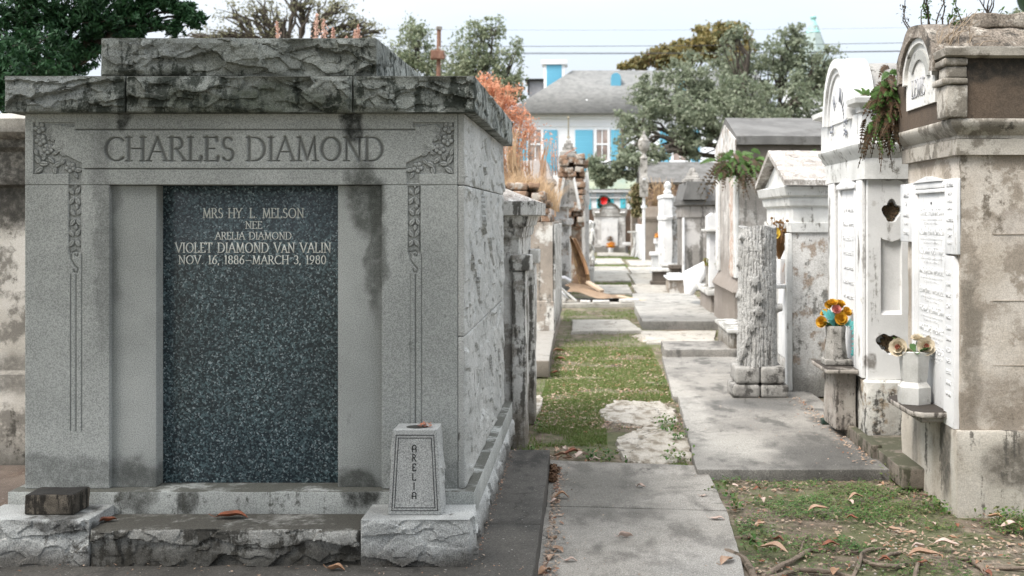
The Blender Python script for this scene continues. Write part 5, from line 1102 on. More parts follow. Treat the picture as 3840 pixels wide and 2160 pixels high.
b = MB(); tube(b, [(-.98, 21.2, .52), (-.45, 21.2, .50), (-.36, 21.2, .44)], .05, 10); tag(put('metal_pipe', b, flat('grey_metal', (.35, .35, .36), .4, Metallic=.5)), 'grey metal pipe poking out above the white boards', 'pipe')

# ================================================================ right row, far
m_gst = stone('grey_roof_cement', (.16, .157, .15), (.11, .107, .102), s1=3, stain=(.09, .085, .078), amt=.35, ss=2, streak=.3, bump=.5)
m_dkc = stone('dark_brown_cement', (.15, .13, .11), (.11, .095, .08), s1=3, stain=(.05, .045, .04), amt=.3, ss=2.5, streak=.5, bump=.5)
m_gpl = stone('grey_tan_plaster', (.44, .41, .38), (.33, .305, .28), s1=2, c3=(.56, .54, .51), c3amt=.4, s3=2.2, stain=(.19, .18, .165), amt=.4, ss=1.8, streak=.7, bump=.5, foot=(.9, .35, (.22, .19, .165)))
r4 = thing('gabled_tomb', 'large tomb with grey cement gable roof and bare plaster side behind the small gabled tomb', 'tomb', (2.9, 16, 0))
Q0, Q1, XQ = 15.5, 17.9, 1.93; yq = (Q0 + Q1) / 2
b = MB(); rectloft(b, XQ, 5.6, Q0, Q1, [(.06, 0), (.06, .55), (.10, .62), (.03, .75), (0, .8), (0, 2.26)], res=.2, amp=.012, freq=2.5, seed=61); put('wall', b, m_gpl, r4)
b = MB(); rectloft(b, XQ, 5.6, Q0, Q1, [(.015, 2.261), (.01, 2.355)], res=.1, amp=.015, freq=6, seed=62); put('brick_course', b, m_ruin, r4)
b = MB(); rectloft(b, XQ, 5.6, Q0, Q1, [(.05, 2.356), (.05, 2.53)], res=.15, amp=.006, seed=63); put('attic_band', b, m_dkc, r4)
b = MB(); prism(b, [(Q0 - .12, 2.531), (Q1 + .12, 2.531), (Q1 + .12, 2.64), (yq, 2.98), (Q0 - .12, 2.64)], XQ - .04, 5.7, 'x', 8); wob(b, .008, 3, 2)
fixn(put('roof', b, m_gst, r4))
b = MB(); prism(b, [(Q0 - .06, 2.36), (Q1 + .06, 2.36), (Q1 + .06, 2.6), (yq, 2.88), (Q0 - .06, 2.6)], XQ - .055, XQ - .0405, 'x', 0); put('gable_face', b, m_r3, r4)
for (qa, qb, sd_) in ((Q0 - .002, Q0 + .22, 2), (Q1 - .3, Q1, 3)):
    b = MB(); gbox(b, XQ - .05, XQ - .002, qa, qb, .8, 2.2, res=.1, r=.01, amp=.01, freq=6, seed=sd_); put('corner_pilaster', b, m_r3t, r4)
#, Q0 + .22, .8, 2.2, res=.1, r=.01, amp=.01, freq=6, seed=2); gbox(b, XQ - .05, XQ - .002, Q1 - .3, Q1, .8, 2.2, res=.1, r=.01, amp=.01, freq=6, seed=3); put('corner_pilaster', b, m_r3t, r4)
b = MB(); gbox(b, XQ - .04, XQ - .003, Q0 + .24, Q0 + .7, .8, 2.2, res=.06, r=.01, amp=.02, freq=8, seed=4); put('peeled_strip', b, stone('peeled_pink_plaster', (.5, .37, .3), (.38, .26, .2), s1=8, c3=(.6, .57, .52), c3amt=.5, s3=9, bump=.8), r4)
ld = thing('marble_ledge', 'white-veined marble grave ledge tucked behind the tree-trunk gravestone', 'grave ledge', (1.66, 13.8, .05))
b = MB(); gbox(b, 1.56, 1.9, 13.3, 14.6, .0, .30, res=.08, r=.01, amp=.01, seed=3); put('block', b, m_peel, ld)
b = MB(); gbox(b, 1.53, 1.9, 13.26, 14.65, .302, .345, res=.1, r=.008); put('top', b, m_marble2, ld)
# marble-topped pedestal with pot of succulents, white headstone, leaning slab
pd = thing('marble_pedestal', 'low cement pedestal with grey-veined marble top beside the far slab', 'pedestal', (1.92, 19, 0))
b = MB(); gbox(b, 1.86, 2.05, 18.45, 20.2, 0, .385, res=.1, r=.01, amp=.006); put('block', b, m_gpl, pd)
b = MB(); gbox(b, 1.80, 2.07, 18.3, 20.3, .387, .475, res=.1, r=.01); put('top', b, m_marble2, pd)
vz = thing('flower_pot', 'grey square stone pot on the marble pedestal holding succulents', 'pot', (1.92, 19.1, .477))
b = MB(); gbox(b, 1.835, 2.01, 19.0, 19.18, .478, .52, res=.1, r=.006); lathe(b, (1.92, 19.09, .521), [(.09, 0), (.10, .28), (.085, .285), (.08, .26), (.001, .26)], 4, rot=pi / 4); put('body', b, m_fin, vz, angle=30)
m_succ = leafmat('succulent_leaves', [(.30, .22, .07), (.16, .2, .05), (.38, .16, .08)], trans=.15)
t = thing('succulent_plant', 'tan and green succulents spilling out of the square stone pot', 'plant', (1.92, 19.09, .8))
b = MB()
for i in range(60): a = random.uniform(0, 6.28); e = random.uniform(.2, 1.4); c0 = np.array([1.92, 19.05, .80]) + (random.uniform(-.09, .09), random.uniform(-.08, .05), random.uniform(0, .08)); leaf1(b, c0, (cos(a) * cos(e), sin(a) * cos(e), sin(e)), random.uniform(.08, .16), .018)
put('leaf_cluster', b, m_succ, t, angle=60)
hs = thing('marble_headstone', 'white marble headstone with capped top beside the large gabled tomb', 'gravestone', (2.0, 19.6, 0))
b = MB(); gbox(b, 1.88, 2.15, 18.9, 19.3, .48, 1.36, res=.2, r=.01); put('shaft', b, m_marble, hs)
b = MB(); gbox(b, 1.80, 2.2, 18.8, 19.4, 1.262 + .1, 1.40, res=.2, r=.01); put('moulding', b, m_marble2, hs)
b = MB(); prism(b, [(1.86, 1.401), (2.2, 1.401), (2.2, 1.62), (2.12, 1.66), (1.94, 1.66), (1.86, 1.60)], 18.9, 19.3, 'y'); put('cap', b, m_marble, hs)
b = MB(); P_ = [P3(u, v, Y) for u, v, Y in ((1717, 688, 21), (1768, 662, 20.2), (1773, 668, 20.1), (1772, 698, 20.0), (1744, 742, 20.4), (1722, 738, 20.8))]
V = [p for p in P_] + [p + (.05, .35, .02) for p in P_]; b.add(V, [tuple(range(6)), tuple(range(11, 5, -1))] + [(i, (i + 1) % 6, (i + 1) % 6 + 6, i + 6) for i in range(6)])
tag(fixn(put('leaning_slab', b, m_marble)), 'white marble slab leaning beside the pot of succulents', 'gravestone')
bx = thing('grave_box', 'low cement grave box with broken white marble top', 'grave', (1.8, 25, 0))
b = MB(); gbox(b, 1.62, 1.95, 24.4, 25.6, 0, .30, res=.1, r=.01, amp=.01); put('block', b, m_brn2, bx)
b = MB(); gbox(b, 1.58, 1.97, 24.3, 25.7, .302, .34, res=.1, r=.01, amp=.005); gbox(b, 1.62, 1.93, 24.7, 25.4, .342, .40, res=.1, r=.01, amp=.02); put('marble_top', b, m_marble, bx)
# clutter of small graves further on
for i, (u, Y, w, h, d_, lab, mt) in enumerate(((1652, 33, .17, .62, .3, 'square white marble marker in the far right row', m_marble), (1664, 35, .20, .95, .3, 'blocky white gravestone at the foot of the brown far tomb', m_marble), (1690, 30, .28, .42, .5, 'mossy grey tomb plinth in the far right row', m_fin), (1660, 27.5, .2, .40, .4, 'mottled grey urn base by the far path', m_dkc), (1700, 27, .12, .50, .3, 'dark square urn pedestal before the grey stone tomb', m_dkc), (1676, 31, .1, .7, .2, 'thin grey upright stone in the far right row', m_fin))):
    x = UX(u, Y); t = thing('grave_marker', lab, 'grave marker', (x, Y, 0)); b = MB(); rectloft(b, x - w * .8, x + w * .8, Y, Y + d_, [(.05, 0), (.05, h * .25), (0, h * .28), (0, h * .82)], res=.1, amp=.012, seed=i); put('shaft', b, mt, t)
    b = MB(); rectloft(b, x - w * .8, x + w * .8, Y, Y + d_, [(.03, h * .821), (.06, h * .86), (.05, h)], res=.1, amp=.01, seed=i + 9); put('cap', b, m_wt_corn if i in (2, 3) else mt, t)
r6 = thing('stone_tomb', 'grey block stone tomb with hipped roof and stepped finial right of the far path', 'tomb', (2.6, 26.5, 0))
b = MB(); rectloft(b, 2.06, 4.6, 26, 28.2, [(0, 0), (0, 1.58), (.03, 1.59), (.03, 1.83)], res=.2, amp=.006, seed=71); put('wall', b, stone('grey_blocks', (.31, .29, .27), (.23, .215, .195), s1=2, c3=(.5, .48, .46), c3amt=.3, s3=1.6, stain=(.09, .085, .075), amt=.45, ss=1.6, streak=.8, bump=.5, lines=(.56, .27)), r6)
b = MB(); rectloft(b, 2.06, 4.6, 26, 28.2, [(.05, 1.831), (.09, 1.86), (.09, 1.95), (.04, 1.97), (-.2, 2.3)], res=.2, amp=.006, seed=72); put('roof', b, m_gst, r6)
b = MB(); prism(b, [(2.0, 1.97), (2.52, 1.97), (2.5, 2.36), (2.1, 2.36)], 25.8, 28.3, 'y'); fixn(put('front_block', b, m_gst, r6))
b = MB(); x_ = UX(1742, 26.3); rectloft(b, x_ - .15, x_ + .15, 26.2, 26.5, [(.06, 2.361), (.06, 2.43), (0, 2.44), (0, 2.49), (-.03, 2.5), (-.04, 2.56), (-.08, 2.57), (-.08, 2.62), (-.12, 2.68)], res=.1, amp=.006); put('finial', b, m_fin, r6)
b = MB(); tube(b, [(2.03, 25.96, 0), (2.03, 25.96, 1.58)], .03, 8); put('white_downpipe', b, m_marble, r6)
r7 = thing('white_tomb', 'slim white tomb with ball finial in the far right row', 'tomb', (1.95, 30, 0))
b = MB(); rectloft(b, 1.84, 2.06, 30, 32.5, [(0, 0), (0, 1.5), (.02, 1.52), (.02, 1.6), (0, 1.61), (0, 2.05), (.03, 2.08), (.02, 2.16)], res=.2, amp=.012, seed=73, chip=.04); put('wall', b, m_wt, r7)
b = MB(); lathe(b, (1.95, 30.1, 2.16), [(.09, 0), (.11, .06), (.08, .1), (.07, .14), (.1, .2), (.09, .27), (.04, .32), (.001, .33)], 12); put('finial', b, m_wt_corn, r7)
b = MB(); rectloft(b, 2.07, 2.35, 30.3, 32.4, [(0, 0), (0, 1.52), (.03, 1.55), (.03, 1.62), (0, 1.65), (0, 2.12)], res=.2, amp=.02, seed=74); put('grey_wing', b, m_r3, r7)
r8 = thing('brown_tomb', 'low brown cement tomb with moulded top near the end of the path', 'tomb', (2.3, 44.5, 0))
b = MB(); rectloft(b, 1.95, 3.4, 44, 46, [(0, 0), (0, 1.42), (.03, 1.44), (.03, 1.5), (.06, 1.52), (.06, 1.6), (.02, 1.64), (-.1, 1.98)], res=.3, amp=.01, seed=75); put('wall', b, stone('brown_cement', (.30, .26, .22), (.24, .205, .175), s1=2, stain=(.14, .12, .1), amt=.3, ss=1.5, streak=.4), r8)
b = MB(); gbox(b, 1.86, 1.94, 44, 49, 0, 1.3, res=.5, r=.02); put('marble_front', b, m_marble, r8)
vlt = thing('brick_vault', 'big brick vault under a grey cement roof behind the right row', 'tomb', (3.4, 40, 0))
b = MB(); rectloft(b, 1.95, 5.6, 47, 51, [(0, 0), (0, 2.95)], res=.4, amp=.03, freq=2, seed=76); put('brick_wall', b, stone('old_brown_brick', (.22, .15, .11), (.15, .11, .085), s1=2, c3=(.3, .18, .1), c3amt=.3, s3=2, stain=(.07, .06, .045), amt=.4, ss=1.5), vlt)
b = MB(); prism(b, [(46.8, 2.951), (51.2, 2.951), (49, 3.85)], 1.95, 5.75, 'x', 4); put('roof', b, m_gst, vlt)
b = MB(); rectloft(b, 1.98, 5.7, 46.9, 47.4, [(0.02, 2.86), (.03, 2.949)], res=.4); put('eave', b, m_stp, vlt)
uc = thing('urn_column', 'stone urn on a slender pillar above the right row', 'urn', (1.9, 42, 0)); cx = UX(1620, 42)
b = MB(); rectloft(b, cx - .12, cx + .12, 42, 42.25, [(0.02, 2.3), (.04, 2.95), (.0, 3.0), (.0, 3.62)], res=.3, amp=.01); put('pillar', b, m_fin, uc)
b = MB(); tube(b, [(cx, 42.1, 0), (cx, 42.1, 2.9)], .055, 8); lathe(b, (cx, 42.1, 1.9), [(.1, 0), (.1, .1)], 8); lathe(b, (cx, 42.1, 2.8), [(.06, 0), (.16, .1), (.16, .16)], 8); put('white_post', b, m_marble, uc)
b = MB(); lathe(b, (cx, 42.1, 3.62), [(.13, 0), (.15, .05), (.08, .12), (.07, .22), (.12, .28), (.2, .42), (.21, .56), (.19, .62), (.2, .66), (.12, .76), (.08, .84), (.05, .88), (.04, .98), (.001, 1.02)], 16); put('urn', b, m_fin, uc)
# end tomb
et = thing('arched_tomb', 'grey tomb with arched top and plain white tablet closing the end of the path', 'tomb', (.87, 53.5, 0))
b = MB(); rectloft(b, .18, 1.56, 53, 56, [(.02, 0), (.02, .26), (0, .28), (0, 1.60), (.05, 1.64), (.05, 1.72), (.08, 1.76), (.08, 1.95), (.1, 1.97)], res=.3, amp=.01, seed=80)
put('wall', b, stone('weathered_grey_white', (.55, .54, .53), (.40, .39, .38), s1=1.5, c3=(.7, .7, .69), c3amt=.4, s3=1.5, stain=(.13, .12, .11), amt=.35, ss=1.2, streak=.6, foot=(.2, .2, (.16, .15, .13))), et)
b = MB(); po = arcp(.87, 1.60, .52, .62, 18, 162, 16); pi_ = arcp(.87, 1.60, .43, .52, 162, 18, 16); prism(b, po + pi_, 52.9, 53.3, 'y'); fixn(put('arch_hood', b, m_dkc, et))
b = MB(); prism(b, arcp(.87, 1.60, .42, .51, 22, 158, 14), 52.95, 55, 'y'); fixn(put('tympanum', b, m_wt, et))
b = MB(); box(b, .49, 1.22, 52.95, 52.999, .30, 1.48); put('tablet', b, m_marble, et)
for s_ in (-1, 1):
    b = MB(); tube(b, [(.87 + s_ * .45, 52.88, 1.78), (.87 + s_ * .68, 52.88, 1.78)], .04, 8)
    put('scroll', b, m_marble, et)
b = MB(); lathe(b, (.90, 52.5, 0), [(.10, 0), (.12, .22), (.11, .23)], 8); tag(put('white_vase', b, m_marble), 'small white vase of orange flowers before the end tomb', 'vase')
m_org = leafmat('orange_petals', [(.75, .28, .01), (.8, .38, .02), (.7, .2, .01)], trans=.3)
def puff(name, lab, c, r, n, mat, L, cat='flowers', sq=.8, w=.4):
    t = thing(name, lab, cat, c); b = MB()
    for i in range(n):
        d = RNG.normal(0, 1, 3); d /= np.linalg.norm(d); p = np.array(c) + d * np.array([r, r * .6, r * sq]) * RNG.uniform(.4, 1); leaf1(b, p, d + RNG.normal(0, .5, 3), L, L * w)
    put('bloom_cluster', b, mat, t, angle=60); return t
puff('orange_flowers', 'orange flowers in the small white vase at the end tomb', (.90, 52.5, .36), .19, 140, m_org, .08, sq=.6)
puff('dried_bouquet', 'brown dried bouquet leaning on the end tomb tablet', (.87, 52.8, .62), .14, 90, m_dry, .07, sq=.6)
puff('orange_flowers', 'orange and green flowers on the marker beside the brown far tomb', (UX(1661, 35), 34.9, 1.08), .15, 110, m_org, .07)
puff('foliage_sprig', 'small green sprig beside the orange flowers of the far marker', (UX(1664, 35), 35.1, 1.25), .10, 50, m_green, .08)
bw = MB(); rectloft(bw, -3.5, 9, 57.5, 58, [(0, 0), (0, 1.95)], res=.5, amp=.03); tag(put('brick_wall', bw, stone('dark_cemetery_brick', (.13, .085, .06), (.09, .065, .05), s1=2, stain=(.03, .03, .02), amt=.3, ss=2)), 'dark brick cemetery wall behind the end tomb', 'wall')
mt_ = thing('marble_table', 'small white marble table right of the end tomb', 'table', (1.55, 48, 0)); x = UX(1577, 51)
b = MB(); gbox(b, x - .18, x + .18, 50.8, 51.2, .36, .50, res=.2, r=.02); put('top', b, m_marble, mt_); b = MB(); gbox(b, x - .05, x + .05, 50.9, 51.1, 0, .358, res=.2, r=.02); put('leg', b, m_gst, mt_)
b = MB(); x = UX(1597, 48); tube(b, [(x - .1, 48, .0), (x, 48, .5), (x - .05, 48, .95)], [.09, .06, .07], 8); gbox(b, x - .3, x + .1, 47.9, 48.1, .95, 1.02, res=.1, r=.02); tag(put('broken_gravestone', b, m_marble2), 'broken blue-grey marble upright before the far right tomb', 'gravestone')
b = MB(); x = UX(1606, 47); tube(b, [(x - .12, 46.9, .0), (x + .02, 46.9, .35), (x + .04, 46.9, .8)], .04, 8); tag(put('leaning_post', b, m_marble), 'thin white curved post leaning by the far right tomb', 'post')
x0 = UX(1590, 50); b = MB(); rectloft(b, x0, 1.95, 50, 52, [(0, 0), (0, 1.7)], res=.3, amp=.01); tag(put('side_wall', b, m_brn2), 'narrow brown plaster pier between end tomb and vine', 'wall')

# ================================================================ house and outbuilding
m_wht = flat('white_clapboard', (.80, .81, .82), .6, (.76, .77, .78), 2)
def clap(name, c, sp, c2=None):
    k = NT(name); z = k.sep()[2]; f = k.math('FRACT', k.math('DIVIDE', z, sp)); l = k.mr(f, .0, .10, 0, 1, False)
    return k.done(k.mix(.15, c, c2 or c), .6, k.bump(f, .7, .03))
m_clap = clap('white_siding', (.84, .85, .86), .16); m_blue = clap('blue_shutter_slats', (.14, .42, .57), .30); m_blue2 = clap('turquoise_shutter', (.10, .52, .62), .2); m_blues = clap('blue_siding', (.13, .39, .54), .22)
k = NT('grey_shingles'); br = k.n('ShaderNodeTexBrick', {'Vector': k.map((1, 1.3, 1.6)), 'Color1': (.22, .22, .215), 'Color2': (.14, .145, .14), 'Mortar': (.13, .13, .13), 'Scale': 2.4, 'Mortar Size': .02, 'Brick Width': .5, 'Row Height': .2})
vec = k.n('ShaderNodeCombineXYZ', {0: k.sep()[0], 1: k.sep()[2], 2: 0.}).outputs[0]; k.t.links.new(vec, br.inputs['Vector'])
m_shing = k.done(k.mix(k.mr(k.noise(3, 6), .3, .7, 0, .5), br.outputs[0], (.25, .25, .24)), .9)
m_glass = flat('window_glass', (.20, .16, .14), .1, (.45, .36, .32), 1.2, .6)
YH = 70.
hs = thing('white_house', 'white clapboard house with grey hipped roof and tall blue shutters', 'house', (3, 74, 0))
hx0, hx1 = UX(1296, YH), UX(1930, YH)
b = MB(); gbox(b, hx0, hx1, YH, YH + 9, 0, VZ(300, YH), res=9, r=.02); put('wall', b, m_clap, hs)
b = MB(); gbox(b, hx0 - .1, hx1 + .1, YH - .12, YH + 9, VZ(300, YH) + .01, VZ(286, YH), res=9, r=.02); gbox(b, hx0 - .05, hx1 + .05, YH - .05, YH - .001, VZ(319, YH), VZ(313, YH), res=9, r=.01); put('cornice', b, m_wht, hs)
rz0, rz1 = VZ(285, YH), VZ(177, YH + 4.5); rl = UX(1440, YH + 4.5); rr = UX(1905, YH + 4.5)
b = MB(); V = [(hx0 - .5, YH - .5, rz0), (hx1 + .5, YH - .5, rz0), (hx1 + .5, YH + 9.5, rz0), (hx0 - .5, YH + 9.5, rz0), (rl, YH + 4.5, rz1), (rr, YH + 4.5, rz1)]
b.add(V, [(0, 1, 5, 4), (2, 3, 4, 5), (1, 2, 5), (3, 0, 4), (3, 2, 1, 0)]); rf = fixn(put('roof', b, m_shing, hs, angle=0))
b = MB(); gbox(b, hx0 - .52, hx1 + .52, YH - .55, YH - .4, rz0 - .12, rz0, res=9, r=.01); put('gutter', b, flat('dark_gutter', (.08, .08, .07), .6), hs)
def rz(v, Y): return VZ(v, Y)
cy = YH + 4; b = MB(); gbox(b, UX(1368, cy), UX(1421, cy), cy, cy + 1.3, VZ(262, cy), VZ(163, cy), res=4, r=.02); tw = put('chimney_tower', b, m_wht, hs)
b = MB(); gbox(b, UX(1375, cy), UX(1413, cy), cy - .03, cy - .001, VZ(262, cy), VZ(163, cy), res=4, r=.01); put('blue_louvre', b, m_blues, tw)
b = MB(); gbox(b, UX(1362, cy), UX(1427, cy), cy - .15, cy + 1.45, VZ(163, cy) + .01, VZ(152, cy), res=4, r=.02); put('tower_cap', b, m_wht, tw)
ya = YH + 2.6; b = MB(); zt_, zb_ = VZ(183, ya), VZ(222, ya); x0, x1 = UX(1537, ya), UX(1562, ya); r_ = (x1 - x0) / 2
prism(b, [(x0, zb_), (x1, zb_), (x1, zt_ - r_)] + arcp((x0 + x1) / 2, zt_ - r_, r_, r_, 0, 180, 10)[1:-1] + [(x0, zt_ - r_)], ya, ya + 1.6, 'y'); fixn(put('arched_vent', b, m_blues, rf))
ya = YH + 2; b = MB(); x0, x1 = UX(1690, ya), UX(1733, ya); prism(b, [(x0, VZ(262, ya)), (x1, VZ(262, ya)), (x1, VZ(196, ya)), ((x0 + x1) / 2, VZ(168, ya)), (x0, VZ(196, ya))], ya, ya + 3, 'y'); dm = fixn(put('dormer', b, m_wht, rf))
b = MB(); gbox(b, x0 + .2, x1 - .2, ya - .03, ya - .001, VZ(262, ya), VZ(205, ya), res=4, r=.01); put('dormer_shutter', b, m_blue, dm)
b = MB(); lathe(b, (UX(1476, YH + 1), YH + 1, VZ(262, YH + 1)), [(.18, 0), (.14, .2), (.05, .28)], 10); put('roof_vent', b, m_wht, rf)
zt_, zb_ = VZ(327, YH), VZ(430, YH)
for (u0, u1) in ((1300, 1327), (1369, 1402), (1447, 1491.5), (1537, 1573), (1660, 1688), (1733, 1760)):
    b = MB(); gbox(b, UX(u0, YH), UX(u1, YH), YH - .08, YH - .005, zb_, zt_, res=4, r=.01); put('shutter', b, m_blue, hs)
b = MB(); gbox(b, UX(1684, YH), UX(1738, YH), YH - .09, YH - .002, VZ(405, YH), VZ(385, YH), res=4, r=.01)
for (u0, u1) in ((1332, 1361), (1501, 1528), (1694, 1728)):
    ub, vb = 6, 404; b = MB(); X0, X1, z0_, z1_ = UX(u0 - ub, YH), UX(u1 + ub, YH), VZ(vb, YH), VZ(322, YH)
    gbox(b, X0, UX(u0, YH), YH - .07, YH - .003, z0_, z1_, res=4, r=.01); gbox(b, UX(u1, YH), X1, YH - .07, YH - .003, z0_, z1_, res=4, r=.01); gbox(b, UX(u0, YH) + .001, UX(u1, YH) - .001, YH - .07, YH - .003, VZ(327, YH), z1_, res=4, r=.01); gbox(b, UX(u0, YH) + .001, UX(u1, YH) - .001, YH - .06, YH - .003, VZ(365, YH), VZ(361, YH), res=4, r=.01)
    gbox(b, UX((u0 + u1) / 2 - 1.2, YH), UX((u0 + u1) / 2 + 1.2, YH), YH - .05, YH - .003, z0_, VZ(328, YH), res=4, r=.005); gbox(b, X0 - .1, X1 + .1, YH - .12, YH - .003, z0_ - .2, z0_ - .001, res=4, r=.01)
    w = put('window', b, m_wht, hs); b = MB(); gbox(b, UX(u0, YH), UX(u1, YH), YH - .02, YH - .0025, z0_, VZ(327, YH), res=4, r=.001); put('pane', b, m_glass, w)
b = MB(); tube(b, [(UX(1566, YH), YH - .15, rz0), (UX(1566, YH), YH - .15, 1)], .10, 6); put('downpipe', b, flat('brown_downpipe', (.14, .10, .08), .6), hs)
# porch with railing
ph = thing('porch', 'white porch railing seen beside the oak, in front of the blue-shuttered house', 'porch', (8, 68, 0)); yp = 67.
b = MB(); gbox(b, UX(1810, yp), UX(1945, yp), yp - .05, yp + .05, VZ(405, yp), VZ(402, yp), res=9, r=.01); gbox(b, UX(1590, yp), UX(1945, yp), yp - .05, yp + .05, VZ(437, yp), VZ(433, yp), res=9, r=.01); put('rail', b, m_wht, ph)
b = MB()
for i in range(26): x = UX(1812 + i * 5.2, yp); box(b, x - .03, x + .03, yp - .03, yp + .03, VZ(433, yp), VZ(405, yp))
o = put('balusters', b, m_wht, ph, angle=0)
b = MB(); gbox(b, UX(1585, yp), UX(1945, yp), yp, yp + 2.8, VZ(452, yp), VZ(438, yp), res=9, r=.01); put('deck', b, m_wht, ph)
b = MB(); gbox(b, UX(1600, yp), UX(1945, yp), yp + .5, yp + 2.7, 0, VZ(453, yp), res=9, r=.01); put('under_wall', b, m_blue, ph)
# outbuilding with striped teal front
YC = 62.; oc = thing('carriage_house', 'low white outbuilding with turquoise shutters and mossy green metal roof behind the end tomb', 'outbuilding', (1, 63, 0)); cx0, cx1 = UX(1455, YC), UX(1640, YC)
b = MB(); gbox(b, cx0, cx1, YC, YC + 3, 0, VZ(477, YC), res=9, r=.01); put('wall', b, m_wht, oc)
b = MB(); gbox(b, cx0 - .1, cx1 + .1, YC - .2, YC - .001, VZ(484, YC), VZ(476, YC), res=9, r=.01); put('fascia', b, m_wht, oc)
b = MB(); prism(b, [(YC - .25, VZ(475.5, YC)), (YC + 3, VZ(475.5, YC)), (YC + 3, VZ(436, YC + 3))], cx0 - .15, cx1 + .15, 'x'); put('roof', b, stone('mossy_metal_roof', (.20, .25, .21), (.28, .30, .22), s1=.8, stain=(.14, .11, .06), amt=.3, ss=1), oc)
for u in (1472.7, 1501.5, 1530.5, 1560.5, 1590, 1620):
    b = MB(); gbox(b, UX(u, YC), UX(u + 13.2, YC), YC - .05, YC - .003, 0, VZ(499, YC), res=9, r=.005); put('shutter', b, m_blue2, oc)
    b = MB(); 
    for q in range(3): gbox(b, UX(u + .2 + q * 4.6, YC), UX(u + 3.6 + q * 4.6, YC), YC - .04, YC - .003, VZ(495.5, YC), VZ(486, YC), res=9, r=.004)
    put('transom', b, m_blue2, oc, angle=0)
b = MB()
for i in range(46): x = cx0 + i * (cx1 - cx0) / 45; box(b, x - .02, x + .02, YC - .09, YC - .06, VZ(497, YC), VZ(485, YC))
put('spindles', b, m_wht, oc, angle=0)
b = MB(); gbox(b, cx0, cx1, YC - .1, YC - .055, VZ(499, YC), VZ(496.5, YC), res=9, r=.005); put('rail', b, m_wht, oc)
m_wr = leafmat('wreath_green', [(.03, .07, .03), (.02, .05, .02)], trans=.1); m_red = flat('red_bow', (.62, .01, .01), .5)
wr = thing('wreath', 'green wreath with big red bow hung on the turquoise shutters', 'wreath', (UX(1519, YC - .2), YC - .2, VZ(508, YC)))
b = MB(); wc = np.array([UX(1519, YC - .2), YC - .2, VZ(509, YC)])
for i in range(400): a = random.uniform(0, 6.28); p = wc + np.array([cos(a) * .28, 0, sin(a) * .28]) + RNG.normal(0, .03, 3); leaf1(b, p, RNG.normal(0, 1, 3), .09, .03)
put('greenery', b, m_wr, wr, angle=60)
b = MB()
for a in (-.9, -.45, 0, .45, .9, 2.6, 3.7): petal(b, wc + (0, -.06, .08), (sin(a), -.2, cos(a)), (0, -1, 0), .27, .11, .2, 5)
put('bow', b, m_red, wr, angle=60)
# dark dormer behind the chimney, steeple, wires, post
b = MB(); yd = 82; gbox(b, UX(1330, yd), UX(1372, yd), yd, yd + 3, 0, VZ(203, yd), res=9, r=.02); nb = thing('neighbouring_building', 'slate-clad building with black roof edge behind the house chimney', 'building', (-4, 83, 0)); put('wall', b, flat('slate_wall', (.33, .33, .34), .8, (.24, .24, .25), 1.5), nb)
b = MB(); gbox(b, UX(1320, yd), UX(1380, yd), yd - .3, yd + 3.2, VZ(203, yd) + .01, VZ(199, yd), res=9, r=.02); gbox(b, UX(1328, yd), UX(1332, yd), yd - .2, yd - .1, VZ(240, yd), VZ(203, yd), res=9, r=.02); put('roof', b, flat('black_edge', (.02, .02, .02), .6), nb)
st = thing('church_steeple', 'pale green steeple with ball finial behind the big oak', 'steeple', (UX(2052, 100), 100, 0)); cx = UX(2046, 100)
b = MB(); lathe(b, (cx, 100, VZ(215, 100)), [(2.0, 0), (1.9, .6), (1.45, 2.2), (.6, 4.4), (.42, 5.0)], 8); put('spire', b, flat('verdigris_slate', (.33, .40, .38), .7, (.26, .31, .3), 1), st, angle=20)
b = MB(); lathe(b, (cx, 100, VZ(215, 100) + 4.4), [(.62, 0), (.42, .5), (.2, 1.0), (.18, 1.1), (.26, 1.2), (.26, 1.36), (.12, 1.5), (.001, 1.55)], 12); put('finial', b, flat('verdigris', (.30, .55, .52), .6), st)
b = MB(); gbox(b, cx - 2.2, cx + 2.2, 98, 102, 0, VZ(215, 100) - .01, res=9, r=.05); put('tower', b, flat('pale_tower', (.6, .61, .62), .8), st)
m_wire = flat('black_cable', (.05, .05, .055), .6)
for i, (v0, v1, v2, r_) in enumerate(((116, 121, 104, .016), (131, 136, 125, .018), (134, 139, 126, .014), (73, 79, 66, .006))):
    yw = 64.; pts = [P3(u, (v0 + (v1 - v0) * 2.2 * t * (1 - t) * 1.8 + (v2 - v0) * t), yw) for u, t in zip(np.linspace(960, 2480, 24), np.linspace(0, 1, 24))]
    b = MB(); tube(b, pts, r_, 5, cap=False); tag(put('power_cable', b, m_wire), ['uppermost of the three dark power cables above the house', 'middle power cable above the house', 'lowest power cable above the house', 'thin high wire well above the three power cables'][i], 'cable', 'power cables')
po = thing('rusty_post', 'rusty iron post with bracket rising behind the granite tomb', 'post', (UX(1103, 24), 24, 0)); cx = UX(1103, 24)
m_rust = flat('rust', (.16, .085, .06), .9, (.24, .14, .10), 10, bump=.5)
b = MB(); tube(b, [(cx, 24, 0), (cx - .01, 24, 3.6), (cx + .01, 24, VZ(75, 24))], [.05, .046, .042], 8); put('shaft', b, m_rust, po)
b = MB(); lathe(b, (cx + .01, 24, VZ(75, 24)), [(.065, 0), (.065, .06), (.03, .08)], 8); put('cap', b, m_fin, po)
b = MB(); gbox(b, cx - .15, cx + .13, 23.85, 24.0, VZ(150, 24), VZ(128, 24), res=.1, r=.02, amp=.03, freq=8); put('bracket', b, m_rust, po); b = MB(); tube(b, [(cx + .02, 23.9, VZ(120, 24)), (cx + .17, 23.9, VZ(142, 24)), (cx + .06, 23.9, VZ(165, 24))], .02, 6); put('cable_loop', b, m_fin, po)
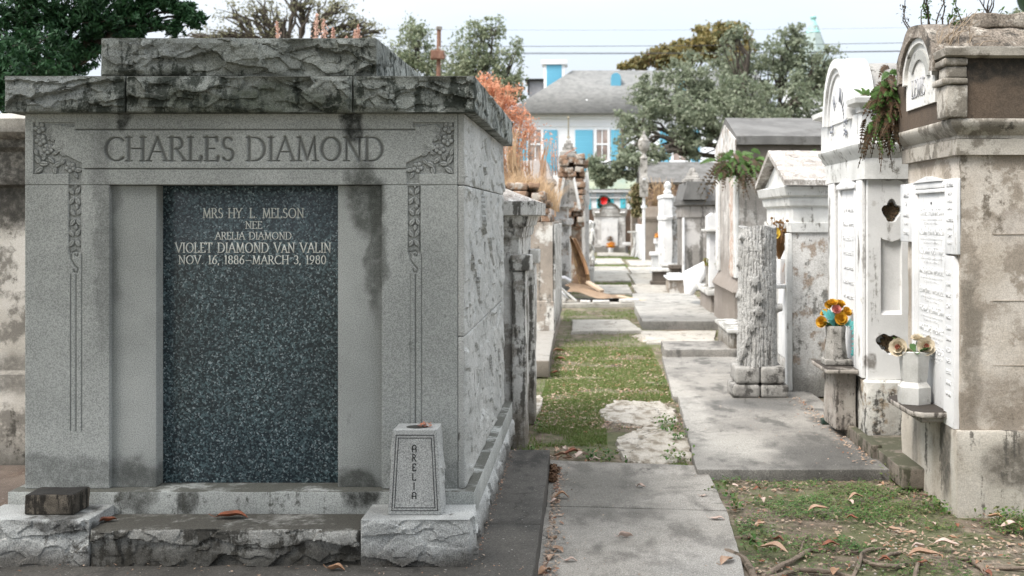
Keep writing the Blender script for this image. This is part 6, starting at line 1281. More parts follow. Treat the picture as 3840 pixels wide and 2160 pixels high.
# ================================================================ trees and plants
def quads_leaf(C, D, N, L, W):
    """rhombic leaves: centres C, direction D, width dir N"""
    n = len(C); L = np.broadcast_to(np.asarray(L, float), (n,))[:, None]; W = np.broadcast_to(np.asarray(W, float), (n,))[:, None]
    V = np.stack([C - D * L * .5, C + N * W * .5 + D * L * .05, C + D * L * .5, C - N * W * .5 + D * L * .05], 1).reshape(-1, 3)
    return V, np.arange(n * 4).reshape(n, 4)
def rdir(n, up=0.):
    d = RNG.normal(0, 1, (n, 3)); d[:, 2] += up; return d / np.linalg.norm(d, axis=1)[:, None]
def foliage(mb, clumps, n, size, asp=.5, sub=26, tight=.30, shell=.55):
    """clumps (x,y,z,rx,ry,rz,weight): leaves gather in many sub-clumps with gaps between"""
    w = np.array([c[6] for c in clumps], float); w /= w.sum()
    for c, wi in zip(clumps, w):
        m = max(20, int(n * wi)); k = max(4, int(sub * (c[3] * c[5]) ** .0)); d = rdir(k); rad = RNG.uniform(shell * .6, 1.22, k)[:, None]; sc = np.array(c[3:6])
        cen = np.array(c[:3]) + d * rad * sc; s = RNG.uniform(.35, 1.35, k) * tight
        which = RNG.integers(0, k, m); P = cen[which] + RNG.normal(0, 1, (m, 3)) * s[which][:, None] * sc.mean() * np.array([1, 1, .75])
        D = rdir(m); Nn = np.cross(D, rdir(m)); Nn /= np.linalg.norm(Nn, axis=1)[:, None] + 1e-9; L = size * RNG.uniform(.6, 1.3, m)
        V, Fq = quads_leaf(P, D, Nn, L, L * asp); mb.add(V, Fq)
        yield cen
def limb(mb, a, b_, r0, r1, sag=.1, k=6, n=7, seed=0):
    a, b_ = np.array(a, float), np.array(b_, float); t = np.linspace(0, 1, n)[:, None]; L = np.linalg.norm(b_ - a); P = a + (b_ - a) * t
    P += L * sag * np.sin(t * pi) * np.array([[0, 0, 1]]) + L * .06 * np.stack([np.sin(t[:, 0] * 7 + seed), np.cos(t[:, 0] * 6 + seed * 2), np.sin(t[:, 0] * 9 + seed * 3)], 1) * np.sin(t * pi)
    tube(mb, P, np.linspace(r0, r1, n), k); return P
def tree(name, label, base, fork, tr, clumps, n, size, mleaf, mbark, asp=.5, tight=.3, sub=26, shell=.55, twigs=6, twr=1., cat='tree', group=None):
    t = thing(name, label, cat, base, group); b = MB(); limb(b, base, fork, tr, tr * .65, 0, 8); put('trunk', b, mbark, t)
    f = MB(); bb = MB()
    for i, (c, cen) in enumerate(zip(clumps, foliage(f, clumps, n, size, asp, sub, tight, shell))):
        P = limb(bb, fork, c[:3], tr * .4, tr * .1, .12, 5, 8, i)
        for j in range(min(twigs, len(cen))): limb(bb, P[random.randint(3, 7)], cen[j], tr * .11 * twr, tr * .02 * twr, .05, 4, 5, i + j)
    put('branches', bb, mbark, t); put('crown', f, mleaf, t, angle=0); return t
def CL(lst, Y, dy=1.0):
    """clumps from (u,v,ru,rv,weight[,dY])"""
    out = []
    for q in lst:
        u, v, ru, rv, w = q[:5]; y = Y + (q[5] if len(q) > 5 else 0); p = P3(u, v, y); out.append((p[0], p[1], p[2], ru * y / F, dy * (ru + rv) / 2 * y / F, rv * y / F, w))
    return out
m_bark = stone('grey_bark', (.17, .15, .125), (.10, .09, .075), s1=3, stain=(.05, .045, .04), amt=.3, ss=3, bump=.8, bs=12, bd=.05)
m_barkd = stone('dark_bark', (.09, .075, .06), (.05, .042, .035), s1=6, bump=.8, bs=15, bd=.03)
m_oak = leafmat('oak_leaves', [(.13, .165, .10), (.20, .235, .155), (.27, .295, .21), (.16, .19, .12)], s=.35, trans=.35)  # distance haze is put into these raised leaf colours
m_oak2 = leafmat('autumn_oak_leaves', [(.20, .17, .06), (.26, .20, .07), (.17, .18, .08), (.30, .16, .08)], s=.3)
m_pale = leafmat('pale_green_leaves', [(.22, .25, .15), (.28, .30, .20), (.17, .22, .13), (.32, .32, .22)], s=.4)
m_olive = leafmat('sparse_olive_leaves', [(.20, .20, .12), (.25, .24, .15), (.16, .17, .10)], s=.4)
m_jun = leafmat('juniper_sprays', [(.006, .022, .012), (.010, .042, .014), (.022, .075, .022), (.008, .028, .014)], s=2.2, trans=.12, rough=.7)
m_orl = leafmat('orange_needles', [(.62, .27, .15), (.72, .40, .26), (.55, .21, .11)], s=1.2, trans=.3)
tree('live_oak', 'big grey-green live oak spreading in front of the white house', (UX(1950, 56), 56, 0), (UX(1900, 56), 56, 3.6), .42,
  CL([(1600, 330, 55, 60, 1.3, -2), (1640, 250, 60, 50, 1.4), (1720, 200, 65, 55, 1.6), (1700, 300, 70, 60, 1.8, -2), (1790, 330, 75, 65, 2, -3), (1790, 230, 70, 70, 2), (1880, 170, 75, 65, 2, 1), (1880, 290, 85, 80, 2.5, -3), (1970, 150, 65, 60, 1.7), (1990, 260, 80, 80, 2.3, -2), (2045, 200, 55, 70, 1.5), (2000, 95, 38, 35, .6), (2085, 170, 38, 50, .6), (1580, 385, 30, 28, .4, -4), (1650, 385, 30, 22, .5, -4), (1850, 90, 40, 30, .4), (2060, 320, 60, 60, 1.2)], 56), 34000, .20, m_oak, m_barkd, asp=.5, tight=.165, sub=40, twigs=14, twr=1.4, shell=.45)
tree('live_oak', 'low oak limb with sparse leaves hanging over the turquoise outbuilding', (UX(1850, 50), 50, 0), (UX(1660, 50), 50, 3.7), .16,
  CL([(1500, 425, 24, 22, 1), (1530, 445, 30, 16, 1), (1560, 415, 25, 20, 1), (1600, 405, 30, 18, 1), (1515, 455, 22, 16, .8), (1585, 440, 20, 10, .4), (1630, 420, 24, 10, .4)], 49), 5200, .2, m_oak, m_barkd, tight=.36, sub=14, twigs=8)
tree('autumn_tree', 'yellow-brown tree showing above the ridge of the house', (UX(1720, 92), 92, 0), (UX(1720, 92), 92, 8), .4, CL([(1610, 158, 22, 14, .6), (1660, 148, 34, 24, 1.2), (1710, 140, 30, 26, 1), (1775, 110, 40, 35, 1.3), (1825, 90, 34, 26, 1), (1850, 130, 40, 40, 1), (1570, 168, 14, 6, .2)], 92), 12000, .42, m_oak2, m_bark, tight=.28)
tree('leafy_tree', 'loose green tree left of the rusty post', (UX(1040, 46), 46, 0), (UX(1050, 46), 46, 4.5), .2, CL([(1010, 150, 38, 45, 1), (1050, 120, 45, 50, 1.5), (1085, 170, 45, 50, 1.5), (1040, 75, 38, 30, .6), (1110, 215, 50, 40, 1.2), (990, 190, 40, 30, .7)], 46), 6500, .14, m_pale, m_barkd, tight=.24, sub=34, twigs=12)
tree('leafy_tree', 'fuller green tree right of the rusty post above the orange bush', (UX(1220, 44), 44, 0), (UX(1210, 44), 44, 4.2), .22, CL([(1160, 150, 50, 45, 1.4), (1200, 90, 45, 35, .8), (1235, 70, 40, 26, .5), (1225, 160, 50, 55, 1.8), (1275, 200, 42, 40, 1.3), (1170, 210, 55, 40, 1.4), (1300, 235, 24, 26, .5), (1240, 225, 50, 30, 1), (1295, 140, 25, 40, .4)], 44), 9500, .14, m_pale, m_barkd, tight=.22, sub=34, twigs=12)
tree('bare_oak', 'thin-leaved oak with dark crooked branches behind the top slab', (UX(745, 42), 42, 0), (UX(740, 42), 42, 6.4), .26, CL([(600, 50, 55, 40, 1), (570, 85, 50, 18, .8), (650, 25, 50, 35, 1), (700, 60, 40, 40, .7), (760, 10, 50, 30, .8), (810, 50, 40, 40, 1), (850, 20, 45, 35, 1), (900, 60, 45, 30, .8), (945, 80, 32, 20, .4), (730, -30, 60, 40, .7), (680, 90, 50, 20, .6), (860, 92, 60, 12, .5), (500, 92, 50, 10, .4)], 42), 3600, .12, m_olive, m_barkd, tight=.3, sub=24, twigs=24, twr=1.9)
tree('shrubby_tree', 'airy green treetop at the upper right behind the overgrown tomb', (UX(2560, 26), 26, 0), (UX(2570, 26), 26, 3.8), .14, CL([(2545, 75, 40, 35, 1), (2500, 85, 22, 16, .4), (2575, 45, 30, 30, .7), (2520, 50, 24, 20, .25), (2620, 80, 50, 50, 1.5)], 26), 2600, .12, m_pale, m_barkd, asp=.35, tight=.34, sub=18, twigs=10)
# juniper at upper left
jn = thing('juniper_tree', 'dark green juniper filling the upper left corner behind the granite tomb', 'tree', (-5.6, 11.5, 0))
b = MB(); limb(b, (-5.6, 12.2, 0), (-5.3, 12.2, 5.5), .16, .08, .05, 8); put('trunk', b, m_barkd, jn)
jc = CL([(-40, 60, 110, 90, 3), (60, 30, 90, 70, 3), (150, 60, 90, 60, 3), (60, 140, 100, 70, 3, -1), (180, 130, 70, 40, 2), (240, 30, 80, 55, 2.6), (310, 50, 60, 40, 1.6), (250, 90, 50, 26, 1.0, .5), (380, 5, 55, 28, 1.0), (335, 84, 42, 16, .6), (430, 12, 50, 22, 1.2), (470, 35, 38, 28, 1.2), (440, 70, 24, 22, .7), (490, 50, 22, 26, .7), (395, 58, 18, 20, .4), (340, 20, 40, 30, .9), (10, 190, 60, 60, 2, -1.5), (-30, 240, 60, 60, 1.5, -1.5), (120, 185, 90, 26, 1.5), (200, -40, 160, 50, 3), (400, -40, 80, 30, 1)], 11.3, .8)
f = MB(); bb = MB()
for c, cen in zip(jc, foliage(f, jc, 44000, .06, .3, 46, .15, .4)):
    P = limb(bb, (-5.4, 12.0, 2.9), c[:3], .03, .010, .1, 5, 7)
    for q in cen[:10]: limb(bb, P[random.randint(3, 6)], q, .012, .004, .05, 4, 4)
put('branches', bb, m_barkd, jn); put('crown', f, m_jun, jn, angle=0)
# orange bush and tall dry grass
ob = thing('orange_bush', 'bright orange feathery bush between the granite tomb and the house', 'bush', (UX(1270, 19), 19, 0))
b = MB(); f = MB()
oc_ = CL([(1235, 225, 34, 34, 1.2), (1270, 250, 45, 45, 1.6), (1300, 300, 32, 40, 1), (1250, 290, 45, 40, 1.3), (1310, 350, 28, 50, .7), (1290, 390, 45, 40, .6), (1330, 330, 26, 40, .4), (1375, 350, 26, 50, .12), (1215, 200, 20, 16, .3)], 19)
for c, cen in zip(oc_, foliage(f, oc_, 6500, .045, .4, 40, .22, .3)):
    for q in cen[:12]: limb(b, (c[0] + RNG.normal(0, .1), 19, 1.6), q, .012, .004, .03, 4, 5)
put('branches', b, flat('tan_twigs', (.42, .27, .17), .9), ob); put('crown', f, m_orl, ob, angle=0)
m_tan = leafmat('dry_grass', [(.45, .30, .17), (.55, .40, .25), (.38, .24, .13)], trans=.25)
def blades(mb, P, h, w, lean=.35, seg=2):
    """grass blades: base points P"""
    n = len(P); a = RNG.uniform(0, 2 * pi, n); le = RNG.uniform(0, lean, n); H = np.broadcast_to(h, (n,)) * RNG.uniform(.5, 1.25, n); W = np.broadcast_to(w, (n,))
    d = np.stack([np.cos(a) * le, np.sin(a) * le, np.sqrt(np.clip(1 - le ** 2, .05, 1))], 1); s = np.stack([-np.sin(a + 1), np.cos(a + 1), a * 0], 1)
    mid = P + d * H[:, None] * .55; tip = P + (d + np.stack([np.cos(a) * .25, np.sin(a) * .25, -.15 + a * 0], 1)) * H[:, None]
    V = np.stack([P - s * W[:, None] * .5, P + s * W[:, None] * .5, mid + s * W[:, None] * .4, mid - s * W[:, None] * .4, tip], 1).reshape(-1, 3); i = np.arange(n) * 5
    mb.add(V, [np.stack([i, i + 1, i + 2, i + 3], 1), np.stack([i + 3, i + 2, i + 4], 1)])
b = MB(); P = np.stack([RNG.uniform(UX(1262, 15.8), UX(1402, 15.8), 900), RNG.uniform(15.3, 17, 900), np.full(900, 1.82)], 1); P[:, 2] -= np.clip((P[:, 0] + .75) * .5, 0, .2); blades(b, P, .42, .009, .4)
tag(put('dry_grass', b, m_tan, angle=0), 'tan dry grass growing on the crumbling brick tomb top', 'grass')
b = MB()
for (u, v0, v1, n, Y) in ((1292, 480, 290, 30, 17), (1302, 470, 330, 14, 17)):
    for i in range(n): p = P3(u + RNG.normal(0, 7), v0, Y + RNG.normal(0, .1)); q = P3(u + RNG.normal(0, 10), v1 + RNG.uniform(0, 120), Y); limb(b, p, q, .008, .003, .02, 4, 5)
tag(put('reed_clump', b, m_tan, angle=0), 'bundle of tall tan reed stalks beside the orange bush', 'reeds')
m_plume = leafmat('pink_plumes', [(.55, .34, .27), (.65, .45, .36), (.5, .28, .22)], trans=.3)
def plume(mb, p, q, r, n=130):
    p, q = np.array(p), np.array(q); tube(mb, [p, p + (q - p) * .5, q], [.008, .006, .003], 4); t = RNG.uniform(0, 1, n); s = np.sin(pi * (.1 + .85 * t)) ** .6 * (1 + .35 * np.sin(t * 25))
    C = p + (q - p) * (0.0 + t[:, None]) + RNG.normal(0, 1, (n, 3)) * (r * .42 * s)[:, None]; D = rdir(n, 1.2); Nn = np.cross(D, rdir(n)); Nn /= np.linalg.norm(Nn, axis=1)[:, None]; V, Fq = quads_leaf(C, D, Nn, .03, .014); mb.add(V, Fq)
for i, (ub, ut, vt, r) in enumerate(((700, 697, 56, .022), (792, 797, 35, .036), (818, 814, 48, .03), (839, 838, 70, .02), (900, 902, 62, .02), (893, 893, 78, .02), (872, 872, 92, .016))):
    Y = 10.2 + (i % 3) * .15; b = MB(); lo_ = P3(ub, 130, Y); plume(b, lo_, P3(ut, vt, Y), r); tube(b, [lo_, (lo_[0], Y, 0)], .01, 4)
    tag(put('grass_plume', b, m_plume, angle=0), ['single pink plume left above the top slab', 'tallest pink plume above the top slab', 'thick pink plume just right of the tallest', 'short thin plume right of the two tall ones', 'slim plume near the right end of the top slab', 'small plume touching the slim right-hand one', 'tiny plume tip barely above the top slab'][i], 'plume grass', 'pink grass plumes behind the granite tomb')
b = MB(); plume(b, P3(1420, 555 * .7, 19.5), P3(1452, 368 * 1.01, 19.5), .02, 50); 
for (u, v) in ((1385, 345), (1392, 360), (1398, 352)): plume(b, P3(u + 6, 440, 17), P3(u, v, 17), .025, 60)
tag(put('seed_grass', b, m_plume, angle=0), 'thin pinkish seed heads in front of the house shutters', 'grass')

# ferns on tombs
m_fg = leafmat('fern_green', [(.06, .12, .03), (.11, .20, .05), (.04, .08, .025)], trans=.3); m_fb = leafmat('fern_brown', [(.07, .04, .025), (.13, .08, .045), (.05, .045, .025), (.18, .13, .08)], trans=.15)
def fernclump(name, lab, c, R, n, brown=.4, droop=.6, spread=(1, 1, 1), face=None, wl=.022):
    t = thing(name, lab, 'fern', c); g, br = MB(), MB()
    for i in range(n):
        a = RNG.uniform(0, 2 * pi); e = RNG.uniform(-.2, 1.1); L = R * RNG.uniform(.5, 1.1); d = np.array([cos(a) * cos(e), sin(a) * cos(e), sin(e)])
        if face is not None: d = d + np.array(face); d /= np.linalg.norm(d)
        isb = RNG.random() < brown; dr = droop * (1.5 if isb else .8); o = np.array(c) + RNG.normal(0, 1, 3) * np.array(spread) * R * .22
        P = [o + d * L * t_ - np.array([0, 0, 1]) * dr * L * t_ * t_ for t_ in (0, .25, .5, .75, 1)]; fern(br if isb else g, P, wl * 1.25, 12)
    put('fronds', g, m_fg, t, angle=0); put('dead_fronds', br, m_fb, t, angle=0); return t
fernclump('fern', 'large half-dead fern clump hanging from the gap between the two arched tombs', (1.90, 7.5, VZ(250, 7.5)), .15, 210, .5, .75, (1.0, .8, 2.0), (-.3, -.2, .1), .020)
fernclump('fern', 'brown drooping fern fronds below the hanging clump on the white tomb cornice', (1.83, 7.5, VZ(310, 7.5)), .14, 60, .7, 1.1, (1.4, .6, 1.2), (-.4, -.2, -.4), .018)
fernclump('fern', 'upright green fern sprout above the white tomb shoulder', (1.98, 8.3, 2.42), .17, 14, .25, .3, (1.4, 1, .3), (-.1, 0, .5), .016)
fernclump('fern', 'green and brown fern clump on the corner of the large gabled tomb', (1.92, 15.3, VZ(415, 15.3)), .36, 130, .5, .7, (1.5, .5, .9), (0, -.5, 0), .03)
fernclump('fern', 'tiny fern tuft on the roof line of the small gabled tomb', (UX(2050, 15.4), 15.35, 2.36), .17, 14, .2, .4, (2, .4, .3), (0, -.3, .3), .02)
fernclump('fern', 'little green fern growing out of the lower hole in the white tomb', (2.09, 8.12, VZ(857, 8.1)), .05, 9, 0, .4, (.6, .4, .6), (.1, -.6, .3), .008)
# hanging vine on far right
b = MB()
for i in range(1300):
    t_ = RNG.uniform(0, 1); u = 1602 + RNG.normal(0, 5 + 5 * sin(pi * t_)); p = P3(u, 462 + 80 * t_, 43 + RNG.normal(0, .15)); leaf1(b, p, RNG.normal(0, 1, 3) - (0, 0, .8), .13, .035)
tag(put('hanging_vine', b, leafmat('vine_mix', [(.10, .14, .05), (.22, .17, .09), (.14, .17, .07)], trans=.2), angle=0), 'hanging green-brown vine column left of the urn pillar', 'vine')
b = MB()
for i in range(500): p = P3(RNG.uniform(1640, 1700), 518, 43.5); limb(b, p, p + (RNG.normal(0, .25), 0, RNG.uniform(.2, 1.1)), .012, .004, .02, 3, 3) if i < 90 else leaf1(b, p + (RNG.normal(0, .3), 0, RNG.uniform(0, .8)), RNG.normal(0, 1, 3), .1, .02)
tag(put('dry_weeds', b, m_tan, angle=0), 'dry reddish weeds on top of the brown far tomb', 'weeds')

# weeds on top of R1
def weed(mb, lf, base, h, lean, nl, ls, seed, k=6):
    p = np.array(base, float); top = p + np.array([lean[0], lean[1], h]); P = limb(mb, p, top, .006, .002, .02, 4, k, seed)
    for i in range(nl): t_ = RNG.uniform(.15, 1); q = P[0] + (P[-1] - P[0]) * t_ + RNG.normal(0, .012, 3); d = rdir(1, .2)[0]; leaf1(lf, q, d, ls * RNG.uniform(.6, 1.2), ls * .22)
def weeds(name, lab, specs, ml):
    t = thing(name, lab, 'weed', specs[0][0]); st_, lf = MB(), MB()
    for i, (base, h, lean, nl, ls) in enumerate(specs): weed(st_, lf, base, h, lean, nl, ls, i)
    put('stems', st_, m_barkd, t); put('leaves', lf, ml, t, angle=60); return t
def tp(u, v, Y): p = P3(u, v, Y); return tuple(p)
m_wl = leafmat('weed_leaves', [(.08, .15, .04), (.13, .22, .06), (.06, .09, .04)], trans=.3); m_wd = leafmat('withered_leaves', [(.05, .05, .06), (.09, .08, .06), (.12, .06, .04)], trans=.1)
weeds('weed', 'thick vine-wrapped stalk at the arch top of the overgrown tomb', [(tp(2335, 75, 6.8), .42, (-.06, 0), 60, .03), (tp(2333, 75, 6.8), .40, (-.02, 0), 60, .03), (tp(2340, 70, 6.8), .3, (-.05, 0), 50, .03)], m_wl)
weeds('weed', 'thin dark withered sprigs left of the stalk', [(tp(2300, 110, 7.0), .22, (-.07, 0), 24, .022), (tp(2312, 100, 7.0), .26, (.05, 0), 12, .02), (tp(2292, 108, 7.0), .33, (-.06, 0), 22, .02), (tp(2355, 70, 6.8), .2, (.05, 0), 20, .02), (tp(2372, 70, 6.8), .22, (0, 0), 22, .022)], m_wd)
weeds('weed', 'leafy green weeds growing across the tomb roof', [(tp(u, v, 6.75), h, (l, 0), n, .035) for u, v, h, l, n in ((2395, 75, .10, .02, 16), (2420, 70, .2, -.04, 18), (2410, 100, .15, .05, 16), (2450, 75, .12, .06, 16), (2475, 80, .10, -.03, 14), (2490, 85, .13, .07, 18), (2520, 90, .12, .05, 16), (2505, 70, .08, .05, 10), (2440, 95, .1, .1, 14), (2540, 100, .1, .08, 12), (2385, 62, .1, .03, 14))], m_wl)
weeds('weed', 'tall branching dead weed near the right edge', [(tp(2487, 85, 6.7), .16, (0, 0), 4, .02)] + [(tp(2487, 45, 6.7), .16, (l, 0), 5, .015) for l in (-.07, -.04, -.01, .02, .05)], m_wd)
fernclump('fern', 'fern and dead fronds on the brick top of the overgrown tomb', (2.2, 6.75, 2.62), .16, 26, .4, .5, (1.6, .6, .3), (.1, -.3, .2), .012)
b = MB()
for i in range(26): p = tp(2350 + RNG.uniform(0, 90), 130 + RNG.normal(0, 8), 6.55); limb(b, p, (p[0] + RNG.uniform(-.05, .22), p[1], p[2] + RNG.uniform(.0, .22)), .004, .002, .12, 4, 6, i)
tag(put('vine_stems', b, flat('pale_stems', (.30, .24, .18), .9)), 'pale tangled vine stems on the tomb roof shoulder', 'vine')

# ================================================================ ground cover
def poly_pts(n, x0, x1, y0, y1, dens=None, seed=0):
    P = np.stack([RNG.uniform(x0, x1, n), RNG.uniform(y0, y1, n), np.zeros(n)], 1)
    if dens is not None: P = P[RNG.uniform(0, 1, n) < dens(P)]
    P[:, 2] = gz(P[:, 0], P[:, 1]); return P
m_grass = leafmat('lawn_grass', [(.09, .155, .035), (.14, .225, .055), (.24, .25, .10), (.11, .19, .04), (.17, .24, .07)], trans=.3, s=1.6)
def mask(P, lo, hi, s, seed): return np.clip((fbm(P * np.array([s, s, 1]) + seed, 4, seed) - lo) / (hi - lo), 0, 1)
def d_lane(P):
    X, Y = P[:, 0], P[:, 1]; R = np.where(Y < 10.3, .66, .77) - .03; L = np.where(Y < 9.5, -.40, np.where(Y < 11.8, -.43, -.40)); m = ((X > L) & (X < R)) * 1.
    near = np.clip((Y - 8.9) / 1.4, 0, 1); base = (.06 + .94 * mask(P, -.26, .08, 3.2, 3)) * near
    base = np.maximum(base, mask(P, -.05, .2, 2.2, 9) * .8 * ((X < .12) & (Y > 8.35) & (Y < 9.3))); base = np.maximum(base, .7 * ((X > R - .12) & (Y > 7.6)) * mask(P, -.25, .2, 5, 6))
    q_ = .10 * fbm(P * 6 + 2, 3, 2); white = ((X > .12 + q_) & (X < .66 + q_) & (Y > 9.1 + q_) & (Y < 10.15 + q_)) | ((X > .22 + q_) & (X < .62 + q_) & (Y > 7.75) & (Y < 8.9 + q_)); return base * m * np.where(white, .05, 1.)
b = MB(); P = poly_pts(150000, -.45, .8, 7.6, 14.6, d_lane); blades(b, P, .030, .005, .85); struct('lane_grass', b, m_grass, 'stuff', 'patchy short green grass between the slabs of the lane', 'grass', angle=0)
def d_far(P):
    X, Y = P[:, 0], P[:, 1]; m = np.zeros(len(X))
    for (x0, x1, y0, y1, w) in ((-.43, .78, 14.4, 16.4, .8), (.7, 1.85, 14.25, 15.2, .7), (-.43, .74, 18.2, 21.1, .95), (.0, .95, 22.7, 24.5, 1), (-.4, .1, 22.7, 30, .6), (.0, .98, 27.6, 29.1, 1), (.2, 1.9, 45, 48, .8), (.0, 1.2, 37.6, 39.8, .8), (1.5, 2.0, 20, 25, .4), (1.7, 2.4, 26, 44, .35), (-.3, 2.1, 52, 52.9, .6), (-.3, .1, 30, 52, .4), (1.7, 1.9, 13.3, 17, .7), (.75, 1.0, 37.4, 38.4, .4), (-.5, -.38, 9, 15, .6)): m = np.maximum(m, w * ((X > x0) & (X < x1) & (Y > y0) & (Y < y1)))
    return m * mask(P, -.35, .05, 1.2, 5)
b = MB(); P = poly_pts(120000, -.5, 2.4, 9, 53, d_far); blades(b, P, .035 + 0 * P[:, 0], .006 + .0003 * (P[:, 1] - 14).clip(0), .8); struct('far_grass', b, m_grass, 'stuff', 'tufts of green grass between the pale far slabs', 'grass', angle=0)
# clover-like cover, near right
m_clov = leafmat('clover_leaves', [(.035, .10, .02), (.06, .15, .032), (.11, .21, .05), (.20, .19, .08), (.05, .12, .03)], trans=.3, s=2.5)
def in_right(P, pad=0.):
    X, Y = P[:, 0], P[:, 1]; R = .62 + (Y - 3.4) * .038 + .03; return (X > R + pad) & (Y < 7.27) & ~((X > 1.94) & (Y > 6.36))
def d_cl(P):
    X, Y = P[:, 0], P[:, 1]; far = np.clip((Y - 5.0) / 1.1, 0.18, 1); return in_right(P) * mask(P, -.20, .12, 2.6, 12) * far
def clover(mb, P, s, h=.02):
    n = len(P); k = 3; a0 = RNG.uniform(0, 2 * pi, n); H = h * RNG.uniform(.3, 1.6, n)
    for j in range(k):
        a = a0 + j * 2 * pi / 3; d = np.stack([np.cos(a), np.sin(a), RNG.normal(0, .35, n)], 1); d /= np.linalg.norm(d, axis=1)[:, None]; s_ = np.stack([-np.sin(a), np.cos(a), RNG.normal(0, .25, n)], 1); L = s * RNG.uniform(.6, 1.3, n)
        C = P + np.stack([0 * a, 0 * a, H], 1) + d * L[:, None] * .55; V, Fq = quads_leaf(C, d, s_, L, L * .75); mb.add(V, Fq)
b = MB(); P = poly_pts(46000, .6, 3.4, 3.3, 7.3, d_cl); clover(b, P, .013, .022)
P = poly_pts(22000, .6, 3.4, 3.3, 7.3, lambda q: d_cl(q) * .8 + .06 * in_right(q)); blades(b, P, .028, .0028, .8); struct('clover_cover', b, m_clov, 'stuff', 'low clover and grass on the earth before the brown tomb', 'ground cover', angle=0)
# weeds along slab edges
b = MB()
for (cx, cy, r, n) in ((.60, 9.15, .07, 60), (.58, 8.85, .06, 50), (.62, 8.5, .05, 40), (.66, 11.2, .08, 45), (.56, 7.8, .09, 60), (-.0, 7.85, .05, 50), (.10, 7.83, .07, 70), (-.38, 8.0, .05, 30), (-.37, 8.9, .05, 30), (.74, 6.9, .05, 40), (.80, 6.55, .06, 60), (.80, 5.7, .06, 40), (1.9, 7.22, .1, 60), (1.90, 6.45, .06, 50), (2.2, 6.25, .1, 70), (2.45, 6.2, .1, 60), (-.42, 7.75, .05, 40), (.86, 4.95, .06, 40)):
    for i in range(n):
        p = np.array([cx + RNG.normal(0, r * .6), cy + RNG.normal(0, r), RNG.uniform(0, .07)]); leaf1(b, p, rdir(1, .5)[0], .026, .009)
struct('edge_weeds', b, m_clov, 'stuff', 'small leafy weeds along the slab edges', 'weeds', angle=60)
b = MB(); P = np.stack([RNG.normal(-.44, .05, 170), RNG.uniform(7.6, 8.4, 170), np.full(170, 0.)], 1); blades(b, P, .13, .005, .5); struct('tall_grass_tufts', b, m_grass, 'stuff', 'longer grass tufts at the foot of the white-washed tomb', 'grass', angle=0)
# litter (uncountable bits)
m_lit = leafmat('leaf_litter', [(.20, .12, .07), (.36, .25, .17), (.46, .36, .28), (.25, .10, .05), (.14, .09, .06)], trans=.05, s=3, rough=.8)
def flatbits(mb, P, s, up=.004):
    n = len(P); a = RNG.uniform(0, 2 * pi, n); d = np.stack([np.cos(a), np.sin(a), RNG.normal(0, .22, n)], 1); w = np.stack([-np.sin(a), np.cos(a), RNG.normal(0, .3, n)], 1); L = s * RNG.uniform(.4, 1.5, n)
    V, Fq = quads_leaf(P + (0, 0, up), d, w, L, L * RNG.uniform(.2, .6, n)); mb.add(V, Fq)
b = MB(); flatbits(b, poly_pts(15000, .6, 3.4, 3.2, 7.3, lambda q: in_right(q) * (.25 + .75 * mask(q, -.1, .2, 2.6, 30))), .026, .012)
flatbits(b, poly_pts(2600, -.42, .68, 7.6, 9.3, lambda q: mask(q, -.1, .25, 2.2, 21) * np.where((q[:, 0] > .15) & (q[:, 0] < .6), .25, 1)), .03, .012)
flatbits(b, poly_pts(5200, -.42, .75, 9.0, 14.5), .026, .016)
q = np.stack([-.215 + np.abs(RNG.normal(0, .035, 900)), RNG.uniform(3.4, 7.5, 900), np.full(900, .026)], 1); flatbits(b, q, .022)
q = np.stack([RNG.uniform(-.2, .65, 260), RNG.uniform(3.4, 7.5, 260), np.full(260, .026)], 1); flatbits(b, q, .009)
q = np.stack([RNG.uniform(.8, 1.85, 150), RNG.uniform(7.4, 12, 150), np.full(150, .058)], 1); flatbits(b, q, .012)
q = np.stack([1.80 - np.abs(RNG.normal(0, .07, 500)), RNG.uniform(7.4, 10.2, 500), np.full(500, .058)], 1); flatbits(b, q, .02)
q = np.stack([RNG.uniform(-3, -.25, 260), RNG.uniform(4.6, 4.95, 260), np.full(260, .156)], 1); flatbits(b, q, .012)
q = np.stack([-.49 + np.abs(RNG.normal(0, .015, 220)), RNG.uniform(4.95, 7.4, 220), np.full(220, .157)], 1); flatbits(b, q, .012)
struct('leaf_litter', b, m_lit, 'stuff', 'crumbled dead leaves and twigs scattered over earth and slabs', 'leaf litter', angle=0)
# pebbles
b = MB(); P = poly_pts(700, .6, 3.2, 3.3, 7.2, lambda q: in_right(q) * 1.)
for p in P[:260]: s_ = RNG.uniform(.003, .009); lathe(b, p + (0, 0, -.002), [(s_ * .7, 0), (s_, s_ * .5), (s_ * .5, s_)], 5)
struct('gravel', b, flat('pale_pebbles', (.5, .47, .43), .8, (.35, .3, .26), 30), 'stuff', 'pale pebbles in the earth before the brown tomb', 'gravel')
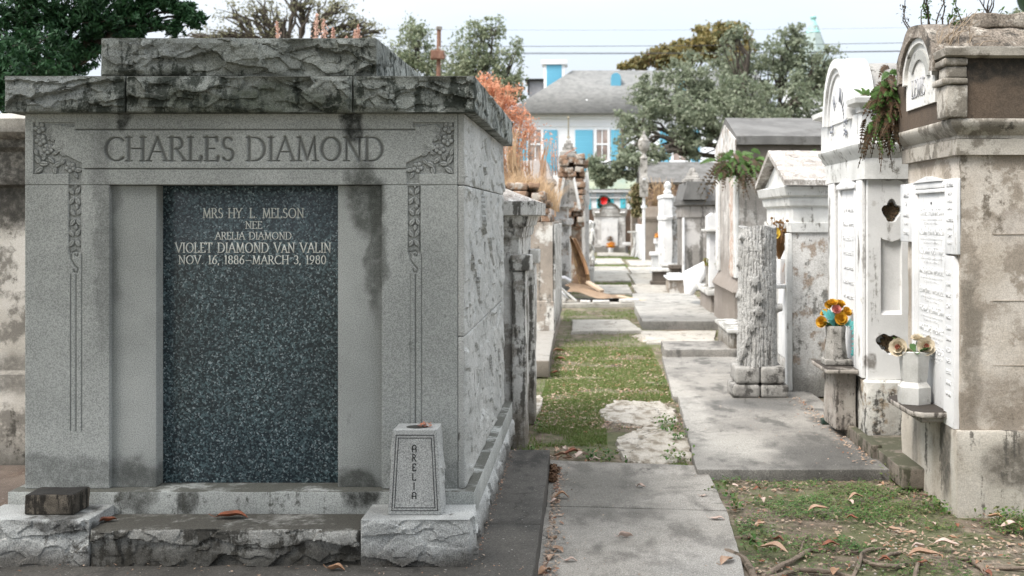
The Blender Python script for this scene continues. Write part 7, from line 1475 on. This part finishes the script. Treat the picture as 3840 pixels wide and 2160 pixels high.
# fallen leaves, each its own object
m_fl = [flat('fallen_leaf_tan', (.44, .31, .22), .6, (.34, .2, .13), 25), flat('fallen_leaf_pale', (.58, .46, .40), .6, (.45, .33, .27), 25), flat('fallen_leaf_rust', (.27, .09, .045), .5, (.18, .07, .04), 25), flat('fallen_leaf_brown', (.30, .17, .10), .55, (.38, .22, .13), 25)]
def fleaf(L, W, curl, bend, mat, seed, broken=False):
    b = MB(); n, m = 10, 5; V = []
    for i in range(n):
        t_ = i / (n - 1); w = W * (sin(pi * t_ ** .85) ** .8) + .0008
        for j in range(m): s_ = (j - 2) / 2; V.append(((t_ - .5) * L, s_ * w * (1 - .25 * abs(curl) * abs(s_)), abs(s_) ** 1.5 * w * curl + bend * sin(pi * t_) * L * .18 + .004 * sin(9 * t_ + seed)))
    V = np.array(V); V[:, 2] -= V[:, 2].min() - .001; b.add(V, gridf(n, m)); P = [(-L * .5, 0, V[0, 2] + .001), (-L * .62, .003, V[0, 2] + .006), (-L * .72, .01, V[0, 2] + .012)]; tube(b, P, .0013, 4); return b
def place_leaf(x, y, z, L, rz, mi, lab, curl=.5, bend=.6, seed=0, group=None, W=.33, pitch=0):
    b = fleaf(L, L * W * .75, curl, bend, None, seed); o = bpy.data.objects.new('fallen_leaf', b.mesh('fallen_leaf', 60)); COL.objects.link(o); o.data.materials.append(m_fl[mi]); o.location = (x, y, z); o.rotation_euler = (pitch, 0, rz)
    tag(o, lab, 'leaf', group or 'fallen magnolia leaves')
def gp(u, v, z): Y = (EYE - z) * F / (v - PV); return UX(u, Y), Y
for i, (u, v, z, L, rz, mi, c, bd, lab) in enumerate((
    (271, 1312, .305, .085, .6, 2, .8, .3, 'rusty folded leaf at the left end of the stained step'), (583, 1304, .305, .15, .08, 2, .5, .4, 'long rusty leaf lying on the middle of the stained step'), (845, 1435, .152, .085, -.1, 3, .9, .2, 'curled brown leaf on the pavement below the step'),
    (1413, 1254, .024, .10, .1, 3, .5, 1.4, 'wavy brown leaf on the near path beside the raised dark pavement'), (1398, 1264, .024, .07, .4, 1, .6, .5, 'pale creased leaf beneath the wavy brown one'), (1613, 1226, .024, .065, -.6, 1, .7, .5, 'small pale folded leaf in the upper middle of the near path'), (1573, 1351, .024, .085, 0., 1, 1.1, .2, 'pale rolled leaf in the centre of the near path'),
    (1402, 1385, .024, .10, -.9, 0, .4, .5, 'broad tan leaf against the side of the dark pavement'), (1386, 1405, .024, .085, -1.8, 0, .4, .4, 'pointed tan leaf next to the broad one at the pavement side'), (1436, 1412, .024, .07, .1, 1, .5, .3, 'small cream leaf with long stalk on the near path'), (1372, 1440, .024, .10, .9, 3, .5, .5, 'brown leaf half out of frame at the bottom of the near path'),
    (2155, 1255, .03, .10, .1, 0, .5, .9, 'pinkish arched leaf standing in the clover'), (2060, 1285, .03, .13, .1, 0, .4, .7, 'wide ragged tan leaf in the clover'), (1915, 1322, .03, .08, .3, 0, .4, .9, 'round tan leaf near the slab corner in the clover'), (1805, 1308, .02, .09, -.1, 1, .4, .3, 'flat pale leaf by the path edge in the clover'),
    (1945, 1385, .03, .16, -.5, 0, .4, .6, 'large pinkish leaf beside the thick roots'), (2090, 1372, .02, .10, .1, 2, .5, .3, 'thin dark red leaf above the roots'), (2380, 1370, .02, .13, -.3, 1, .4, .3, 'big pale tan leaf before the brown tomb'), (2325, 1398, .03, .16, -.1, 0, .5, .3, 'longest tan leaf lying among the right-hand roots'),
    (2250, 1335, .02, .09, -.6, 0, .5, .5, 'tan leaf pair tip in the middle of the clover'), (2290, 1342, .02, .08, -.1, 0, .3, .3, 'narrow tan leaf right of the tan pair'), (2505, 1305, .02, .10, -.5, 3, .6, .5, 'rusty leaf at the foot of the brown tomb'), (2545, 1325, .02, .13, .1, 1, .4, .5, 'light leaf at the far right edge'), (2480, 1400, .02, .05, .1, 1, .4, .5, 'little pale leaf near the right edge'),
    (1830, 1415, .02, .12, .9, 0, .5, .5, 'tan leaf at the bottom edge beside the roots'), (2100, 1440, .02, .10, 1.2, 3, .5, .5, 'brown leaf standing at the bottom edge between roots'), (1770, 1060 + 190, .02, .05, .3, 1, .5, .5, 'small cream leaf tip at the earth edge'),
    (1440, 1145, .04, .13, .3, 2, .6, .9, 'bright rusty leaf in the heap beyond the near path'), (1415, 1150, .03, .13, -.2, 0, .6, .6, 'tan leaf at the left of the leaf heap'), (1465, 1148, .05, .12, .7, 1, .6, .5, 'pale leaf topping the leaf heap'), (1500, 1158, .03, .07, 0, 1, .5, .6, 'light leaf by the small plant beyond the near path'), (1405, 885, .02, .16, .3, 3, .7, .6, 'brown leaf against the left step'), (1410, 905, .02, .13, -.3, 2, .7, .6, 'rusty leaf near the end of the left step'), (1398, 940, .02, .10, .4, 2, .7, .6, 'dark red leaf at the corner of the left step'))):
    x, y = gp(u, v, z); place_leaf(x, y, z, L * .92, rz, mi, lab, c, bd, i)
for i in range(46):
    P = poly_pts(1, .8, 2.9, 4.5, 7.1); 
    if not in_right(P, .05)[0]: continue
    place_leaf(P[0, 0], P[0, 1], .015, RNG.uniform(.035, .075), RNG.uniform(0, 6.28), int(RNG.integers(0, 4)), 'small dead leaf lying in the clover before the brown tomb', RNG.uniform(.3, .9), RNG.uniform(.2, .9), i, 'small dead leaves in the clover')
for i in range(22):
    x, y = RNG.uniform(-.40, .05), RNG.uniform(7.65, 8.2); place_leaf(x, y, .012, RNG.uniform(.05, .09), RNG.uniform(0, 6.28), int(RNG.choice([0, 1, 3])), 'small dead leaf in the drift beyond the near path', .5, .5, i, 'small dead leaves in the drift')
# pine cones / seed pods
for i, (u, v, r) in enumerate(((1391, 1192, .045), (1389, 1209, .038))):
    x, y = gp(u, v, .03); b = MB(); cone = np.array([x, y, .02 + r * .8])
    for j in range(150): d = rdir(1)[0]; leaf1(b, cone + d * r * .55 * np.array([1.2, 1, .8]), d + RNG.normal(0, .3, 3), r * .5, r * .16)
    lathe(b, cone - (0, 0, r * .6), [(r * .3, 0), (r * .75, r * .4), (r * .75, r * .8), (r * .3, r * 1.2)], 8)
    tag(put('seed_cone', b, flat('cone_brown', (.10, .055, .035), .9, (.2, .12, .07), 60), angle=0), ['larger shaggy brown seed cone against the dark pavement', 'smaller shaggy brown seed cone below the larger one'][i], 'seed cone')

# magnolia overhead (its roots break the surface at lower right)
m_mag = leafmat('magnolia_leaves', [(.018, .04, .012), (.03, .065, .018), (.045, .085, .025)], trans=.12, rough=.35, s=1)
m_root = stone('root_bark', (.25, .195, .15), (.16, .125, .095), s1=9, stain=(.06, .05, .035), amt=.3, ss=8, streak=.1, bump=.9, bs=70, bd=.008)
mg = thing('magnolia_tree', 'magnolia with roots surfacing at lower right and a leaf in the top right corner', 'tree', (3.2, 1.2, 0))
b = MB(); limb(b, (3.2, 1.2, -.05), (3.1, .8, 3.4), .34, .22, 0, 12); put('trunk', b, m_bark, mg)
cl = []
for i in range(30):
    a = RNG.uniform(0, 2 * pi); r_ = math.sqrt(RNG.uniform(0, 1)); x, y = -.6 + 6.8 * r_ * cos(a), -2.2 + 4.9 * r_ * sin(a); cl.append((x, y, RNG.uniform(3.6, 6.0), 1.3, 1.3, .8, 1))
for i in range(11):
    cl.append((RNG.uniform(-6, -1.2), RNG.uniform(1.2, 5.6), RNG.uniform(4.3, 5.8), 1.2, 1.2, .7, 1))  # extra unseen crown clumps, added to shade the granite tomb front
f = MB(); bb = MB()
for i, (c, cen) in enumerate(zip(cl, foliage(f, cl, 16000, .24, .42, 26, .33, .3))): limb(bb, (3.1, .8, 3.3), c[:3], .09, .03, .1, 5, 7, i)
lp_ = P3(2590, 0, 3.0); limb(bb, (lp_[0] + .6, 2.4, 3.3), lp_ + (.05, 0, .12), .012, .005, .05, 5, 6); put('branches', bb, m_bark, mg); put('crown', f, m_mag, mg, angle=0)
b = MB(); petal(b, lp_ + (.03, 0, .08), (-.45, .0, -1), (0, -1, .2), .155, .036, .12, 8); put('hanging_leaf', b, m_mag, mg)
def root(pts, r0, r1):
    b = MB(); P = [];
    for (u, v, up) in pts: x, y = gp(u, v, 0.); P.append((x, y, up * .015 - .006))
    P = np.array(P); tt = np.linspace(0, len(P) - 1, len(P) * 4); Q = np.stack([np.interp(tt, np.arange(len(P)), P[:, k]) for k in range(3)], 1); Q += .006 * np.stack([fbm(Q * 9, 3, 1), fbm(Q * 9 + 4, 3, 2), fbm(Q * 9 + 8, 3, 3)], 1); tube(b, Q, np.linspace(r0, r1, len(Q)) * .85 * (1 + .2 * fbm(Q * 14, 2, 5)), 9); wob(b, .004, 30, 2); put('root', b, m_root, mg)
for pts, r0, r1 in ((((1795, 1375, -1), (1830, 1395, .8), (1870, 1410, 1), (1890, 1435, .6), (1900, 1460, -.5)), .026, .02), (((1845, 1348, -1), (1890, 1352, .7), (1925, 1368, .4), (1950, 1375, -1)), .018, .012), (((1915, 1455, .3), (1960, 1430, 1), (2000, 1410, .9), (2035, 1385, .3), (2055, 1372, -.8)), .016, .010), (((1930, 1455, .3), (2010, 1436, .8), (2090, 1442, .8), (2160, 1455, .3)), .012, .012),
                    (((2145, 1450, 0), (2160, 1425, .9), (2165, 1400, .9), (2185, 1380, .5), (2215, 1370, -.8)), .012, .007), (((2170, 1408, 0), (2200, 1425, .8), (2250, 1430, .8), (2290, 1415, -.5)), .013, .012), (((2200, 1408, -.6), (2240, 1398, .7), (2270, 1383, -.6)), .011, .009), (((2300, 1455, .3), (2310, 1425, .9), (2312, 1400, -.6)), .013, .009), (((2400, 1395, -.7), (2440, 1412, .8), (2470, 1435, .9), (2490, 1455, 0)), .012, .015),
                    (((2480, 1425, -.5), (2530, 1432, .7), (2590, 1432, .7)), .010, .012), (((1770, 1350, -.6), (1785, 1380, .6), (1790, 1400, .3), (1800, 1420, -.6)), .009, .007), (((2010, 1385, -.5), (2022, 1360, .8), (2030, 1340, -.5)), .010, .007), (((2120, 1390, -.5), (2175, 1385, .5), (2230, 1372, -.6)), .006, .005)): root(pts, r0, r1)
